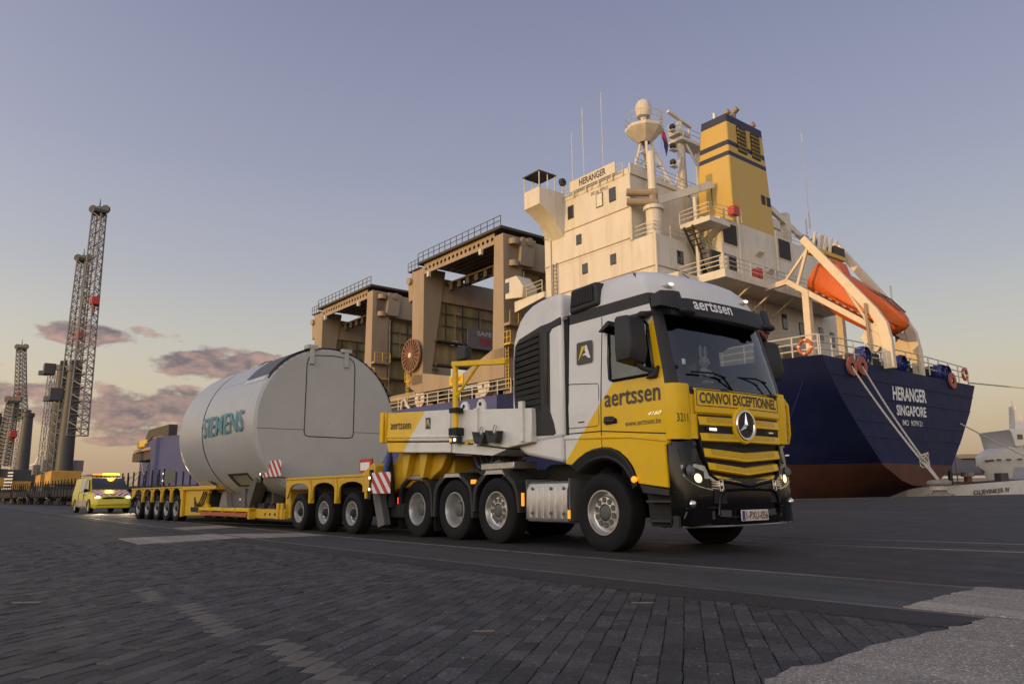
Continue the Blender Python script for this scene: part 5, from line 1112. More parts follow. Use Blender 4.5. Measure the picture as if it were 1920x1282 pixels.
# roof intake
def intake(Y, sgn):
    o = MB().hexa([(-.60, Y(-.0), 3.40), (.04, Y(-.0), 3.43), (.06, Y(.30), 3.45), (-.60, Y(.30), 3.45), (-.56, Y(.02), 3.78), (.0, Y(.02), 3.80), (.0, Y(.30), 3.80), (-.56, Y(.30), 3.80)]).build('roof_intake', m_plastic, cab, bevel=.05, seg=3)
    f_ = MB().prism([(-.53, 3.49), (-.04, 3.51), (-.07, 3.75), (-.50, 3.74)], Y(-.012), Y(.02), 'y').build('intake_mesh', m_dark, o, bevel=.02)
    me = MB().box(-.006, .006, -.006, .006, 0, .22).mesh('mesh_bar', m_plastic, 0)
    for k in range(14): put(me, 'mesh_bar', f_, (-.49 + k * .033, Y(-.014), 3.51))
mirrored(intake)
# mirrors
def mirror(Y, sgn):
    h = MB().loft([[(.80, Y(-.44), 2.44), (.80, Y(-.06), 2.40), (.98, Y(-.08), 2.42), (1.02, Y(-.40), 2.46)], [(.80, Y(-.46), 2.60), (.80, Y(-.04), 2.60), (1.03, Y(-.07), 2.60), (1.07, Y(-.42), 2.60)], [(.80, Y(-.45), 3.0), (.80, Y(-.05), 3.0), (.99, Y(-.08), 3.0), (1.02, Y(-.40), 3.0)], [(.81, Y(-.42), 3.05), (.81, Y(-.07), 3.05), (.95, Y(-.1), 3.05), (.97, Y(-.38), 3.05)]], caps=True).build('mirror', m_plastic, cab, smooth=50, bevel=.02)
    MB().box(.79, .80, Y(-.42), Y(-.09), 2.68, 3.0).build('mirror_glass', m_chrome, h)
    MB().tube([(.92, Y(-.2), 2.44), (.98, Y(-.12), 2.36), (1.06, Y(-.0), 2.32), (1.10, Y(.02), 2.30)], .035, 8).build('mirror_arm', m_plastic, h); MB().tube([(.92, Y(-.2), 3.03), (.96, Y(-.1), 3.10), (1.0, Y(.05), 3.12)], .035, 8).build('mirror_arm', m_plastic, h)
    MB().prism([(.92, 2.24), (1.10, 2.24), (1.15, 2.40), (1.06, 2.34)], Y(-.05), Y(.02), 'y').build('mirror_foot', m_plastic, h, bevel=.02)
    MB().prism([(.12, 3.0), (.30, 3.12), (.34, 3.13), (.34, 3.04), (.2, 2.98)], Y(-.1), Y(.05), 'y').build('rain_shield', m_black, cab, bevel=.015); MB().box(.72, 1.0, Y(-.12), Y(.04), 3.06, 3.12).build('kerb_mirror', m_plastic, cab, bevel=.02)
mirrored(mirror)
# rear shield (tower behind the cab)
SH = [(-.79, 3.80), (-1.0, 3.80), (-1.29, 3.78), (-1.50, 3.74), (-1.68, 3.66), (-1.82, 3.55), (-1.92, 3.40), (-2.0, 3.20), (-2.03, 2.8), (-2.04, 2.2), (-2.02, 1.85), (-1.96, 1.60), (-1.85, 1.45), (-1.68, 1.37), (-.86, 1.23), (-.80, 1.24)]
tw = MB().prism(SH, .02, 2.48, 'y').build('rear_tower', m_white, truck, bevel=.06, seg=3)
MB().box(-.80, -.69, .08, 2.42, 1.25, 3.42).build('cab_gap', m_dark, truck)
MB().tube([(-.79, .06, 3.39), (-.74, .03, 3.365), (-.69, .06, 3.38)], .014, 5).build('gap_clip', m_alu, tw)
def towerside(Y, sgn):
    dp = MB().prism([(-1.96, 2.9), (-1.93, 3.14), (-1.82, 3.24), (-1.28, 3.36), (-1.0, 3.38), (-.80, 3.42), (-.80, 3.30), (-1.0, 3.27), (-1.06, 3.2), (-1.08, 2.0), (-1.0, 1.82), (-.96, 1.66), (-1.02, 1.64), (-1.72, 1.66), (-1.86, 1.75), (-1.94, 1.95), (-1.97, 2.35)], Y(.006), Y(.04), 'y').build('louvre_panel', m_plastic, tw, bevel=.012)
    MB().prism([(-1.93, 2.35), (-1.93, 2.9), (-1.90, 3.10), (-1.80, 3.17), (-1.30, 3.27), (-1.30, 2.03), (-1.78, 2.09), (-1.88, 2.2)], Y(-.002), Y(.02), 'y').build('louvre_recess', m_gap, dp)
    for k in range(12):
        z = 2.10 + k * .094; x0 = -1.90 if 1 < k < 10 else -1.86; dz = .035 + .055 * k / 11
        MB().hexa([(x0, Y(-.002), z), (-1.305, Y(-.002), z + dz * .6), (-1.305, Y(.03), z + dz * .6 + .03), (x0, Y(.03), z + .03), (x0, Y(-.016), z + .018), (-1.305, Y(-.016), z + dz * .6 + .018), (-1.305, Y(.03), z + dz * .6 + .045), (x0, Y(.03), z + .045)]).build('louvre', m_black, dp)
    MB().prism([(-1.18, 3.2), (-1.10, 3.24), (-1.12, 2.1), (-1.2, 2.15)], Y(-.002), Y(.02), 'y').build('panel_recess', m_black, dp)
    MB().prism([(-2.0, 1.585), (-.80, 1.645), (-.80, 1.61), (-1.99, 1.55)], Y(.012), Y(.03), 'y').build('shield_crease', mat('white_shadow_line', (.45, .44, .42), .5), tw)
mirrored(towerside)
# chassis
ch = MB().box(-5.9, 1.1, .78, .86, .74, 1.04).box(-5.9, 1.1, 1.64, 1.72, .74, 1.04).box(-5.7, -5.6, .86, 1.64, .76, 1.0).box(.9, 1.0, .86, 1.64, .76, 1.0).box(-2.2, -2.1, .86, 1.64, .76, 1.0).build('chassis_frame', m_dark, truck)
MB().box(-2.1, -.4, .7, 1.8, .5, 1.25).build('engine', m_dark, truck, bevel=.1); MB().box(-.2, 1.1, .6, 1.9, .9, 1.5).build('engine_bay', m_dark, truck)
for x in (0, -2.48, -3.76, -5.07): MB().cyl((x, .3, .52), (x, 2.2, .52), .09, 10).sphere((x, 1.25, .52), (.24, .24, .24), 12, 8).build('axle', m_dark, truck)
fw = MB().lathe([(.0, 0), (.5, 0), (.5, .1), (0, .1)], (-4.4, 1.25, 1.24), 'z', 24).build('fifth_wheel', m_hub, truck); MB().box(-5.2, -3.2, .75, 1.75, 1.04, 1.22).build('fifth_wheel_plate', m_hub, truck)
MB().box(-3.05, -2.12, .1, .6, 1.18, 1.30).build('tool_tray', m_alu, truck, bevel=.02)
ck = MB()
for k in range(5): ck.tube([(-3.3 + .28 * math.cos(a) + k * .01, .35 + k * .12, 1.46 + .24 * math.sin(a)) for a in [2 * math.pi * q / 16 for q in range(16)]], .02, 5, closed=True)
ck.build('air_hoses', mat('blue_hose', (.05, .10, .32), .5), truck)
tarp = MB(); tarp.loft([[(-3.5 + .25 * i, .1 + .1 * j, 1.16 + .12 * math.sin(i * 2.1 + j) * .6 + (.12 if i > 2 else 0)) for j in range(5)] for i in range(6)], closed=False); tarp.build('folded_sheet', m_alu, truck, smooth=0)
# aluminium tank
tk_ = MB(); rows = []
for x in (-1.69, -.75): rows.append([(x, y, z) for y, z in ((.60, .37), (.12, .36), (.05, .38), (.025, .44), (.02, .62), (.03, .84), (.06, .93), (.12, .965), (.60, .97))])
tk_.loft(rows, closed=False); tk_.add([r for r in rows[0]], [tuple(range(9))]); tk_.add([r for r in rows[1]], [tuple(range(9))]); tank = tk_.build('fuel_tank', m_alu, truck, smooth=40)
for k in range(6):
    x = -1.60 + k * .145; MB().loft([[(x - .03, .022, .42), (x - .022, .010, .43), (x + .022, .010, .43), (x + .03, .022, .42)], [(x - .03, .02, .62), (x - .022, .006, .62), (x + .022, .006, .62), (x + .03, .02, .62)], [(x - .03, .03, .85), (x - .022, .018, .85), (x + .022, .018, .85), (x + .03, .03, .85)], [(x - .03, .045, .90), (x - .022, .04, .90), (x + .022, .04, .90), (x + .03, .045, .90)]], closed=False).build('tank_rib', m_alu, tank)
for k in (0, 3, 5):
    for z in (.50, .86): MB().sphere((-1.55 + k * .145, .012 if z < .7 else .02, z), (.025, .012, .025), 8, 5).build('tank_bolt', m_hub, tank)
for x in (-1.72, -.72): MB().box(x, x + .03, .03, .6, .40, 1.0).build('tank_strap', m_hub, tank)
MB().box(-.72, -.69, .0, .03, .43, .55).build('side_marker', m_amber, truck); MB().box(-1.80, -1.76, .0, .03, .60, .80).build('side_marker', m_amber, truck); MB().box(-3.16, -3.03, -.03, .0, .96, 1.03).build('side_marker', m_amber, truck); MB().box(-5.78, -5.75, .0, .05, .58, .74).build('rear_marker', m_redlens, truck)
# mudguards
def mudguard(cx, top, parent, Y, w_=.42, flat=.23, lo=-.18):
    oz = .52; o = [(-.64, lo), (-.62, .30), (-.54, .46), (-flat, top), (flat, top), (.54, .46), (.62, .30), (.66, lo)]; q = [(-.58, lo), (-.555, .27), (-.48, .40), (-flat + .02, top - .07), (flat - .02, top - .07), (.48, .40), (.555, .27), (.60, lo)]
    mb = MB(); mb.loft([[(cx + a, Y(.03), oz + b) for a, b in q], [(cx + a, Y(-.02), oz + b) for a, b in q], [(cx + a, Y(-.025), oz + b) for a, b in o], [(cx + a, Y(w_), oz + b) for a, b in o]], closed=False)
    g = mb.build('mudguard', m_plastic, parent, smooth=25)
    MB().prism([(cx - flat - .06, oz + top - .10), (cx - flat + .01, oz + top - .012), (cx + flat - .01, oz + top - .012), (cx + flat + .06, oz + top - .10), (cx + flat, oz + top - .075), (cx - flat, oz + top - .075)], Y(-.032), Y(-.02), 'y').build('guard_trim', m_alu, g)
for sgn in (0, 1):
    Y = (lambda y: y) if sgn == 0 else (lambda y: 2.5 - y)
    mudguard(-2.48, .66, truck, Y, lo=-.02); mudguard(-3.76, .64, truck, Y, lo=-.12); mudguard(-5.07, .63, truck, Y, lo=-.12)
    for x in (-5.75, -4.42): MB().box(x, x + .02, Y(.02), Y(.5), .14, .45).build('mudflap', m_rubber, truck)
# wheels
def tyre_mesh(Ro, W, Ri):
    g = .012; pr = [(Ri, .05), (Ri + .012, .02), (Ri + .05, .004), (Ri + (Ro - Ri) * .5, -.012), (Ro - .045, .0), (Ro - .012, .018), (Ro, .04)]
    y = .04; step = (W - .08) / 4
    for k in range(4):
        pr += [(Ro, y + step * .8), (Ro - g, y + step * .84), (Ro - g, y + step * .98), (Ro, y + step)] if k < 3 else []
        y += step
    pr += [(Ro, W - .04), (Ro - .015, W - .015), (Ro - .06, W), (Ri + .05, W), (Ri, W - .04), (.05, W - .08)]
    return MB().lathe(pr, (0, 0, 0), 'y', 56).mesh('tyre', m_rubber, 30)
def disc_mesh(Ri, deep=False, m=m_steel):
    if deep: pr = [(Ri + .012, .02), (Ri + .008, .008), (Ri - .004, .008), (Ri - .02, .03), (Ri - .035, .10), (Ri - .05, .20), (Ri - .07, .235), (.12, .24)]
    else: pr = [(Ri + .012, .02), (Ri + .008, .006), (Ri - .004, .006), (Ri - .014, .03), (Ri - .03, .085), (Ri - .055, .10), (Ri - .07, .075), (Ri - .085, .055), (Ri - .175, .05), (Ri - .18, .07), (Ri - .18, .16)]
    return MB().lathe(pr, (0, 0, 0), 'y', 44).mesh('rim', m, 35)
def hub_mesh(r, y0, deep=False):
    pr = [(.0, y0), (r * .35, y0), (r * .4, y0 + .012), (r * .8, y0 + .02), (r, y0 + .04), (r, y0 + .14)] if deep else [(.0, y0), (r * .6, y0), (r * .85, y0 + .01), (r, y0 + .03), (r, y0 + .1)]
    return MB().lathe(pr, (0, 0, 0), 'y', 28).mesh('hub', m_hub, 35)
nut_m = MB().cyl((0, .0, 0), (0, .035, 0), .021, 6).cyl((0, -.012, 0), (0, 0, 0), .014, 8).mesh('wheel_nut', m_hub, 0)
hole_m = MB().lathe([(.0, .004), (.027, .004), (.031, .0), (.036, -.003), (.04, .0)], (0, 0, 0), 'y', 12).mesh('bolt_hole', m_hub, 30)
TY = tyre_mesh(.525, .32, .292); RF = disc_mesh(.292); RD = disc_mesh(.292, True, m_silver); HF = hub_mesh(.105, .03); HD = hub_mesh(.125, .055, True)
def wheel(parent, loc, front, spin=0, far=False, ty=None, rim=None, hub=None, nr=.166, ny=.045, nn=10, steer=0):
    w_ = empty('wheel', loc, (R(180) if far else 0) + steer); w_.parent = parent
    put(ty or TY, 'tyre', w_, rot=(0, spin, 0)); put(rim or (RF if front else RD), 'rim', w_, rot=(0, spin, 0)); put(hub or (HF if front else HD), 'hub', w_, rot=(0, spin, 0))
    if not far:
        for k in range(nn):
            a = 2 * math.pi * (k + .3) / nn + spin; yy = ny if front else .225
            put(nut_m if not front else hole_m, 'wheel_nut', w_, (nr * math.cos(a), yy, nr * math.sin(a)))
    return w_
for x, fr_, sp in ((0, True, .2), (-2.48, True, .5), (-3.76, False, .9), (-5.07, False, 1.3)):
    wheel(truck, (x, .0 if fr_ else .02, .525), fr_, sp); wheel(truck, (x, 2.5, .525), fr_, sp, True)
    if not fr_:
        for y in (.36, 2.14): put(TY, 'inner_tyre', truck, (x, y if y < 1 else y - .32 + .0, .525))
# cab interior: dashboard, seats, steering wheel, blind
MB().prism([(1.30, 1.9), (1.32, 2.14), (1.15, 2.22), (.95, 2.12), (.9, 1.9)], .12, 2.38, 'y').build('dashboard', m_cabin, cab, bevel=.03)
MB().box(-.45, -.40, .1, 2.4, 1.6, 3.2).build('bunk_curtain', mat('curtain', (.05, .05, .055), .9), cab)
for y in (.62, 1.88):
    s_ = MB().box(.0, .5, y - .25, y + .25, 1.72, 1.86).build('seat', m_cabin, cab, bevel=.05); MB().hexa([(.0, y - .25, 1.84), (.12, y - .25, 1.84), (.12, y + .25, 1.84), (.0, y + .25, 1.84), (-.16, y - .22, 2.62), (-.05, y - .22, 2.62), (-.05, y + .22, 2.62), (-.16, y + .22, 2.62)]).build('seat_back', m_cabin, s_, bevel=.04)
    MB().box(-.18, -.08, y - .13, y + .13, 2.62, 2.82).build('headrest', m_cabin, s_, bevel=.04)
MB().tube([(.80 + .10 * math.sin(a), 1.88 + .22 * math.cos(a), 2.18 + .18 * math.sin(a)) for a in [2 * math.pi * k / 20 for k in range(20)]], .016, 6, closed=True).build('steering_wheel', m_black, cab)
MB().add([(1.18, 1.5, 2.225), (1.20, 2.0, 2.225), (1.02, 2.0, 2.2), (1.0, 1.5, 2.2)], [(0, 1, 2, 3)]).build('papers', m_wtext, cab)
MB().box(1.352, 1.356, .2, .26, 2.40, 2.47).build('windscreen_sticker', mat('sticker', (.45, .6, .6), .6), cab)
# people and the plush rabbit behind the screen
def skin_body(name, joints, edges, mats, parent=None, sub=2):
    me = bpy.data.meshes.new(name); me.from_pydata([j[:3] for j in joints], edges, []); ob = bpy.data.objects.new(name, me); col.objects.link(ob); ob.parent = parent
    sk = ob.modifiers.new('skin', 'SKIN'); 
    for v, j in zip(me.skin_vertices[0].data, joints): v.radius = (j[3], j[4] if len(j) > 4 else j[3])
    me.skin_vertices[0].data[0].use_root = True; ob.modifiers.new('sub', 'SUBSURF').levels = sub; ob.modifiers['sub'].render_levels = sub; me.materials.append(mats); return ob
def sitter(x, y, z, lab, shirt, arms):
    e = empty('person', (x, y, z), 0, lab, 'person')
    J = [(0, 0, 0, .15, .13), (-.02, 0, .2, .15, .12), (-.06, 0, .42, .17, .11), (-.05, 0, .54, .07), (-.02, 0, .62, .055), (-.05, .19, .47, .07), (-.05, -.19, .47, .07), (.03, .25, .23, .05), (.03, -.25, .23, .05), (arms[0], .2, arms[1], .038), (arms[0], -.2, arms[1], .038), (.2, .1, 0, .085), (.2, -.1, 0, .085), (.45, .12, .03, .07), (.45, -.12, .03, .07), (.5, .12, -.4, .05), (.5, -.12, -.4, .05)]
    E_ = [(0, 1), (1, 2), (2, 3), (3, 4), (2, 5), (2, 6), (5, 7), (6, 8), (7, 9), (8, 10), (0, 11), (0, 12), (11, 13), (12, 14), (13, 15), (14, 16)]
    b = skin_body('body', J, E_, shirt, e)
    sk = mat('skin', (.42, .24, .17), .6); hd = MB().sphere((.0, 0, .74), (.095, .078, .12), 14, 10).sphere((.095, 0, .73), (.02, .016, .03), 8, 6).sphere((.0, .08, .735), (.02, .012, .03), 8, 5).sphere((.0, -.08, .735), (.02, .012, .03), 8, 5).build('head', sk, e)
    MB().sphere((-.015, 0, .765), (.105, .088, .115), 14, 8, z0=-.2).build('hair', mat('dark_hair', (.03, .02, .015), .8), e)
    for s_ in (-.03, .03): MB().sphere((.082, s_, .755), (.012, .012, .01), 8, 5).build('eye', m_black, e)
    for s_ in (-.2, .2):
        h = MB().sphere((arms[0] + .05, s_, arms[1]), (.05, .03, .04), 10, 6)
        for k in range(4): h.tube([(arms[0] + .08, s_ - .028 + k * .019, arms[1] + .01), (arms[0] + .13 - .008 * abs(k - 1.5), s_ - .028 + k * .019, arms[1] + .005), (arms[0] + .14, s_ - .028 + k * .019, arms[1] - .03)], .009, 5)
        h.tube([(arms[0] + .03, s_ + (.03 if s_ < 0 else -.03), arms[1] + .01), (arms[0] + .08, s_ + (.05 if s_ < 0 else -.05), arms[1])], .011, 5).build('hand', sk, e)
    return e
sitter(.12, .62, 1.95, 'passenger in a light grey shirt sitting behind the truck windscreen', mat('grey_shirt', (.33, .33, .33), .9), (.28, .08))
sitter(.12, 1.88, 1.95, 'driver in a dark jacket holding the steering wheel of the truck', mat('dark_jacket', (.03, .032, .04), .9), (.60, .30))
rb = empty('plush_rabbit', (1.02, 1.05, 2.24), 0, 'white plush rabbit with tall ears standing on the truck dashboard', 'soft toy')
pw = mat('plush_white', (.7, .68, .64), .95, var=.08, scale=30, bump=.4, bscale=80); pk = mat('plush_pink', (.55, .30, .25), .9); pt = mat('plush_dark', (.04, .05, .05), .9)
MB().sphere((0, 0, .12), (.07, .08, .13), 14, 10).build('body', pw, rb); hd = MB().sphere((.01, 0, .31), (.075, .078, .08), 14, 10).sphere((.07, 0, .295), (.04, .045, .032), 10, 8).build('head', pw, rb)
for s_ in (-.04, .04): MB().sphere((0, s_ * 1.3, .45), (.022, .03, .10), 10, 8).build('ear', pw, rb); MB().sphere((.018, s_ * 1.3, .45), (.01, .016, .07), 8, 6).build('ear_lining', pk, rb); MB().sphere((.07, s_ * .8, .335), .011, 8, 5).build('eye', pt, rb); MB().tube([(.02, s_ * 2, .2), (.06, s_ * 2.2, .14), (.08, s_ * 1.4, .12)], .022, 8).build('arm', pw, rb); MB().sphere((.05, s_ * 1.2, .02), (.07, .035, .03), 10, 6).build('foot', pw, rb)
MB().sphere((.108, 0, .30), (.012, .015, .01), 8, 5).build('nose', pk, rb); MB().sphere((0, 0, .07), (.075, .085, .06), 12, 8).build('trousers', pt, rb)
# ------------------------------------------------------------------ low loader (frame: u rearwards, v across from the near side, z up)
TRO = Vector((-7, -.38, 0)); TRZ = R(182.76)
TD = Vector((-math.cos(R(2.76)), -math.sin(R(2.76)), 0)); TN = Vector((-math.sin(R(2.76)), math.cos(R(2.76)), 0))
def tw_(u, v, z=0): return TRO + TD * u + TN * v + up * z
low_ = empty('low_loader_trailer', TRO, TRZ, 'yellow low loader trailer with a white and yellow gooseneck carrying the big white cylinder', 'trailer')
m_goose = mat('gooseneck_livery', (.70, .68, .62), .4, var=.06, dirt=(.33, .29, .22), damt=.35, dscale=2.2, coat=.15)
def goose_split(mth, s): return mth('GREATER_THAN', mth('ADD', s[0], mth('MULTIPLY', mth('SUBTRACT', s[2], 1.57), 1.096)), -1.88)
recolor(m_goose, goose_split, (.70, .68, .62), YEL)
def T_(mb, name, m, parent=None, bevel=0, smooth=35): return mb.build(name, m, parent or low_, bevel=bevel, smooth=smooth)
gn = T_(MB(True).prism([(-1.2, 2.38), (-3.46, 2.25), (-3.46, 1.70), (-1.3, 1.82)], .0, 2.5), 'gooseneck', m_goose, None, .02)
T_(MB(True).prism([(-1.26, 1.80), (-3.46, 1.68), (-3.46, 1.50), (-1.36, 1.60)], .02, 2.48), 'gooseneck_skirt', m_goose, gn, .015)
T_(MB(True).prism([(-1.3, 1.93), (-3.46, 1.80), (-3.46, 1.76), (-1.3, 1.885)], -.02, .01), 'side_ledge', m_goose, gn, .008)
gn2 = T_(MB(True).prism([(-3.47, 2.24), (-5.6, 2.08), (-5.6, 1.56), (-5.0, 1.50), (-3.47, 1.70)], .02, 2.48), 'neck_head', m_goose, gn, .015)
T_(MB(True).prism([(-3.47, 1.68), (-4.95, 1.48), (-4.6, 1.40), (-3.47, 1.50)], .05, 2.45), 'neck_underside', m_goose, gn)
T_(MB(True).box(-1.2, -1.08, -.03, 2.53, 1.80, 2.40), 'end_post', m_yellow, gn, .01); T_(MB(True).box(-1.33, -1.29, -.02, .0, 1.80, 2.38), 'post_rib', m_yellow_used, gn)
for u in (-4.24, -5.4): T_(MB(True).box(u - .05, u + .05, -.03, .03, 1.58, 2.2), 'stiffener', m_goose, gn)
lettering('aertssen', (-1.47, -.010, 2.04), (-.73, 0, -.04), (0, 0, .135), m_ltext, gn, .012, flip=True)
logo((-2.70, -.006, 1.97), (-1, 0, -.05), (0, 0, 1), .16, .20, gn, flip=True) if False else None
def tlogo():
    o = Vector((-2.70, -.008, 1.96)); t = MB(True).add([(o.x, o.y, o.z), (o.x - .16, o.y, o.z - .006), (o.x - .16, o.y, o.z + .2), (o.x, o.y, o.z + .206)], [(0, 1, 2, 3)]).build('logo_tile', m_ltext, gn, smooth=0)
    def q(u, v, d): return (o.x - .16 * u, o.y - d, o.z + .205 * v)
    MB(True).add([q(.1, .15, .003), q(.33, .8, .003), (q(.58, .8, .003)), q(.5, .55, .003)], [(0, 1, 2, 3)]).build('logo_stroke', m_yellow, t, smooth=0)
    MB(True).add([q(.58, .82, .005), q(.66, .82, .005), q(.9, .22, .005), q(.76, .22, .005)], [(0, 1, 2, 3)]).build('logo_stroke', m_wtext, t, smooth=0)
tlogo()
# lifting lugs, chocks, lamp, work-light gantry
for u in (-3.12, -3.62):
    T_(MB(True).prism([(u + .14, 2.24), (u + .10, 2.40), (u + .04, 2.46), (u - .06, 2.46), (u - .12, 2.38), (u - .14, 2.22)], .55, .60), 'lifting_lug', m_goose, gn, .008)
    T_(MB(True).cyl((u, .54, 2.37), (u, .61, 2.37), .035, 12), 'lug_eye', m_dark, gn)
for u in (-4.45, -4.80):
    T_(MB(True).prism([(u + .17, 1.80), (u + .10, 1.60), (u - .10, 1.58), (u - .18, 1.77), (u - .12, 1.77), (u - .06, 1.70), (u + .05, 1.71), (u + .11, 1.79)], -.14, -.02), 'wheel_chock', m_plastic, gn, .008)
    T_(MB(True).tube([(u + .1, -.03, 1.78), (u + .05, -.03, 1.88), (u, -.03, 1.86), (u + .02, -.03, 1.76)], .006, 4), 'chock_clip', m_dark, gn)
po = T_(MB(True).cyl((-3.76, -.09, 1.84), (-3.74, -.09, 3.02), .05, 12), 'lamp_gantry', m_yellow, low_)
T_(MB(True).beam((-3.68, -.09, 3.02), (-5.15, -.09, 2.86), .09, .09), 'gantry_arm', m_yellow, po, .01); T_(MB(True).cyl((-3.76, -.09, 2.42), (-4.42, -.09, 2.92), .025, 8), 'gantry_brace', m_yellow, po)
T_(MB(True).box(-3.86, -3.66, -.16, .0, 2.16, 2.24), 'clamp', m_dark, po); T_(MB(True).box(-3.87, -3.65, -.16, .0, 1.78, 1.90), 'clamp', m_dark, po)
T_(MB(True).box(-4.12, -3.86, -.16, -.02, 3.05, 3.28), 'work_lamp', m_plastic, po, .015); T_(MB(True).cyl((-4.0, -.09, 3.28), (-4.0, -.09, 3.36), .03, 8), 'beacon', m_dark, po)
wl_ = T_(MB(True).box(-3.82, -3.60, -.10, .0, 1.64, 1.76), 'side_lamp', m_plastic, gn, .01); T_(MB(True).cyl((-3.76, -.12, 1.70), (-3.76, -.1, 1.70), .03, 10), 'lens', m_lampw, wl_); T_(MB(True).box(-3.66, -3.61, -.11, -.1, 1.67, 1.73), 'amber_lens', m_amber, wl_)
for u in (-3.96, -4.12): T_(MB(True).box(u - .05, u + .05, -.004, .01, 1.62, 1.69), 'label_plate', m_yellow_used, gn)
# swan neck under the box
T_(MB(True).prism([(-1.25, 1.62), (-2.9, 1.52), (-2.7, 1.25), (-2.3, 1.05), (-1.8, .95), (-1.2, .9), (-.7, .8), (-.6, 1.2), (-.9, 1.3)], .35, .55), 'swan_neck', m_yellow_used, low_, .02)
T_(MB(True).prism([(-1.25, 1.62), (-2.9, 1.52), (-2.7, 1.25), (-2.3, 1.05), (-1.8, .95), (-1.2, .9), (-.7, .8), (-.6, 1.2), (-.9, 1.3)], 2.0, 2.2), 'swan_neck', m_yellow_used, low_, .02)
T_(MB(True).box(-2.8, -.8, .55, 2.0, 1.0, 1.5), 'neck_box', m_yellow_used, low_, .05)
for u in (-1.6, -2.2): T_(MB(True).prism([(u, 1.6), (u - .28, 1.58), (u - .12, 1.1), (u - .04, 1.1)], .2, .36), 'neck_rib', m_yellow_used, low_)
T_(MB(True).cyl((-1.15, .25, .55), (-1.0, .25, 1.55), .07, 10), 'suspension_ram', m_dark, low_); T_(MB(True).cyl((-.95, .12, .95), (-1.3, .12, 1.72), .05, 8), 'hydraulic_hose', mat('blue_hose', (.05, .10, .32), .5), low_)
T_(MB(True).box(-1.5, -1.0, .3, 2.4, .35, .62), 'coupling_beam', m_dark, low_, .03); T_(MB(True).beam((-.9, .08, .9), (-1.1, .12, .2), .16, .2), 'rocker_arm', m_hub, low_)
# axle groups with arched side frames
TW = tyre_mesh(.425, .30, .235)
TRIM = MB().lathe([(.247, .02), (.243, .006), (.232, .006), (.222, .04), (.205, .10), (.185, .115), (.17, .10), (.10, .10), (.095, .07), (.095, .16)], (0, 0, 0), 'y', 40).mesh('rim', m_silver, 35)
THUB = MB().lathe([(.0, -.005), (.045, -.005), (.06, .01), (.07, .03), (.09, .05), (.09, .14)], (0, 0, 0), 'y', 24).mesh('hub', m_dark, 35)
def arch_frame(us, u0, u1, zt, parent, v0, v1):
    """side plate with a round arch over every wheel"""
    pts = [(u0, zt), (u1, zt + (-.02))]; low = []
    ed = [u1] + [(a + b) / 2 for a, b in zip(sorted(us, reverse=True), sorted(us, reverse=True)[1:])] + [u0]
    for i, c in enumerate(sorted(us, reverse=True)):
        hi, lo = ed[i], ed[i + 1]; low += [(hi - .045 if i else hi, .72), (hi - .075 if i else hi - .06, .72)]
        rr = min(hi - c, c - lo) - .09
        for k in range(9):
            a = math.pi * k / 8; low.append((c + rr * math.cos(a), .87 + .20 * math.sin(a) ** .8 if 0 < k < 8 else .87))
        low += [(lo + .075, .72)]
    poly = [(u0, zt), (u0, .72)] + low[::-1] + [(u1, .72), (u1, zt)]
    out = [poly[0]]
    for p in poly[1:]:
        if (p[0] - out[-1][0]) ** 2 + (p[1] - out[-1][1]) ** 2 > 1e-6: out.append(p)
    return T_(MB(True).prism(out, v0, v1), 'side_frame', m_yellow_used, parent, .01)
def axle_group(us, u0, u1, zt, name):
    g = T_(MB(True).box(u0, u1, .55, 2.2, .80, zt - .04), name, m_dark, low_); arch_frame(us, u0, u1, zt, g, -.02, .03); arch_frame(us, u0, u1, zt, g, 2.72, 2.77)
    T_(MB(True).box(u0 - .02, u1 + .02, -.04, 2.79, zt, zt + .05), 'deck_plate', m_yellow_used, g, .01)
    ed = sorted(us)
    for a, b in zip(ed, ed[1:]): T_(MB(True).box((a + b) / 2 - .05, (a + b) / 2 + .05, -.05, .06, .62, zt - .12), 'frame_post', m_yellow_used, g, .01); T_(MB(True).box((a + b) / 2 - .012, (a + b) / 2 + .012, -.045, -.02, zt - .14, zt + .04), 'plate_rib', m_yellow_used, g)
    for i, c in enumerate(us):
        for v, far in ((0, False), (2.75, True)):
            w_ = empty('wheel', (c, -v, .425), R(180) if not far else 0); w_.parent = low_
            sp = random.random() * 6
            put(TW, 'tyre', w_, rot=(0, sp, 0)); put(TRIM, 'rim', w_, rot=(0, sp, 0)); put(THUB, 'hub', w_, rot=(0, sp, 0))
            if not far:
                for k in range(8): a = 2 * math.pi * k / 8 + sp; put(nut_m, 'wheel_nut', w_, (.135 * math.cos(a), .075, .135 * math.sin(a)))
        T_(MB(True).cyl((c, .3, .425), (c, 2.45, .425), .07, 8), 'axle', m_dark, g)
        T_(MB(True).beam((c + .25, .45, .9), (c, .45, .45), .14, .16), 'trailing_arm', m_dark, g)
    return g
fg = axle_group([.05, 1.33, 2.6], -.60, 3.32, 1.16, 'front_axle_group'); rg_ = axle_group([12.06, 13.12, 14.27, 15.48, 16.72], 11.5, 17.7, 1.08, 'rear_axle_group')
T_(MB(True).prism([(-.62, .85), (-.45, .85), (-.42, 1.22), (-.85, 1.42), (-.95, 1.36), (-.92, 1.02)], -.03, .28), 'nose_block', m_yellow_used, fg, .015); T_(MB(True).prism([(-.62, .85), (-.45, .85), (-.42, 1.22), (-.85, 1.42), (-.95, 1.36), (-.92, 1.02)], 2.45, 2.75), 'nose_block', m_yellow_used, fg, .015)
T_(MB(True).box(-.9, -.5, .28, 2.45, .95, 1.25), 'cross_beam', m_yellow_used, fg)
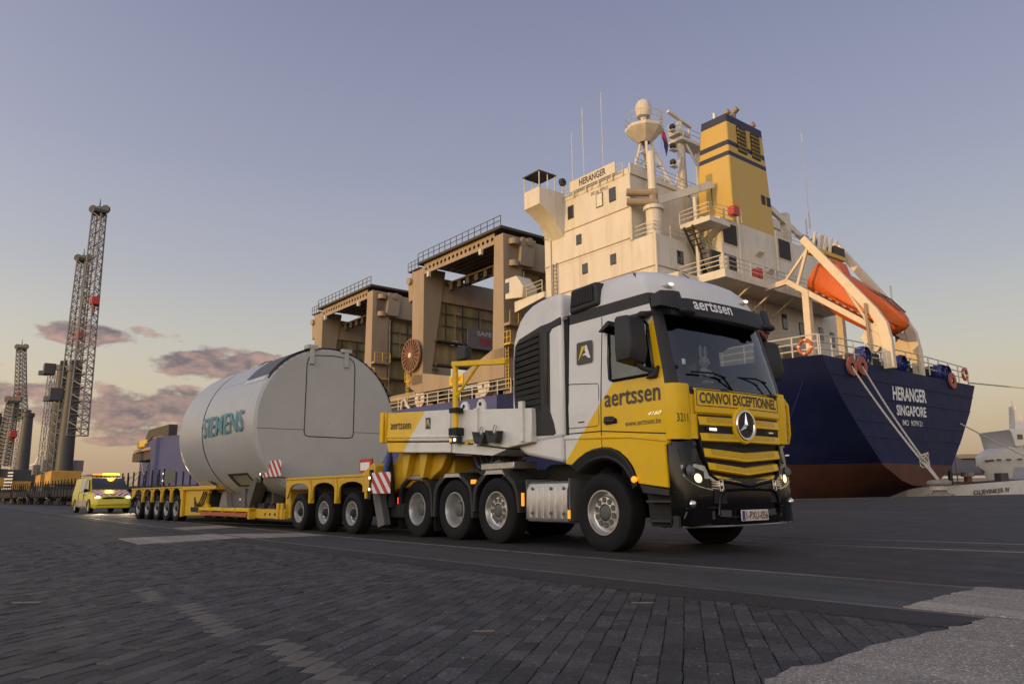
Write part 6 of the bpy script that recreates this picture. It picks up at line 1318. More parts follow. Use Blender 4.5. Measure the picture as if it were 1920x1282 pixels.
T_(MB(True).tube([(.3, .9, 1.28), (-.2, .9, 1.34), (-.5, .9, 1.28)], .02, 6), 'hand_rail', m_dark, fg)
# deck between the axle groups
dk_ = T_(MB(True).box(3.4, 9.2, .25, 2.5, .30, .46), 'cargo_deck', m_dark, low_)
for v0 in (.0, 2.55): T_(MB(True).box(3.4, 9.4, v0, v0 + .22, .24, .47), 'side_beam', m_yellow_used, dk_, .015)
T_(MB(True).box(5.2, 9.2, -.16, .02, .40, .49), 'outrigger_deck', m_yellow, dk_, .01); T_(MB(True).box(5.2, 5.3, -.17, .0, .22, .48), 'outrigger_end', m_yellow_used, dk_)
for k in range(5): T_(MB(True).box(5.25 + k * .98, 5.28 + k * .98, -.175, .0, .36, .50), 'outrigger_rib', m_yellow_used, dk_)
m_strip = mat('red_white_tape', (.40, .07, .05), .5, var=.1); T_(MB(True).box(5.4, 9.0, -.172, -.16, .28, .36), 'reflective_strip', m_strip, dk_)
T_(MB(True).box(3.3, 3.6, .1, 2.6, .26, .95), 'deck_end', m_yellow_used, dk_, .02)
for k in range(3): T_(MB(True).cyl((3.95 + k * .3, -.012, .35), (3.95 + k * .3, .0, .35), .035, 10), 'pin_hole', m_dark, dk_)
for u in (3.5, 3.75): T_(MB(True).box(u - .06, u + .06, -.04, .02, .24, .62), 'hook_plate', m_yellow_used, dk_, .01)
rn = T_(MB(True).prism([(9.1, .26), (11.5, .20), (11.5, 1.08), (9.1, 1.08), (9.1, .9), (9.25, .85), (9.3, .6), (9.1, .55)], .06, .16), 'rear_neck', m_yellow_used, low_, .015); T_(MB(True).prism([(9.1, .26), (11.5, .20), (11.5, 1.08), (9.1, 1.08)], 2.6, 2.7), 'rear_neck', m_yellow_used, low_, .015)
T_(MB(True).box(8.3, 11.5, -.02, 2.77, 1.0, 1.12), 'neck_deck', m_yellow_used, rn, .02); T_(MB(True).box(9.2, 11.4, .16, 2.6, .4, .98), 'neck_core', m_dark, rn); T_(MB(True).box(11.3, 11.46, -.03, .05, .18, 1.0), 'neck_post', m_yellow_used, rn, .01)
T_(MB(True).box(9.4, 10.6, .03, .07, .34, .48), 'tool_slot', m_dark, rn)
for k in range(3): T_(MB(True).tube([(9.2 + k * .15, .05, .95), (9.35 + k * .2, .02, .62), (9.7 + k * .25, .03, .5), (10.3, .04, .62 + k * .08)], .018, 5), 'cable', m_dark, rn)
# marker boards
def stripes(name):
    m = mat(name, (.7, .68, .66), .5, var=.05)
    def sp(mth, s): return mth('GREATER_THAN', mth('FRACT', mth('MULTIPLY', mth('ADD', mth('MULTIPLY', s[0], -1), mth('MULTIPLY', s[2], 1.0)), 3.6)), .5)
    return recolor(m, sp, (.68, .66, .64), (.42, .025, .02))
m_board = stripes('hazard_stripes')
def board(u, v, z0, w_, h_, m, u_post):
    p = T_(MB(True).box(u_post - .035, u_post + .035, v - .03, v + .03, z0 - .12, z0 + h_ + .06), 'marker_post', m_black, low_)
    T_(MB(True).box(u, u + w_, v - .012, v + .0, z0, z0 + h_), 'marker_board', m, p)
    for z in (z0 + .08, z0 + h_ - .1): T_(MB(True).cyl((u_post, v - .05, z), (u_post, v - .03, z), .028, 8), 'marker_lamp', m_lampw, p)
board(3.42, -.12, 1.26, 1.12, .40, m_board, 4.62); board(-1.74, -.14, .82, .72, .40, m_board, -1.0); board(11.9, -.12, 1.26, 1.2, .42, mat('board_back', (.12, .115, .09), .7), 13.2)
T_(MB(True).beam((12.0, -.1, 1.28), (13.1, -.1, 1.66), .02, .03), 'board_brace', m_dark, low_)
T_(MB(True).cyl((3.6, -.1, 1.25), (3.2, .3, 1.14), .015, 5), 'board_stay', m_dark, low_)
rs = T_(MB(True).box(.82, 1.38, .88, .92, 1.30, 1.60), 'notice_frame', m_red, low_); T_(MB(True).box(.90, 1.30, .86, .88, 1.34, 1.52), 'notice', m_wtext, rs)
ch_ = MB(True)
for k in range(16): a = Vector((8.3 + k * .12, .0, 1.12 + k * .028)); ch_.tube([a + Vector((.07 * math.cos(q), .02 * math.sin(q) * (1 if k % 2 else -1), .035 * math.sin(q) + .02 * math.cos(q))) for q in [2 * math.pi * i / 8 for i in range(8)]], .012, 4, closed=True)
T_(ch_, 'lashing_chain', m_dark, low_)

# ------------------------------------------------------------------ the cargo: a white generator housing
cy = empty('turbine_housing', tw_(7, 1.42, .6), TRZ, 'huge off-white cylindrical machine housing with teal lettering lying on the low loader', 'machine housing')
CV, CZ, CR = 1.42, 2.68, 2.03; LO = Vector((7, 1.42, .6))
m_shell = mat('housing_white', (.44, .435, .415), .36, var=.05, scale=.8, dirt=(.34, .33, .30), damt=.4, dscale=1.4, coat=.1)
m_face = mat('housing_cover', (.42, .415, .39), .6, var=.06, scale=1.2, bump=.1, bscale=3)
def C_(mb, name, m, parent=None, bevel=0, smooth=35):
    mb.v = [(x - LO.x, y + LO.y, z - LO.z) for x, y, z in mb.v]; return mb.build(name, m, parent or cy, bevel=bevel, smooth=smooth)
def ccyl(pr, **k): return MB(True).lathe(pr, (0, CV, CZ), 'x', 96, **k)
sh = C_(ccyl([(1.95, 4.16), (2.0, 4.18), (2.025, 4.24), (CR, 4.35), (CR, 7.93), (2.0, 7.945), (2.0, 8.0), (CR, 8.015), (CR, 10.0), (1.99, 10.25), (1.85, 10.5), (1.5, 10.65), (0.01, 10.7)], ms=[0, 0, 0, 0, 1, 1, 1, 0, 0, 0, 0, 0]), 'shell', [m_shell, m_gap])
fc = C_(ccyl([(.01, 4.13), (1.93, 4.13), (1.955, 4.15), (1.96, 4.2)]), 'end_cover', m_face)
def arcpts(r, a0, a1, u, n=24): return [(u, CV + r * math.cos(a0 + (a1 - a0) * i / n), CZ + r * math.sin(a0 + (a1 - a0) * i / n)) for i in range(n + 1)]
rr_ = .12; DO = [(.74, 2.42), (.74, 4.2), (.78, 4.36), (.90, 4.44), (1.45, 4.49), (2.0, 4.46), (2.10, 4.38), (2.14, 4.22), (2.15, 2.42), (2.12, 2.33), (2.03, 2.30), (.86, 2.30), (.77, 2.33)]
C_(MB(True).tube([(4.125, a, b) for a, b in DO], .012, 5, closed=True), 'hatch_seal', m_gap, fc)
for a, b in ((-.53, .74), (2.15, 3.37)): C_(MB(True).tube([(4.127, a, 2.46), (4.127, b, 2.47)], .005, 4), 'cover_seam', m_gap, fc)
for v in (.86, 1.86):
    h = C_(MB(True).box(4.06, 4.13, v - .06, v + .06, 4.20, 4.66), 'hinge', m_face, fc, .01); C_(MB(True).box(4.05, 4.3, v - .15, v + .15, 4.60, 4.72 if v < 1 else 4.70), 'hinge_head', m_face, h, .02)
# dark sheet over the crown, rubber edge clips, seams
def shellpatch(u0, u1, a0, a1, r, name, m, parent=None, n=20): 
    mb = MB(True); mb.loft([arcpts(r, R(a0), R(a1), u, n) for u in (u0, u1)], closed=False); return C_(mb, name, m, parent)
shellpatch(4.2, 5.7, 100, 145, CR + .012, 'crown_sheet', mat('grey_sheet', (.10, .105, .12), .6, var=.1), sh); shellpatch(4.25, 5.7, 145.3, 149.5, CR + .008, 'tape_strip', mat('tape', (.55, .55, .54), .5), sh)
for k in range(22): a = 24 + k * 5.4; shellpatch(4.10, 4.22, a, a + 1.8, 2.0, 'edge_clip', m_black, sh, 3)
C_(MB(True).tube(arcpts(2.0, R(20), R(148), 4.17, 50), .018, 5), 'edge_seal', m_black, sh)
for a, u0 in ((145.5, 4.4), (211, 4.4)): C_(MB(True).tube([(u0, CV + (CR + .001) * math.cos(R(a)), CZ + (CR + .001) * math.sin(R(a))), (7.9, CV + (CR + .001) * math.cos(R(a)), CZ + (CR + .001) * math.sin(R(a)))], .005, 4), 'plate_seam', m_face, sh)
C_(MB(True).tube([(8.6, 1.0, 4.72), (5.0, 1.2, 4.76), (4.5, 1.2, 4.75)], .03, 6), 'crown_rail', m_yellow, sh); C_(MB(True).tube([(8.0, .9, 4.66), (7.4, .9, 4.72), (6.9, .9, 4.68)], .02, 5), 'lifting_bracket', m_hub, sh)
m_teal = mat('teal_print', (.02, .21, .28), .4, var=.25, scale=1.2)
def onshell(u, v):
    z = 2.42 + .56 * v; uu = 7.87 - 3.12 * u; b = CV - math.sqrt((CR + .045) ** 2 - (z - CZ) ** 2); return Vector((uu - LO.x, b - LO.y, z - LO.z))
lettering('SIEMENS', (0, 0, 0), (1, 0, 0), (0, 1, 0), m_teal, sh, .014, fn=onshell, flip=True)
# foot opening and transport cradle
op = C_(MB(True).lathe([(.01, 0), (.28, 0), (.34, -.02)], (0, 0, 0), 'y', 24), 'x', m_gap) if False else None
shellpatch(5.5, 7.0, 219, 233, CR + .004, 'foot_opening', m_gap, sh); shellpatch(5.62, 6.7, 221, 231, CR + .008, 'foot_bracket', m_alu, sh)
m_crad = mat('cradle_grey', (.09, .088, .085), .6, var=.15, dirt=(.16, .12, .08), damt=.3)
cr_ = empty('transport_cradle', tw_(7, 1.42, .47), TRZ, 'dark grey steel transport cradle under the white cylinder on the low loader', 'cradle')
def K_(mb, name, m=m_crad, bevel=.01): mb.v = [(x - 7, y + 1.42, z - .47) for x, y, z in mb.v]; return mb.build(name, m, cr_, bevel=bevel)
K_(MB(True).box(5.2, 9.5, .45, .75, .47, .92), 'cradle_beam'); K_(MB(True).box(5.2, 9.5, 2.1, 2.4, .47, .92), 'cradle_beam')
for u in (5.3, 7.2, 9.1): K_(MB(True).prism([(.45, .60), (2.4, .60), (2.4, .98), (1.9, .72), (1.42, .645), (.95, .72), (.45, .98)], u, u + .25, 'x'), 'saddle')
for u, v in ((8.5, .30), (6.4, .30)): K_(MB(True).prism([(u + .36, .47), (u + .1, .98), (u - .1, .98), (u - .36, .47)], v, v + .16), 'gusset_plate', mat('primer_grey', (.22, .20, .18), .7)); 
K_(MB(True).prism([(6.9, .47), (6.86, 1.25), (6.70, 1.32), (6.60, 1.05), (6.55, .47)], .22, .40), 'clamp_arm'); K_(MB(True).cyl((6.75, .2, 1.15), (6.75, .42, 1.5), .05, 8), 'clamp_bolt')
K_(MB(True).beam((6.2, .3, .6), (5.2, .1, 1.35), .3, .5), 'clamp_arm'); K_(MB(True).box(4.2, 9.6, .2, 2.6, .465, .50), 'deck_sheet'); K_(MB(True).box(7.3, 7.6, .437, .45, .68, .74), 'type_plate', m_wtext, 0)
for k in range(9): K_(MB(True).box(4.3 + k * .22, 4.48 + k * .22, .12 + .04 * (k % 3), .5, .50, .56 + .05 * (k % 2)), 'lashing_gear', m_dark)
# ------------------------------------------------------------------ escort van
VX, VY, VA = -36.5, .12, R(3.6)
van = empty('escort_van', (VX - 5.1 * math.cos(VA), VY - 5.1 * math.sin(VA), 0), VA, 'yellow escort van with red and white striped bonnet and lit amber roof bar', 'van')
v_y = mat('van_yellow', (.62, .52, .02), .35, var=.06, coat=.4, dirt=(.3, .25, .05), damt=.2)
v_hood = mat('van_bonnet', (.6, .58, .56), .35, var=.05, coat=.3)
def chev(mth, s): return mth('GREATER_THAN', mth('FRACT', mth('MULTIPLY', mth('ADD', mth('MULTIPLY', mth('ABSOLUTE', s[1]), .9), mth('MULTIPLY', s[0], 1.0)), 4.0)), .5)
recolor(v_hood, chev, (.66, .62, .62), (.28, .02, .03))
v_side = mat('van_side_stripes', (.6, .58, .56), .4)
recolor(v_side, lambda mth, s: mth('GREATER_THAN', mth('FRACT', mth('MULTIPLY', mth('ADD', s[0], mth('MULTIPLY', s[2], .5)), 5.0)), .5), (.66, .62, .62), (.30, .02, .03))
ST = [(0, .42, 1.72, .90, .74), (.06, .34, 1.86, .95, .80), (.4, .30, 1.90, .963, .82), (2.0, .28, 1.91, .965, .83), (3.0, .28, 1.89, .965, .82), (3.35, .28, 1.80, .965, .80), (4.1, .28, 1.20, .96, .86), (4.25, .28, 1.14, .955, .87), (4.75, .28, 1.02, .93, .86), (4.95, .26, .90, .88, .84), (5.07, .28, .70, .80, .78), (5.1, .36, .55, .74, .72)]
vb = MB(); rings = []
for x, z0, zr, w1, w2 in ST:
    zb = min(1.05, z0 + (zr - z0) * .62); k = [(w1 * .93, z0), (w1, z0 + .1), (w1, (z0 + zb) / 2), (w1 * .985, zb), (w2 * 1.0, zr - .07 * (1 if zr > 1.3 else .4)), (w2 * .82, zr), (0, zr + .015)]
    rings.append([(x, y, z) for y, z in k] + [(x, -y, z) for y, z in reversed(k[:-1])])
vb.loft(rings, caps=True)
fc_ = [0] * len(vb.f)
NR = len(rings[0])
for f in range(len(vb.f) - 2):
    k, i = divmod(f, NR)
    if 6 <= k <= 8 and 4 <= i <= 7: vb.m[f] = 1
vbody = vb.build('body', [v_y, v_hood], van, smooth=35)
def vpan(pts, name, m, parent=vbody, th=.012):
    n = Vector(pts[1]) - Vector(pts[0]); q = (Vector(pts[2]) - Vector(pts[0])); nn = n.cross(q).normalized() * th
    mb = MB(); a = [Vector(p) + nn for p in pts]; b = [Vector(p) - nn for p in pts]; k = len(pts)
    mb.add(a + b, [tuple(range(k)), tuple(range(2 * k - 1, k - 1, -1))] + [(i, (i + 1) % k, (i + 1) % k + k, i + k) for i in range(k)]); return mb.build(name, m, parent, smooth=0)
vpan([(4.07, -.84, 1.24), (4.07, .84, 1.24), (3.40, .76, 1.80), (3.40, -.76, 1.80)], 'windscreen', m_pane, th=.03)
for s in (-1, 1):
    vpan([(3.95, s * .955, 1.14), (3.0, s * .965, 1.12), (3.0, s * .845, 1.78), (3.32, s * .83, 1.76)], 'side_window', m_pane, th=.02); vpan([(2.9, s * .965, 1.12), (1.75, s * .965, 1.12), (1.75, s * .85, 1.79), (2.9, s * .845, 1.78)], 'side_window', mat('van_rear_glass', (.16, .17, .17), .12, coat=.5), th=.02)
    MB().sphere((3.75, s * 1.06, 1.18), (.08, .11, .10), 10, 6).build('mirror', m_black, vbody)
    MB().sphere((4.93, s * .70, .80), (.12, .16, .10), 12, 8).build('headlight', m_lamp if True else m_chrome, vbody); MB().sphere((5.0, s * .62, .45), (.06, .09, .05), 10, 6).build('fog_lamp', m_chrome, vbody)
    vpan([(1.25, s * .972, .36), (3.75, s * .972, .36), (3.75, s * .972, .64), (1.25, s * .972, .64)], 'stripe_band', v_side, th=.004)
    MB().tube([(1.7, s * .972, .3), (1.7, s * .968, 1.05), (1.7, s * .84, 1.82)], .008, 4).tube([(2.95, s * .972, .3), (2.95, s * .968, 1.05), (2.95, s * .84, 1.82)], .008, 4).build('door_gap', m_gap, vbody)
    for x in (2.8, 3.1): MB().box(x, x + .14, min(s * .97, s * .995), max(s * .97, s * .995), .93, .97).build('door_handle', m_black, vbody)
gr_ = MB(); gr_.prism([(-.52, .80), (-.46, .62), (-.2, .56), (.2, .56), (.46, .62), (.52, .80), (.3, .84), (-.3, .84)], 4.98, 5.06, 'x'); gv = gr_.build('grille', m_black, vbody, bevel=.02)
MB().lathe([(.075, .0), (.095, .01), (.1, 0)], (5.07, 0, .70), 'x', 20).build('emblem_ring', m_chrome, gv)
for k in range(3): a = math.pi / 2 + k * 2.0944; MB().beam((5.075, 0, .70), (5.075, .08 * math.cos(a), .70 + .08 * math.sin(a)), .015, .02).build('emblem_arm', m_chrome, gv)
MB().box(5.06, 5.09, -.27, .27, .44, .55).build('number_plate', mat('plate_grey', (.45, .45, .44), .5), vbody); MB().prism([(-.55, .30), (.55, .30), (.45, .40), (-.45, .40)], 5.02, 5.07, 'x').build('lower_intake', m_black, vbody)
m_barlit = mat('amber_bar_lit', (.9, .5, .05), .3, emit=(1, .50, .03), estr=7)
br_ = MB().box(2.9, 3.2, -.66, .66, 1.93, 1.99).build('roof_bar', m_dark, van, bevel=.02); MB().box(2.92, 3.18, -.18, .64, 1.98, 2.08).build('beacon', m_barlit, br_, bevel=.03); MB().box(2.92, 3.18, -.64, -.20, 1.98, 2.07).build('beacon', m_amber, br_, bevel=.03)
MB().tube([(.6, -.7, 2.0), (2.6, -.7, 2.02), (3.0, -.62, 1.98)], .02, 6).tube([(.6, .7, 2.0), (2.6, .7, 2.02), (3.0, .62, 1.98)], .02, 6).tube([(.9, -.7, 2.01), (.9, .7, 2.01)], .02, 6).build('roof_rack', m_dark, van)
VT = tyre_mesh(.33, .22, .21); VRm = MB().lathe([(.22, .015), (.21, .005), (.2, .02), (.17, .03), (.12, .02), (.05, .015), (.01, .01)], (0, 0, 0), 'y', 32).mesh('rim', m_silver, 30)
for x in (.95, 4.15):
    for s in (-1, 1):
        w_ = empty('wheel', (x, s * .965 - (0 if s < 0 else 0), .33), 0 if s < 0 else R(180)); w_.parent = van; put(VT, 'tyre', w_); put(VRm, 'rim', w_)
        MB().lathe([(.345, -.004), (.40, -.004), (.42, .02)], (x, s * .972, .33), 'y', 28, a0=0, a1=math.pi).build('wheel_arch', m_dark, vbody)
# the lamps that are burning: van roof bar and headlights throw light on the quay
for nm, loc, en, c in (('beacon_light', (3.3, .25, 2.2), 60, (1, .5, .05)),):
    ld_ = bpy.data.lights.new(nm, 'POINT'); ld_.energy = en; ld_.color = c; ld_.shadow_soft_size = .2; lo_ = bpy.data.objects.new(nm, ld_); col.objects.link(lo_); lo_.parent = van; lo_.location = loc
for s in (-.7, .7):
    ld_ = bpy.data.lights.new('headlight_beam', 'SPOT'); ld_.energy = 260; ld_.color = (1, .8, .45); ld_.spot_size = R(70); ld_.spot_blend = .8; ld_.shadow_soft_size = .08; lo_ = bpy.data.objects.new('headlight_beam', ld_); col.objects.link(lo_); lo_.parent = van; lo_.location = (5.15, s, .78); lo_.rotation_euler = (R(84), 0, R(-90))
# ------------------------------------------------------------------ far quay: harbour cranes, wagons, turbine
def at(px, py, depth):
    """a place on the ground plan: picture column and distance"""
    d = F + RR * ((px - 960) / 1400) - UU * ((py - 641) / 1400); k = depth / d.dot(fh); return CAM + d * k
c_grey = mat('crane_grey', (.05, .05, .054), .55, var=.15, scale=.5); c_light = mat('crane_light_grey', (.20, .19, .18), .5, var=.12, scale=.5); c_or = mat('crane_orange', (.50, .27, .04), .5, var=.15, scale=.4, dirt=(.15, .09, .04), damt=.4)
def lattice(mb, p, q, w0, w1, n, side, r=.09, fwd=None):
    p = Vector(p); q = Vector(q); d = (q - p).normalized(); s = Vector(side); s = (s - d * s.dot(d)).normalized(); t = d.cross(s)
    def c(k, i): f = i / n; w = w0 + (w1 - w0) * f; o = p.lerp(q, f); return o + s * (w / 2 * (1, -1, -1, 1)[k]) + t * (w / 2 * (1, 1, -1, -1)[k])
    for k in range(4): mb.cyl(c(k, 0), c(k, n), r * 1.7, 5)
    for i in range(n):
        for k in range(4):
            a, b = (c(k, i), c((k + 1) % 4, i + 1)) if i % 2 == 0 else (c((k + 1) % 4, i), c(k, i + 1)); mb.cyl(a, b, r, 3, caps=False); mb.cyl(c(k, i), c((k + 1) % 4, i), r * .8, 3, caps=False)
    return mb
def harbour_crane(base, tip, foot_z, tower_top, tr, label, rz, cab_z):
    e = empty('harbour_crane', base, 0, label, 'crane', 'mobile harbour cranes along the quay'); tip = Vector(tip) - Vector(base); side = rt; hd = Vector((tip.x, tip.y, 0)).normalized()
    B = lambda mb, n, m, bevel=0: mb.build(n, m, e, bevel=bevel)
    ch = B(MB().box(-6, 6, -4, 4, 1.0, 3.0), 'chassis', c_grey, .1)
    for x in (-6, 6):
        for y in (-6, 6): B(MB().box(x - 1.6, x + 1.6, y - 1.6, y + 1.6, 0, .5), 'outrigger_pad', c_grey); B(MB().beam((x * .8, y * .5, 1.8), (x, y, 1.6), .7, .8), 'outrigger_beam', c_grey); B(MB().cyl((x, y, .4), (x, y, 1.9), .3, 8), 'outrigger_jack', c_light)
    B(MB().box(-5, 4.5, -2.6, 2.6, 3.4, 6.0), 'machine_house', c_or, .15); B(MB().cyl((0, 0, 2.8), (0, 0, 3.5), 2.4, 20), 'slew_ring', c_grey); B(MB().box(-6.8, -4.2, -2.4, 2.4, 3.6, 6.6), 'counterweight', c_grey, .2)
    for s_ in (-1, 1): B(MB().box(-3.5, -1.5, s_ * 2.7 - .9, s_ * 2.7 + .9, 6.0, 8.3), 'power_pack', c_light, .1)
    tw = B(MB().cyl((0, 0, 5.8), (0, 0, tower_top), tr, 18, tr * .72), 'tower', c_grey); B(MB().cyl((0, 0, tower_top), (0, 0, tower_top + 1.2), tr * .9, 14), 'tower_head', c_grey)
    B(MB().box(-.6, .6, -.7, .7, tower_top + 1, tower_top + 2.2), 'head_sheaves', c_grey)
    cb = -rt * 3.2; B(MB().box(cb.x - 1.2, cb.x + 1.2, cb.y - 1.2, cb.y + 1.2, cab_z, cab_z + 2.6), 'operator_cab', c_grey, .15); B(MB().box(cb.x * 1.45 - .9, cb.x * 1.45 + .9, cb.y * 1.45 - .9, cb.y * 1.45 + .9, cab_z, cab_z + .9), 'cab_platform', c_light)
    l1 = MB(); lp = cb * .8; lattice(l1, (lp.x, lp.y, 6), (lp.x, lp.y, cab_z), 1.1, 1.1, 14, side, .05); B(l1, 'stair_tower', c_light)
    bo = MB(); lattice(bo, hd * (tr + .4) + up * foot_z, tip, 2.7, 1.9, 34, side, .10); bm_ = B(bo, 'boom', c_light)
    B(MB().box(tip.x - 1.8, tip.x + 1.8, tip.y - 1.2, tip.y + 1.2, tip.z - .2, tip.z + .4), 'boom_head', c_grey)
    for s_ in (-1, 0, 1): q = tip + rt * (s_ * 1.3); B(MB().cyl(q + up * .9 - fh * .25, q + up * .9 + fh * .25, .9 if s_ else .7, 12), 'head_sheave', c_grey)
    B(MB().cyl(tip + up * .3, tip + up * 3.2, .22, 6, .05), 'anemometer', c_grey)
    hk = Vector((tip.x, tip.y, tip.z * .68)) + rt * 1.0
    for s_ in (-.5, .5): B(MB().cyl(tip + rt * (1.4 + s_ * .6), hk + rt * s_ + up * .6, .05, 4), 'hoist_rope', c_grey)
    B(MB().box(hk.x - 1.2, hk.x + 1.2, hk.y - .8, hk.y + .8, hk.z - 1, hk.z + .8), 'hook_block', m_red, .2); B(MB().cyl(hk - up * 1, hk - up * 3.4, .25, 6, .12), 'hook', m_red)
    for s_ in (-.8, .8): B(MB().cyl(Vector((0, 0, tower_top + 1.5)), tip + rt * s_, .045, 4), 'luffing_rope', c_grey)
    return e
def ground_at(px, depth): p = at(px, 930, depth); return Vector((p.x, p.y, gz(p.x, p.y) if p.y < 30 else 0))
bA = ground_at(114, 150); tA = at(186, 400, 150)
harbour_crane(bA, tA, 13, 26, 1.6, 'grey mobile harbour crane with the tallest lattice boom of the quay', 0, 20)
bB = ground_at(92, 172); tB = at(156, 490, 172)
harbour_crane(bB, tB, 13, 30, 1.6, 'grey mobile harbour crane half hidden behind the tallest one', 0, 29)
bC = ground_at(35, 235); tC = at(40, 655, 235)
harbour_crane(bC, tC, 25, 26, 2.0, 'grey mobile harbour crane with a louvred base, second from the left edge', 0, 26)
lou = MB().box(-4, 4, -4.2, 4.2, 3, 9.5).build('engine_house', c_grey, None, bevel=.1); lou.location = bC; tag(lou, 'square grey engine house with pale louvres at a crane foot', 'engine house')
for k in range(6): q = -fh * 6.2; MB().beam(q + rt * -1.6 + up * (3.8 + k * .95), q + rt * 1.6 + up * (3.8 + k * .95), .2, .45).build('louvre', m_wtext, lou)
bD = ground_at(-22, 190); tD = at(24, 755, 190)
harbour_crane(bD, tD, 9, 20, 2.0, 'grey harbour crane cut off by the left picture edge', 0, 14)
# wagons
wg_d = mat('wagon_rust_black', (.022, .018, .016), .8, var=.3, scale=.7, dirt=(.08, .045, .025), damt=.5)
def wagon(loc, rz, lab):
    e = empty('flat_wagon', loc, rz, lab, 'wagon', 'flat wagons parked below the cranes'); L_ = 13.5
    MB().box(-L_ / 2, L_ / 2, -1.35, 1.35, 1.05, 1.35).build('frame', wg_d, e); MB().box(-L_ / 2, L_ / 2, -1.38, 1.38, 1.35, 1.42).build('floor', wg_d, e)
    for s in (-1, 1):
        MB().box(-L_ / 2, L_ / 2, s * 1.4 - .04, s * 1.4 + .04, 1.0, 1.75).build('side_board', wg_d, e)
        for k in range(8): MB().box(-L_ / 2 + .4 + k * 1.8, -L_ / 2 + .52 + k * 1.8, s * 1.45 - .05, s * 1.45 + .05, 1.0, 2.9).build('stake', wg_d, e)
        b = MB().box(s * 4.4 - 1.3, s * 4.4 + 1.3, -1.0, 1.0, .45, .8).build('bogie', wg_d, e)
        for x in (-.9, .9):
            for y in (-.75, .75): MB().cyl((s * 4.4 + x, y - .07, .46), (s * 4.4 + x, y + .07, .46), .46, 18).build('wheel', wg_d, b)
        MB().cyl((s * L_ / 2, -.85, 1.05), (s * (L_ / 2 + .5), -.85, 1.05), .16, 8).cyl((s * L_ / 2, .85, 1.05), (s * (L_ / 2 + .5), .85, 1.05), .16, 8).build('buffers', m_dark, e)
    return e
wa, wb = Vector((-62, 7.4, 0)), Vector((-160, 1.5, 0)); wd_ = (wb - wa).normalized(); wrz = math.atan2(wd_.y, wd_.x)
LABS = ['dark flat wagon with stakes standing right behind the escort van', 'dark flat wagon with stakes, second in the row behind the escort van', 'dark flat wagon with stakes, third in the row behind the escort van', 'dark flat wagon with stakes, fourth in the row behind the escort van', 'dark flat wagon with stakes, fifth in the row behind the escort van', 'dark flat wagon with stakes at the far end of the row']
w0 = wagon(wa, wrz, LABS[0])
for k in range(1, 6): c = copy_tree(w0); c.location = wa + wd_ * (15.2 * k); c['label'] = LABS[k]
# wind turbine far off
tp = at(60, 925, 1500); te = empty('wind_turbine', (tp.x, tp.y, -3), 0, 'small white wind turbine far away on the horizon between the cranes', 'wind turbine')
MB().cyl((0, 0, 0), (0, 0, 70), 2.2, 12, 1.2).build('tower', m_wtext, te); nz = MB().box(-2, 2, -2, 2, 69, 72).build('nacelle', m_wtext, te)
for k in range(3):
    a = R(70) + k * 2.0944; d = rt * math.cos(a) + up * math.sin(a); p0 = Vector((0, 0, 70.5)) - fh * 3; pr_ = d.cross(fh).normalized()
    MB().add([p0 + pr_ * 1.0, p0 - pr_ * 1.0, p0 + d * 33 - pr_ * .2, p0 + d * 33 + pr_ * .2, p0 + pr_ * 1.0 - fh * .5, p0 - pr_ * 1.0 - fh * .5, p0 + d * 33 - pr_ * .2 - fh * .2, p0 + d * 33 + pr_ * .2 - fh * .2], [(0, 1, 2, 3), (4, 7, 6, 5), (0, 3, 7, 4), (1, 5, 6, 2), (2, 6, 7, 3)]).build('blade', m_wtext, te)
# low far shore
fs = mat('far_shore', (.05, .048, .05), .9, var=.3, scale=.02); mb = MB(); random.seed(3)
x = -900
for k in range(110):
    wdt = 14 + random.random() * 30; h = 5 + random.random() * 9; p = at(-420 + k * 26, 925, 1300 + random.random() * 200); mb.box(p.x - wdt / 2, p.x + wdt / 2, p.y - 8, p.y + 8, -4, h)
tag(mb.build('far_shore_buildings', fs), 'dark band of sheds and trees on the far shore', 'far shore', kind='stuff')
# ------------------------------------------------------------------ quay furniture
blx, bly = -9.3, 31.4; blz = gz(blx, bly) + .03
m_bol = mat('bollard_grey', (.20, .185, .165), .6, var=.25, scale=4, dirt=(.20, .07, .03), damt=.5, dscale=3); m_bolr = mat('bollard_rust_red', (.20, .05, .025), .7, var=.2)
def bollard(loc, lab, s=1.0):
    e = empty('bollard', loc, R(142), lab, 'bollard', 'mooring bollards along the quay edge'); e.scale = (s, s, s)
    MB().lathe([(0, 0), (.62, 0), (.62, .06), (.40, .09), (.32, .16), (.30, .24)], (0, 0, 0), 'z', 24).build('base', m_bol, e); MB().lathe([(.30, .24), (.33, .36), (.40, .46)], (0, 0, 0), 'z', 24).build('neck', m_bolr, e)
    MB().lathe([(.38, .45), (.50, .50), (.54, .56), (.54, .66), (.50, .72), (.3, .76), (0, .77)], (0, 0, 0), 'z', 24).build('cap', m_bol, e)
    for k in range(6): a = k * math.pi / 3; MB().cyl((.5 * math.cos(a), .5 * math.sin(a), .05), (.5 * math.cos(a), .5 * math.sin(a), .10), .045, 6).build('bolt', m_bol, e)
    return e
bollard((blx, bly, blz), 'grey and rusty mooring bollard with two ropes from the stern'); BT = Vector((blx, bly, blz + .62))
rope(sag(sw(-.1, 3.4, 8.35), BT + up * .1, .25), .055, 'upper left mooring rope running from the stern down to the bollard'); rope(sag(sw(-.1, 4.75, 8.5), BT + up * .16, .25), .055, 'upper right mooring rope running from the stern down to the bollard')
kn = MB(); kp = sw(-.1, 4.1, 8.4).lerp(BT, .86)
for k in range(6): kn.tube([kp + Vector((.22 * math.cos(a + k), .22 * math.sin(a + k) * .6, .25 * math.sin(a) + .05 * k)) for a in [2 * math.pi * i / 10 for i in range(10)]], .035, 5, closed=True)
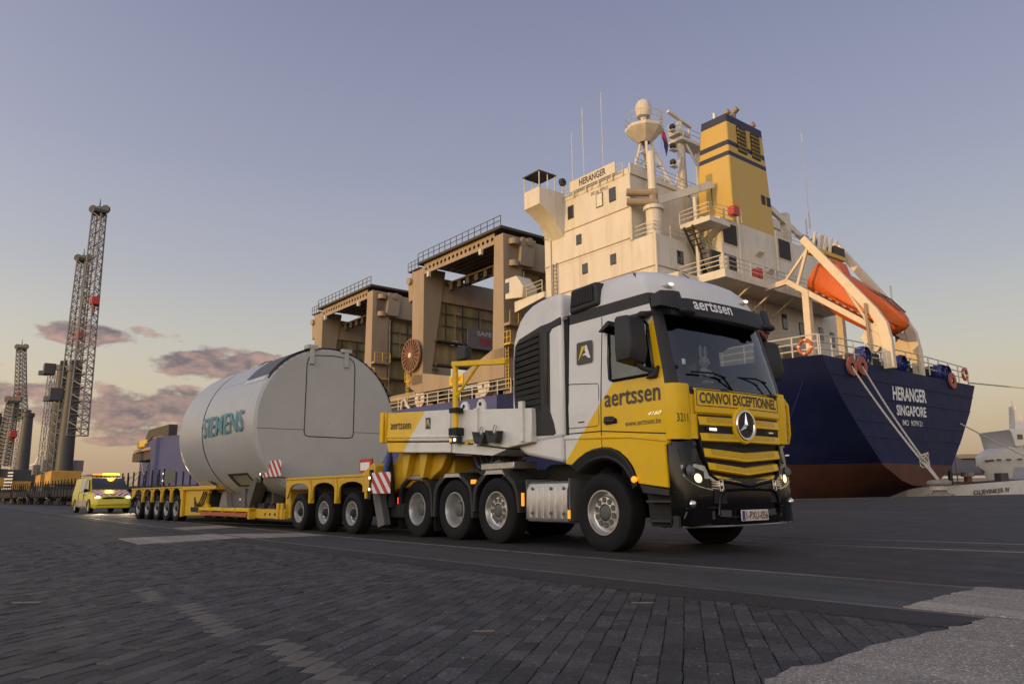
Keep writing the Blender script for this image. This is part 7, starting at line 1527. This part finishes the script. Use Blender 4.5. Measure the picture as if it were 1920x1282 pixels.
tag(kn.build('rope_knot', s_rope), 'pale rope knot tying the two stern ropes above the bollard', 'rope knot')
lp = MB()
for k in range(3): lp.tube([(blx + .40 * math.cos(a), bly + .40 * math.sin(a), blz + .33 + k * .07 + .03 * math.sin(a)) for a in [2 * math.pi * i / 18 for i in range(18)]], .045, 6, closed=True)
tag(lp.build('rope_coil', s_rope), 'rope turns laid round the neck of the bollard', 'rope')
rope(sag(sw(0, 22.2, 8.9), sw(-60, 40, 1.5), 1.5), .06, 'dark mooring line leaving the far corner of the stern')
rope(sag(sw(0, 19.4, 5.6), sw(-13, 25, -2.5), .5), .05, 'slack line hanging from the far edge of the stern')
bw = sw(212, 11, 13.6)
for k, (px, py, dpt, lb) in enumerate(((283, 935, 150, 'steep mooring line hanging from the ship bow'), (165, 933, 190, 'long mooring line from the ship bow to the quay'), (195, 933, 185, 'second long mooring line from the ship bow to the quay'))):
    q = at(px, py, dpt); q.z = gz(q.x, q.y) + .3; rope(sag(bw if k == 0 else sw(199, 10.6, 10.5 - k * .6), q, 1.2), .10, lb)
bollard((bw.x + 8, edge_y(bw.x + 8) - 1, .3), 'small dark bollard on the quay below the ship bow')
# ------------------------------------------------------------------ craft and sheds on the right
o_ = ground_at(1690, 62); o_.z = 0; ba = math.atan2(rt.y, rt.x)
barge = empty('barge', (o_.x, o_.y, -3.4), ba, 'low barge with a white hull band and black name behind the bollard', 'barge')
m_bwhite = mat('barge_white', (.55, .53, .50), .5, var=.08, dirt=(.3, .25, .18), damt=.3); m_bblk = mat('barge_black', (.02, .02, .022), .5)
def bz(x): return 3.4 + (.35 if x < 3 else .75 + max(0, x - 3) * .085)
bh = MB(); xs_ = [-1.0, 0, 1.2, 2.6, 4, 6, 9, 13, 20, 40]; rr2 = []
for x in xs_:
    hb_ = 2.6 * min(1, ((x + 1.05) / 6) ** .6); z1 = 3.4 + .5 + .07 * max(x, 0); rr2.append([(x, -hb_, -.5), (x + 0, -hb_ * 1.02, z1 - 1.15), (x, -hb_ * 1.04, z1 + .35), (x, hb_ * 1.04, z1 + .35), (x, hb_, -.5)])
for k in range(len(rr2) - 1):
    p, q = rr2[k], rr2[k + 1]
    for i in range(4): bh.add([p[i], q[i], q[i + 1], p[i + 1]], [(0, 1, 2, 3)], 1 if i in (0,) else 0 if i in (1, 3) else 2)
bho = bh.build('hull', [m_bwhite, m_bblk, s_dark], barge)
lettering('OLIEVINKER IV', (0, 0, 0), (1, 0, 0), (0, 1, 0), m_bblk, bho, .02, fn=lambda u, v: Vector((4.35 + 2.75 * u, -2.62 * min(1, ((4.35 + 2.75 * u + 1.05) / 6) ** .6) - .11, 3.4 + .02 + .07 * (4.35 + 2.75 * u) + .36 * v)))
MB().box(3, 40, -2.5, -2.4, 4.6, 4.75).build('gunwale', m_bblk, barge)
for x, r_, h, m_ in ((3.6, .18, 2.1, m_bblk), (5.0, .30, .9, m_bolr), (7.7, .5, 1.1, c_grey), (2.4, .14, .9, m_bblk)): MB().cyl((x, -1, 3.9), (x, -1, 4.3 + h), r_, 10).build('deck_post', m_ if True else m_bol, barge)
MB().cyl((5.0, -1, 5.15), (5.0, -1, 5.5), .48, 12).build('windlass_head', m_bol, barge); MB().cyl((4.4, -.6, 4), (4.4, -.6, 6.6), .05, 5).build('signal_pole', m_bol, barge); MB().prism([(9.3, 4.4), (11.2, 4.4), (9.9, 5.9)], -1.4, .6, 'y').build('hatch_tent', m_bwhite, barge)
fo_ = ground_at(1838, 78); yt = empty('white_ship', (fo_.x, fo_.y, -3.4), ba, 'white ship with a sharp flared bow and dark name at the right picture edge', 'ship')
ym = mat('yacht_white', (.66, .62, .55), .4, var=.05); yr = []
for x, hb_, zk, zd in ((0, .03, 6.9, 7.2), (.5, .6, 5.6, 7.5), (1.4, 1.4, 4.0, 7.9), (2.8, 2.4, 2.0, 8.4), (5, 3.4, .0, 8.9), (9, 4.0, -.5, 9.2), (25, 4.2, -.5, 9.2)):
    yr.append([(x, -hb_, zd), (x, -hb_ * .95, zd - .75), (x + .1, -hb_ * .62, (zk + zd) / 2 - .6), (x + .15, -.02, zk), (x + .1, hb_ * .62, (zk + zd) / 2 - .6), (x, hb_, zd)])
MB().loft(yr, closed=True, caps=True).build('hull', ym, yt, smooth=30)
MB().prism([(2.6, 8.3), (2.4, 9.6), (2.2, 10.0), (3.4, 10.1), (8, 8.8), (8, 8.3)], -2.6, 2.6, 'y').build('wheelhouse', ym, yt, bevel=.06); MB().prism([(4.2, 10), (4.5, 12.6), (4.8, 12.6), (5.6, 10)], -.5, .5, 'y').build('mast', ym, yt, bevel=.05); MB().cyl((4.6, 0, 12.6), (4.6, 0, 13.2), .05, 5).build('mast_pole', ym, yt)
MB().beam((.4, -.9, 6.95), (12, -3.6, 7.6), .1, .16).build('rubbing_strake', m_bblk, yt)
for x in (1.2, 1.9, 2.7, 3.5): MB().beam((x, -1.55 - (x - 1.2) * .62, 7.05), (x + .35, -1.75 - (x - 1.2) * .62, 7.0), .12, .14).build('porthole', m_bblk, yt)
MB().box(2.9, 3.4, -2.66, -2.58, 9.0, 9.5).build('window', m_pane, yt); lettering('KRAFT', (3.35, -2.72, 8.0), (2.4, -.62, .1), (0, 0, .40), m_bblk, yt, .01)
wp = ground_at(1800, 175); sh_ = empty('quay_shed', (wp.x, wp.y, -1), ba, 'long shed with a dark grey roof and beige wall across the basin', 'shed'); m_beige = mat('shed_beige', (.33, .28, .20), .7, var=.1, scale=.3)
MB().box(-22, 32, 0, 20, 0, 5.2).build('wall', m_beige, sh_); MB().prism([(-1, 5.2), (20, 5.2), (20, 5.6), (10, 9.6), (-1, 5.6)], -22.5, 32.5, 'x').build('roof', mat('shed_roof', (.085, .08, .085), .7, var=.15, scale=.3), sh_)
for k in range(3): MB().box(-6 + k * 12, -2 + k * 12, 7, 13, 9.0, 10.0).build('ridge_vent', m_bol, sh_)
MB().box(-22, 32, -.3, 0, 4.2, 4.7).build('eaves_band', m_wtext, sh_)
for k in range(9): MB().box(-20 + k * 5.4, -17 + k * 5.4, -.12, .0, .2, 3.2).build('door', m_bol if k % 3 else m_wtext, sh_)
lm_ = ground_at(1871, 150); ml = empty('light_mast', (lm_.x, lm_.y, -1), ba, 'tall thin light mast with two lit yellow lamps', 'light mast'); MB().cyl((0, 0, 0), (0, 0, 11.6), .5, 8, .35).build('mast', m_bol, ml)
for s in (-1, 1): MB().sphere((s * .95, 0, 12.0), (.75, .5, .42), 10, 6).build('lamp', mat('mast_lamp_lit', (1, .8, .3), .3, emit=(1, .66, .16), estr=3.5), ml)
# small litter on the paving
def litter(x, y, l_, w_, a, lab, m):
    o = MB().box(-l_ / 2, l_ / 2, -w_ / 2, w_ / 2, 0, .006).build('wood_splinter', m, None); o.location = (x, y, gz(x, y) + .026); o.rotation_euler = (0, 0, a); return tag(o, lab, 'litter')
sp_ = mat('splinter', (.20, .15, .09), .8)
for (px, py, l_, w_, lb) in ((1205, 1137, .16, .012, 'thin brown wood splinter lying on the dark paving near the asphalt edge'), (908, 1192, .12, .012, 'thin pale stick lying on the blocks in the middle foreground'), (50, 1136, .22, .03, 'flat pale scrap lying on the paving at the lower left')):
    d = F + RR * ((px - 960) / 1400) - UU * ((py - 641) / 1400); p = CAM + d * (-CAM.z / d.z); litter(p.x, p.y, l_, w_, ba, lb, sp_)
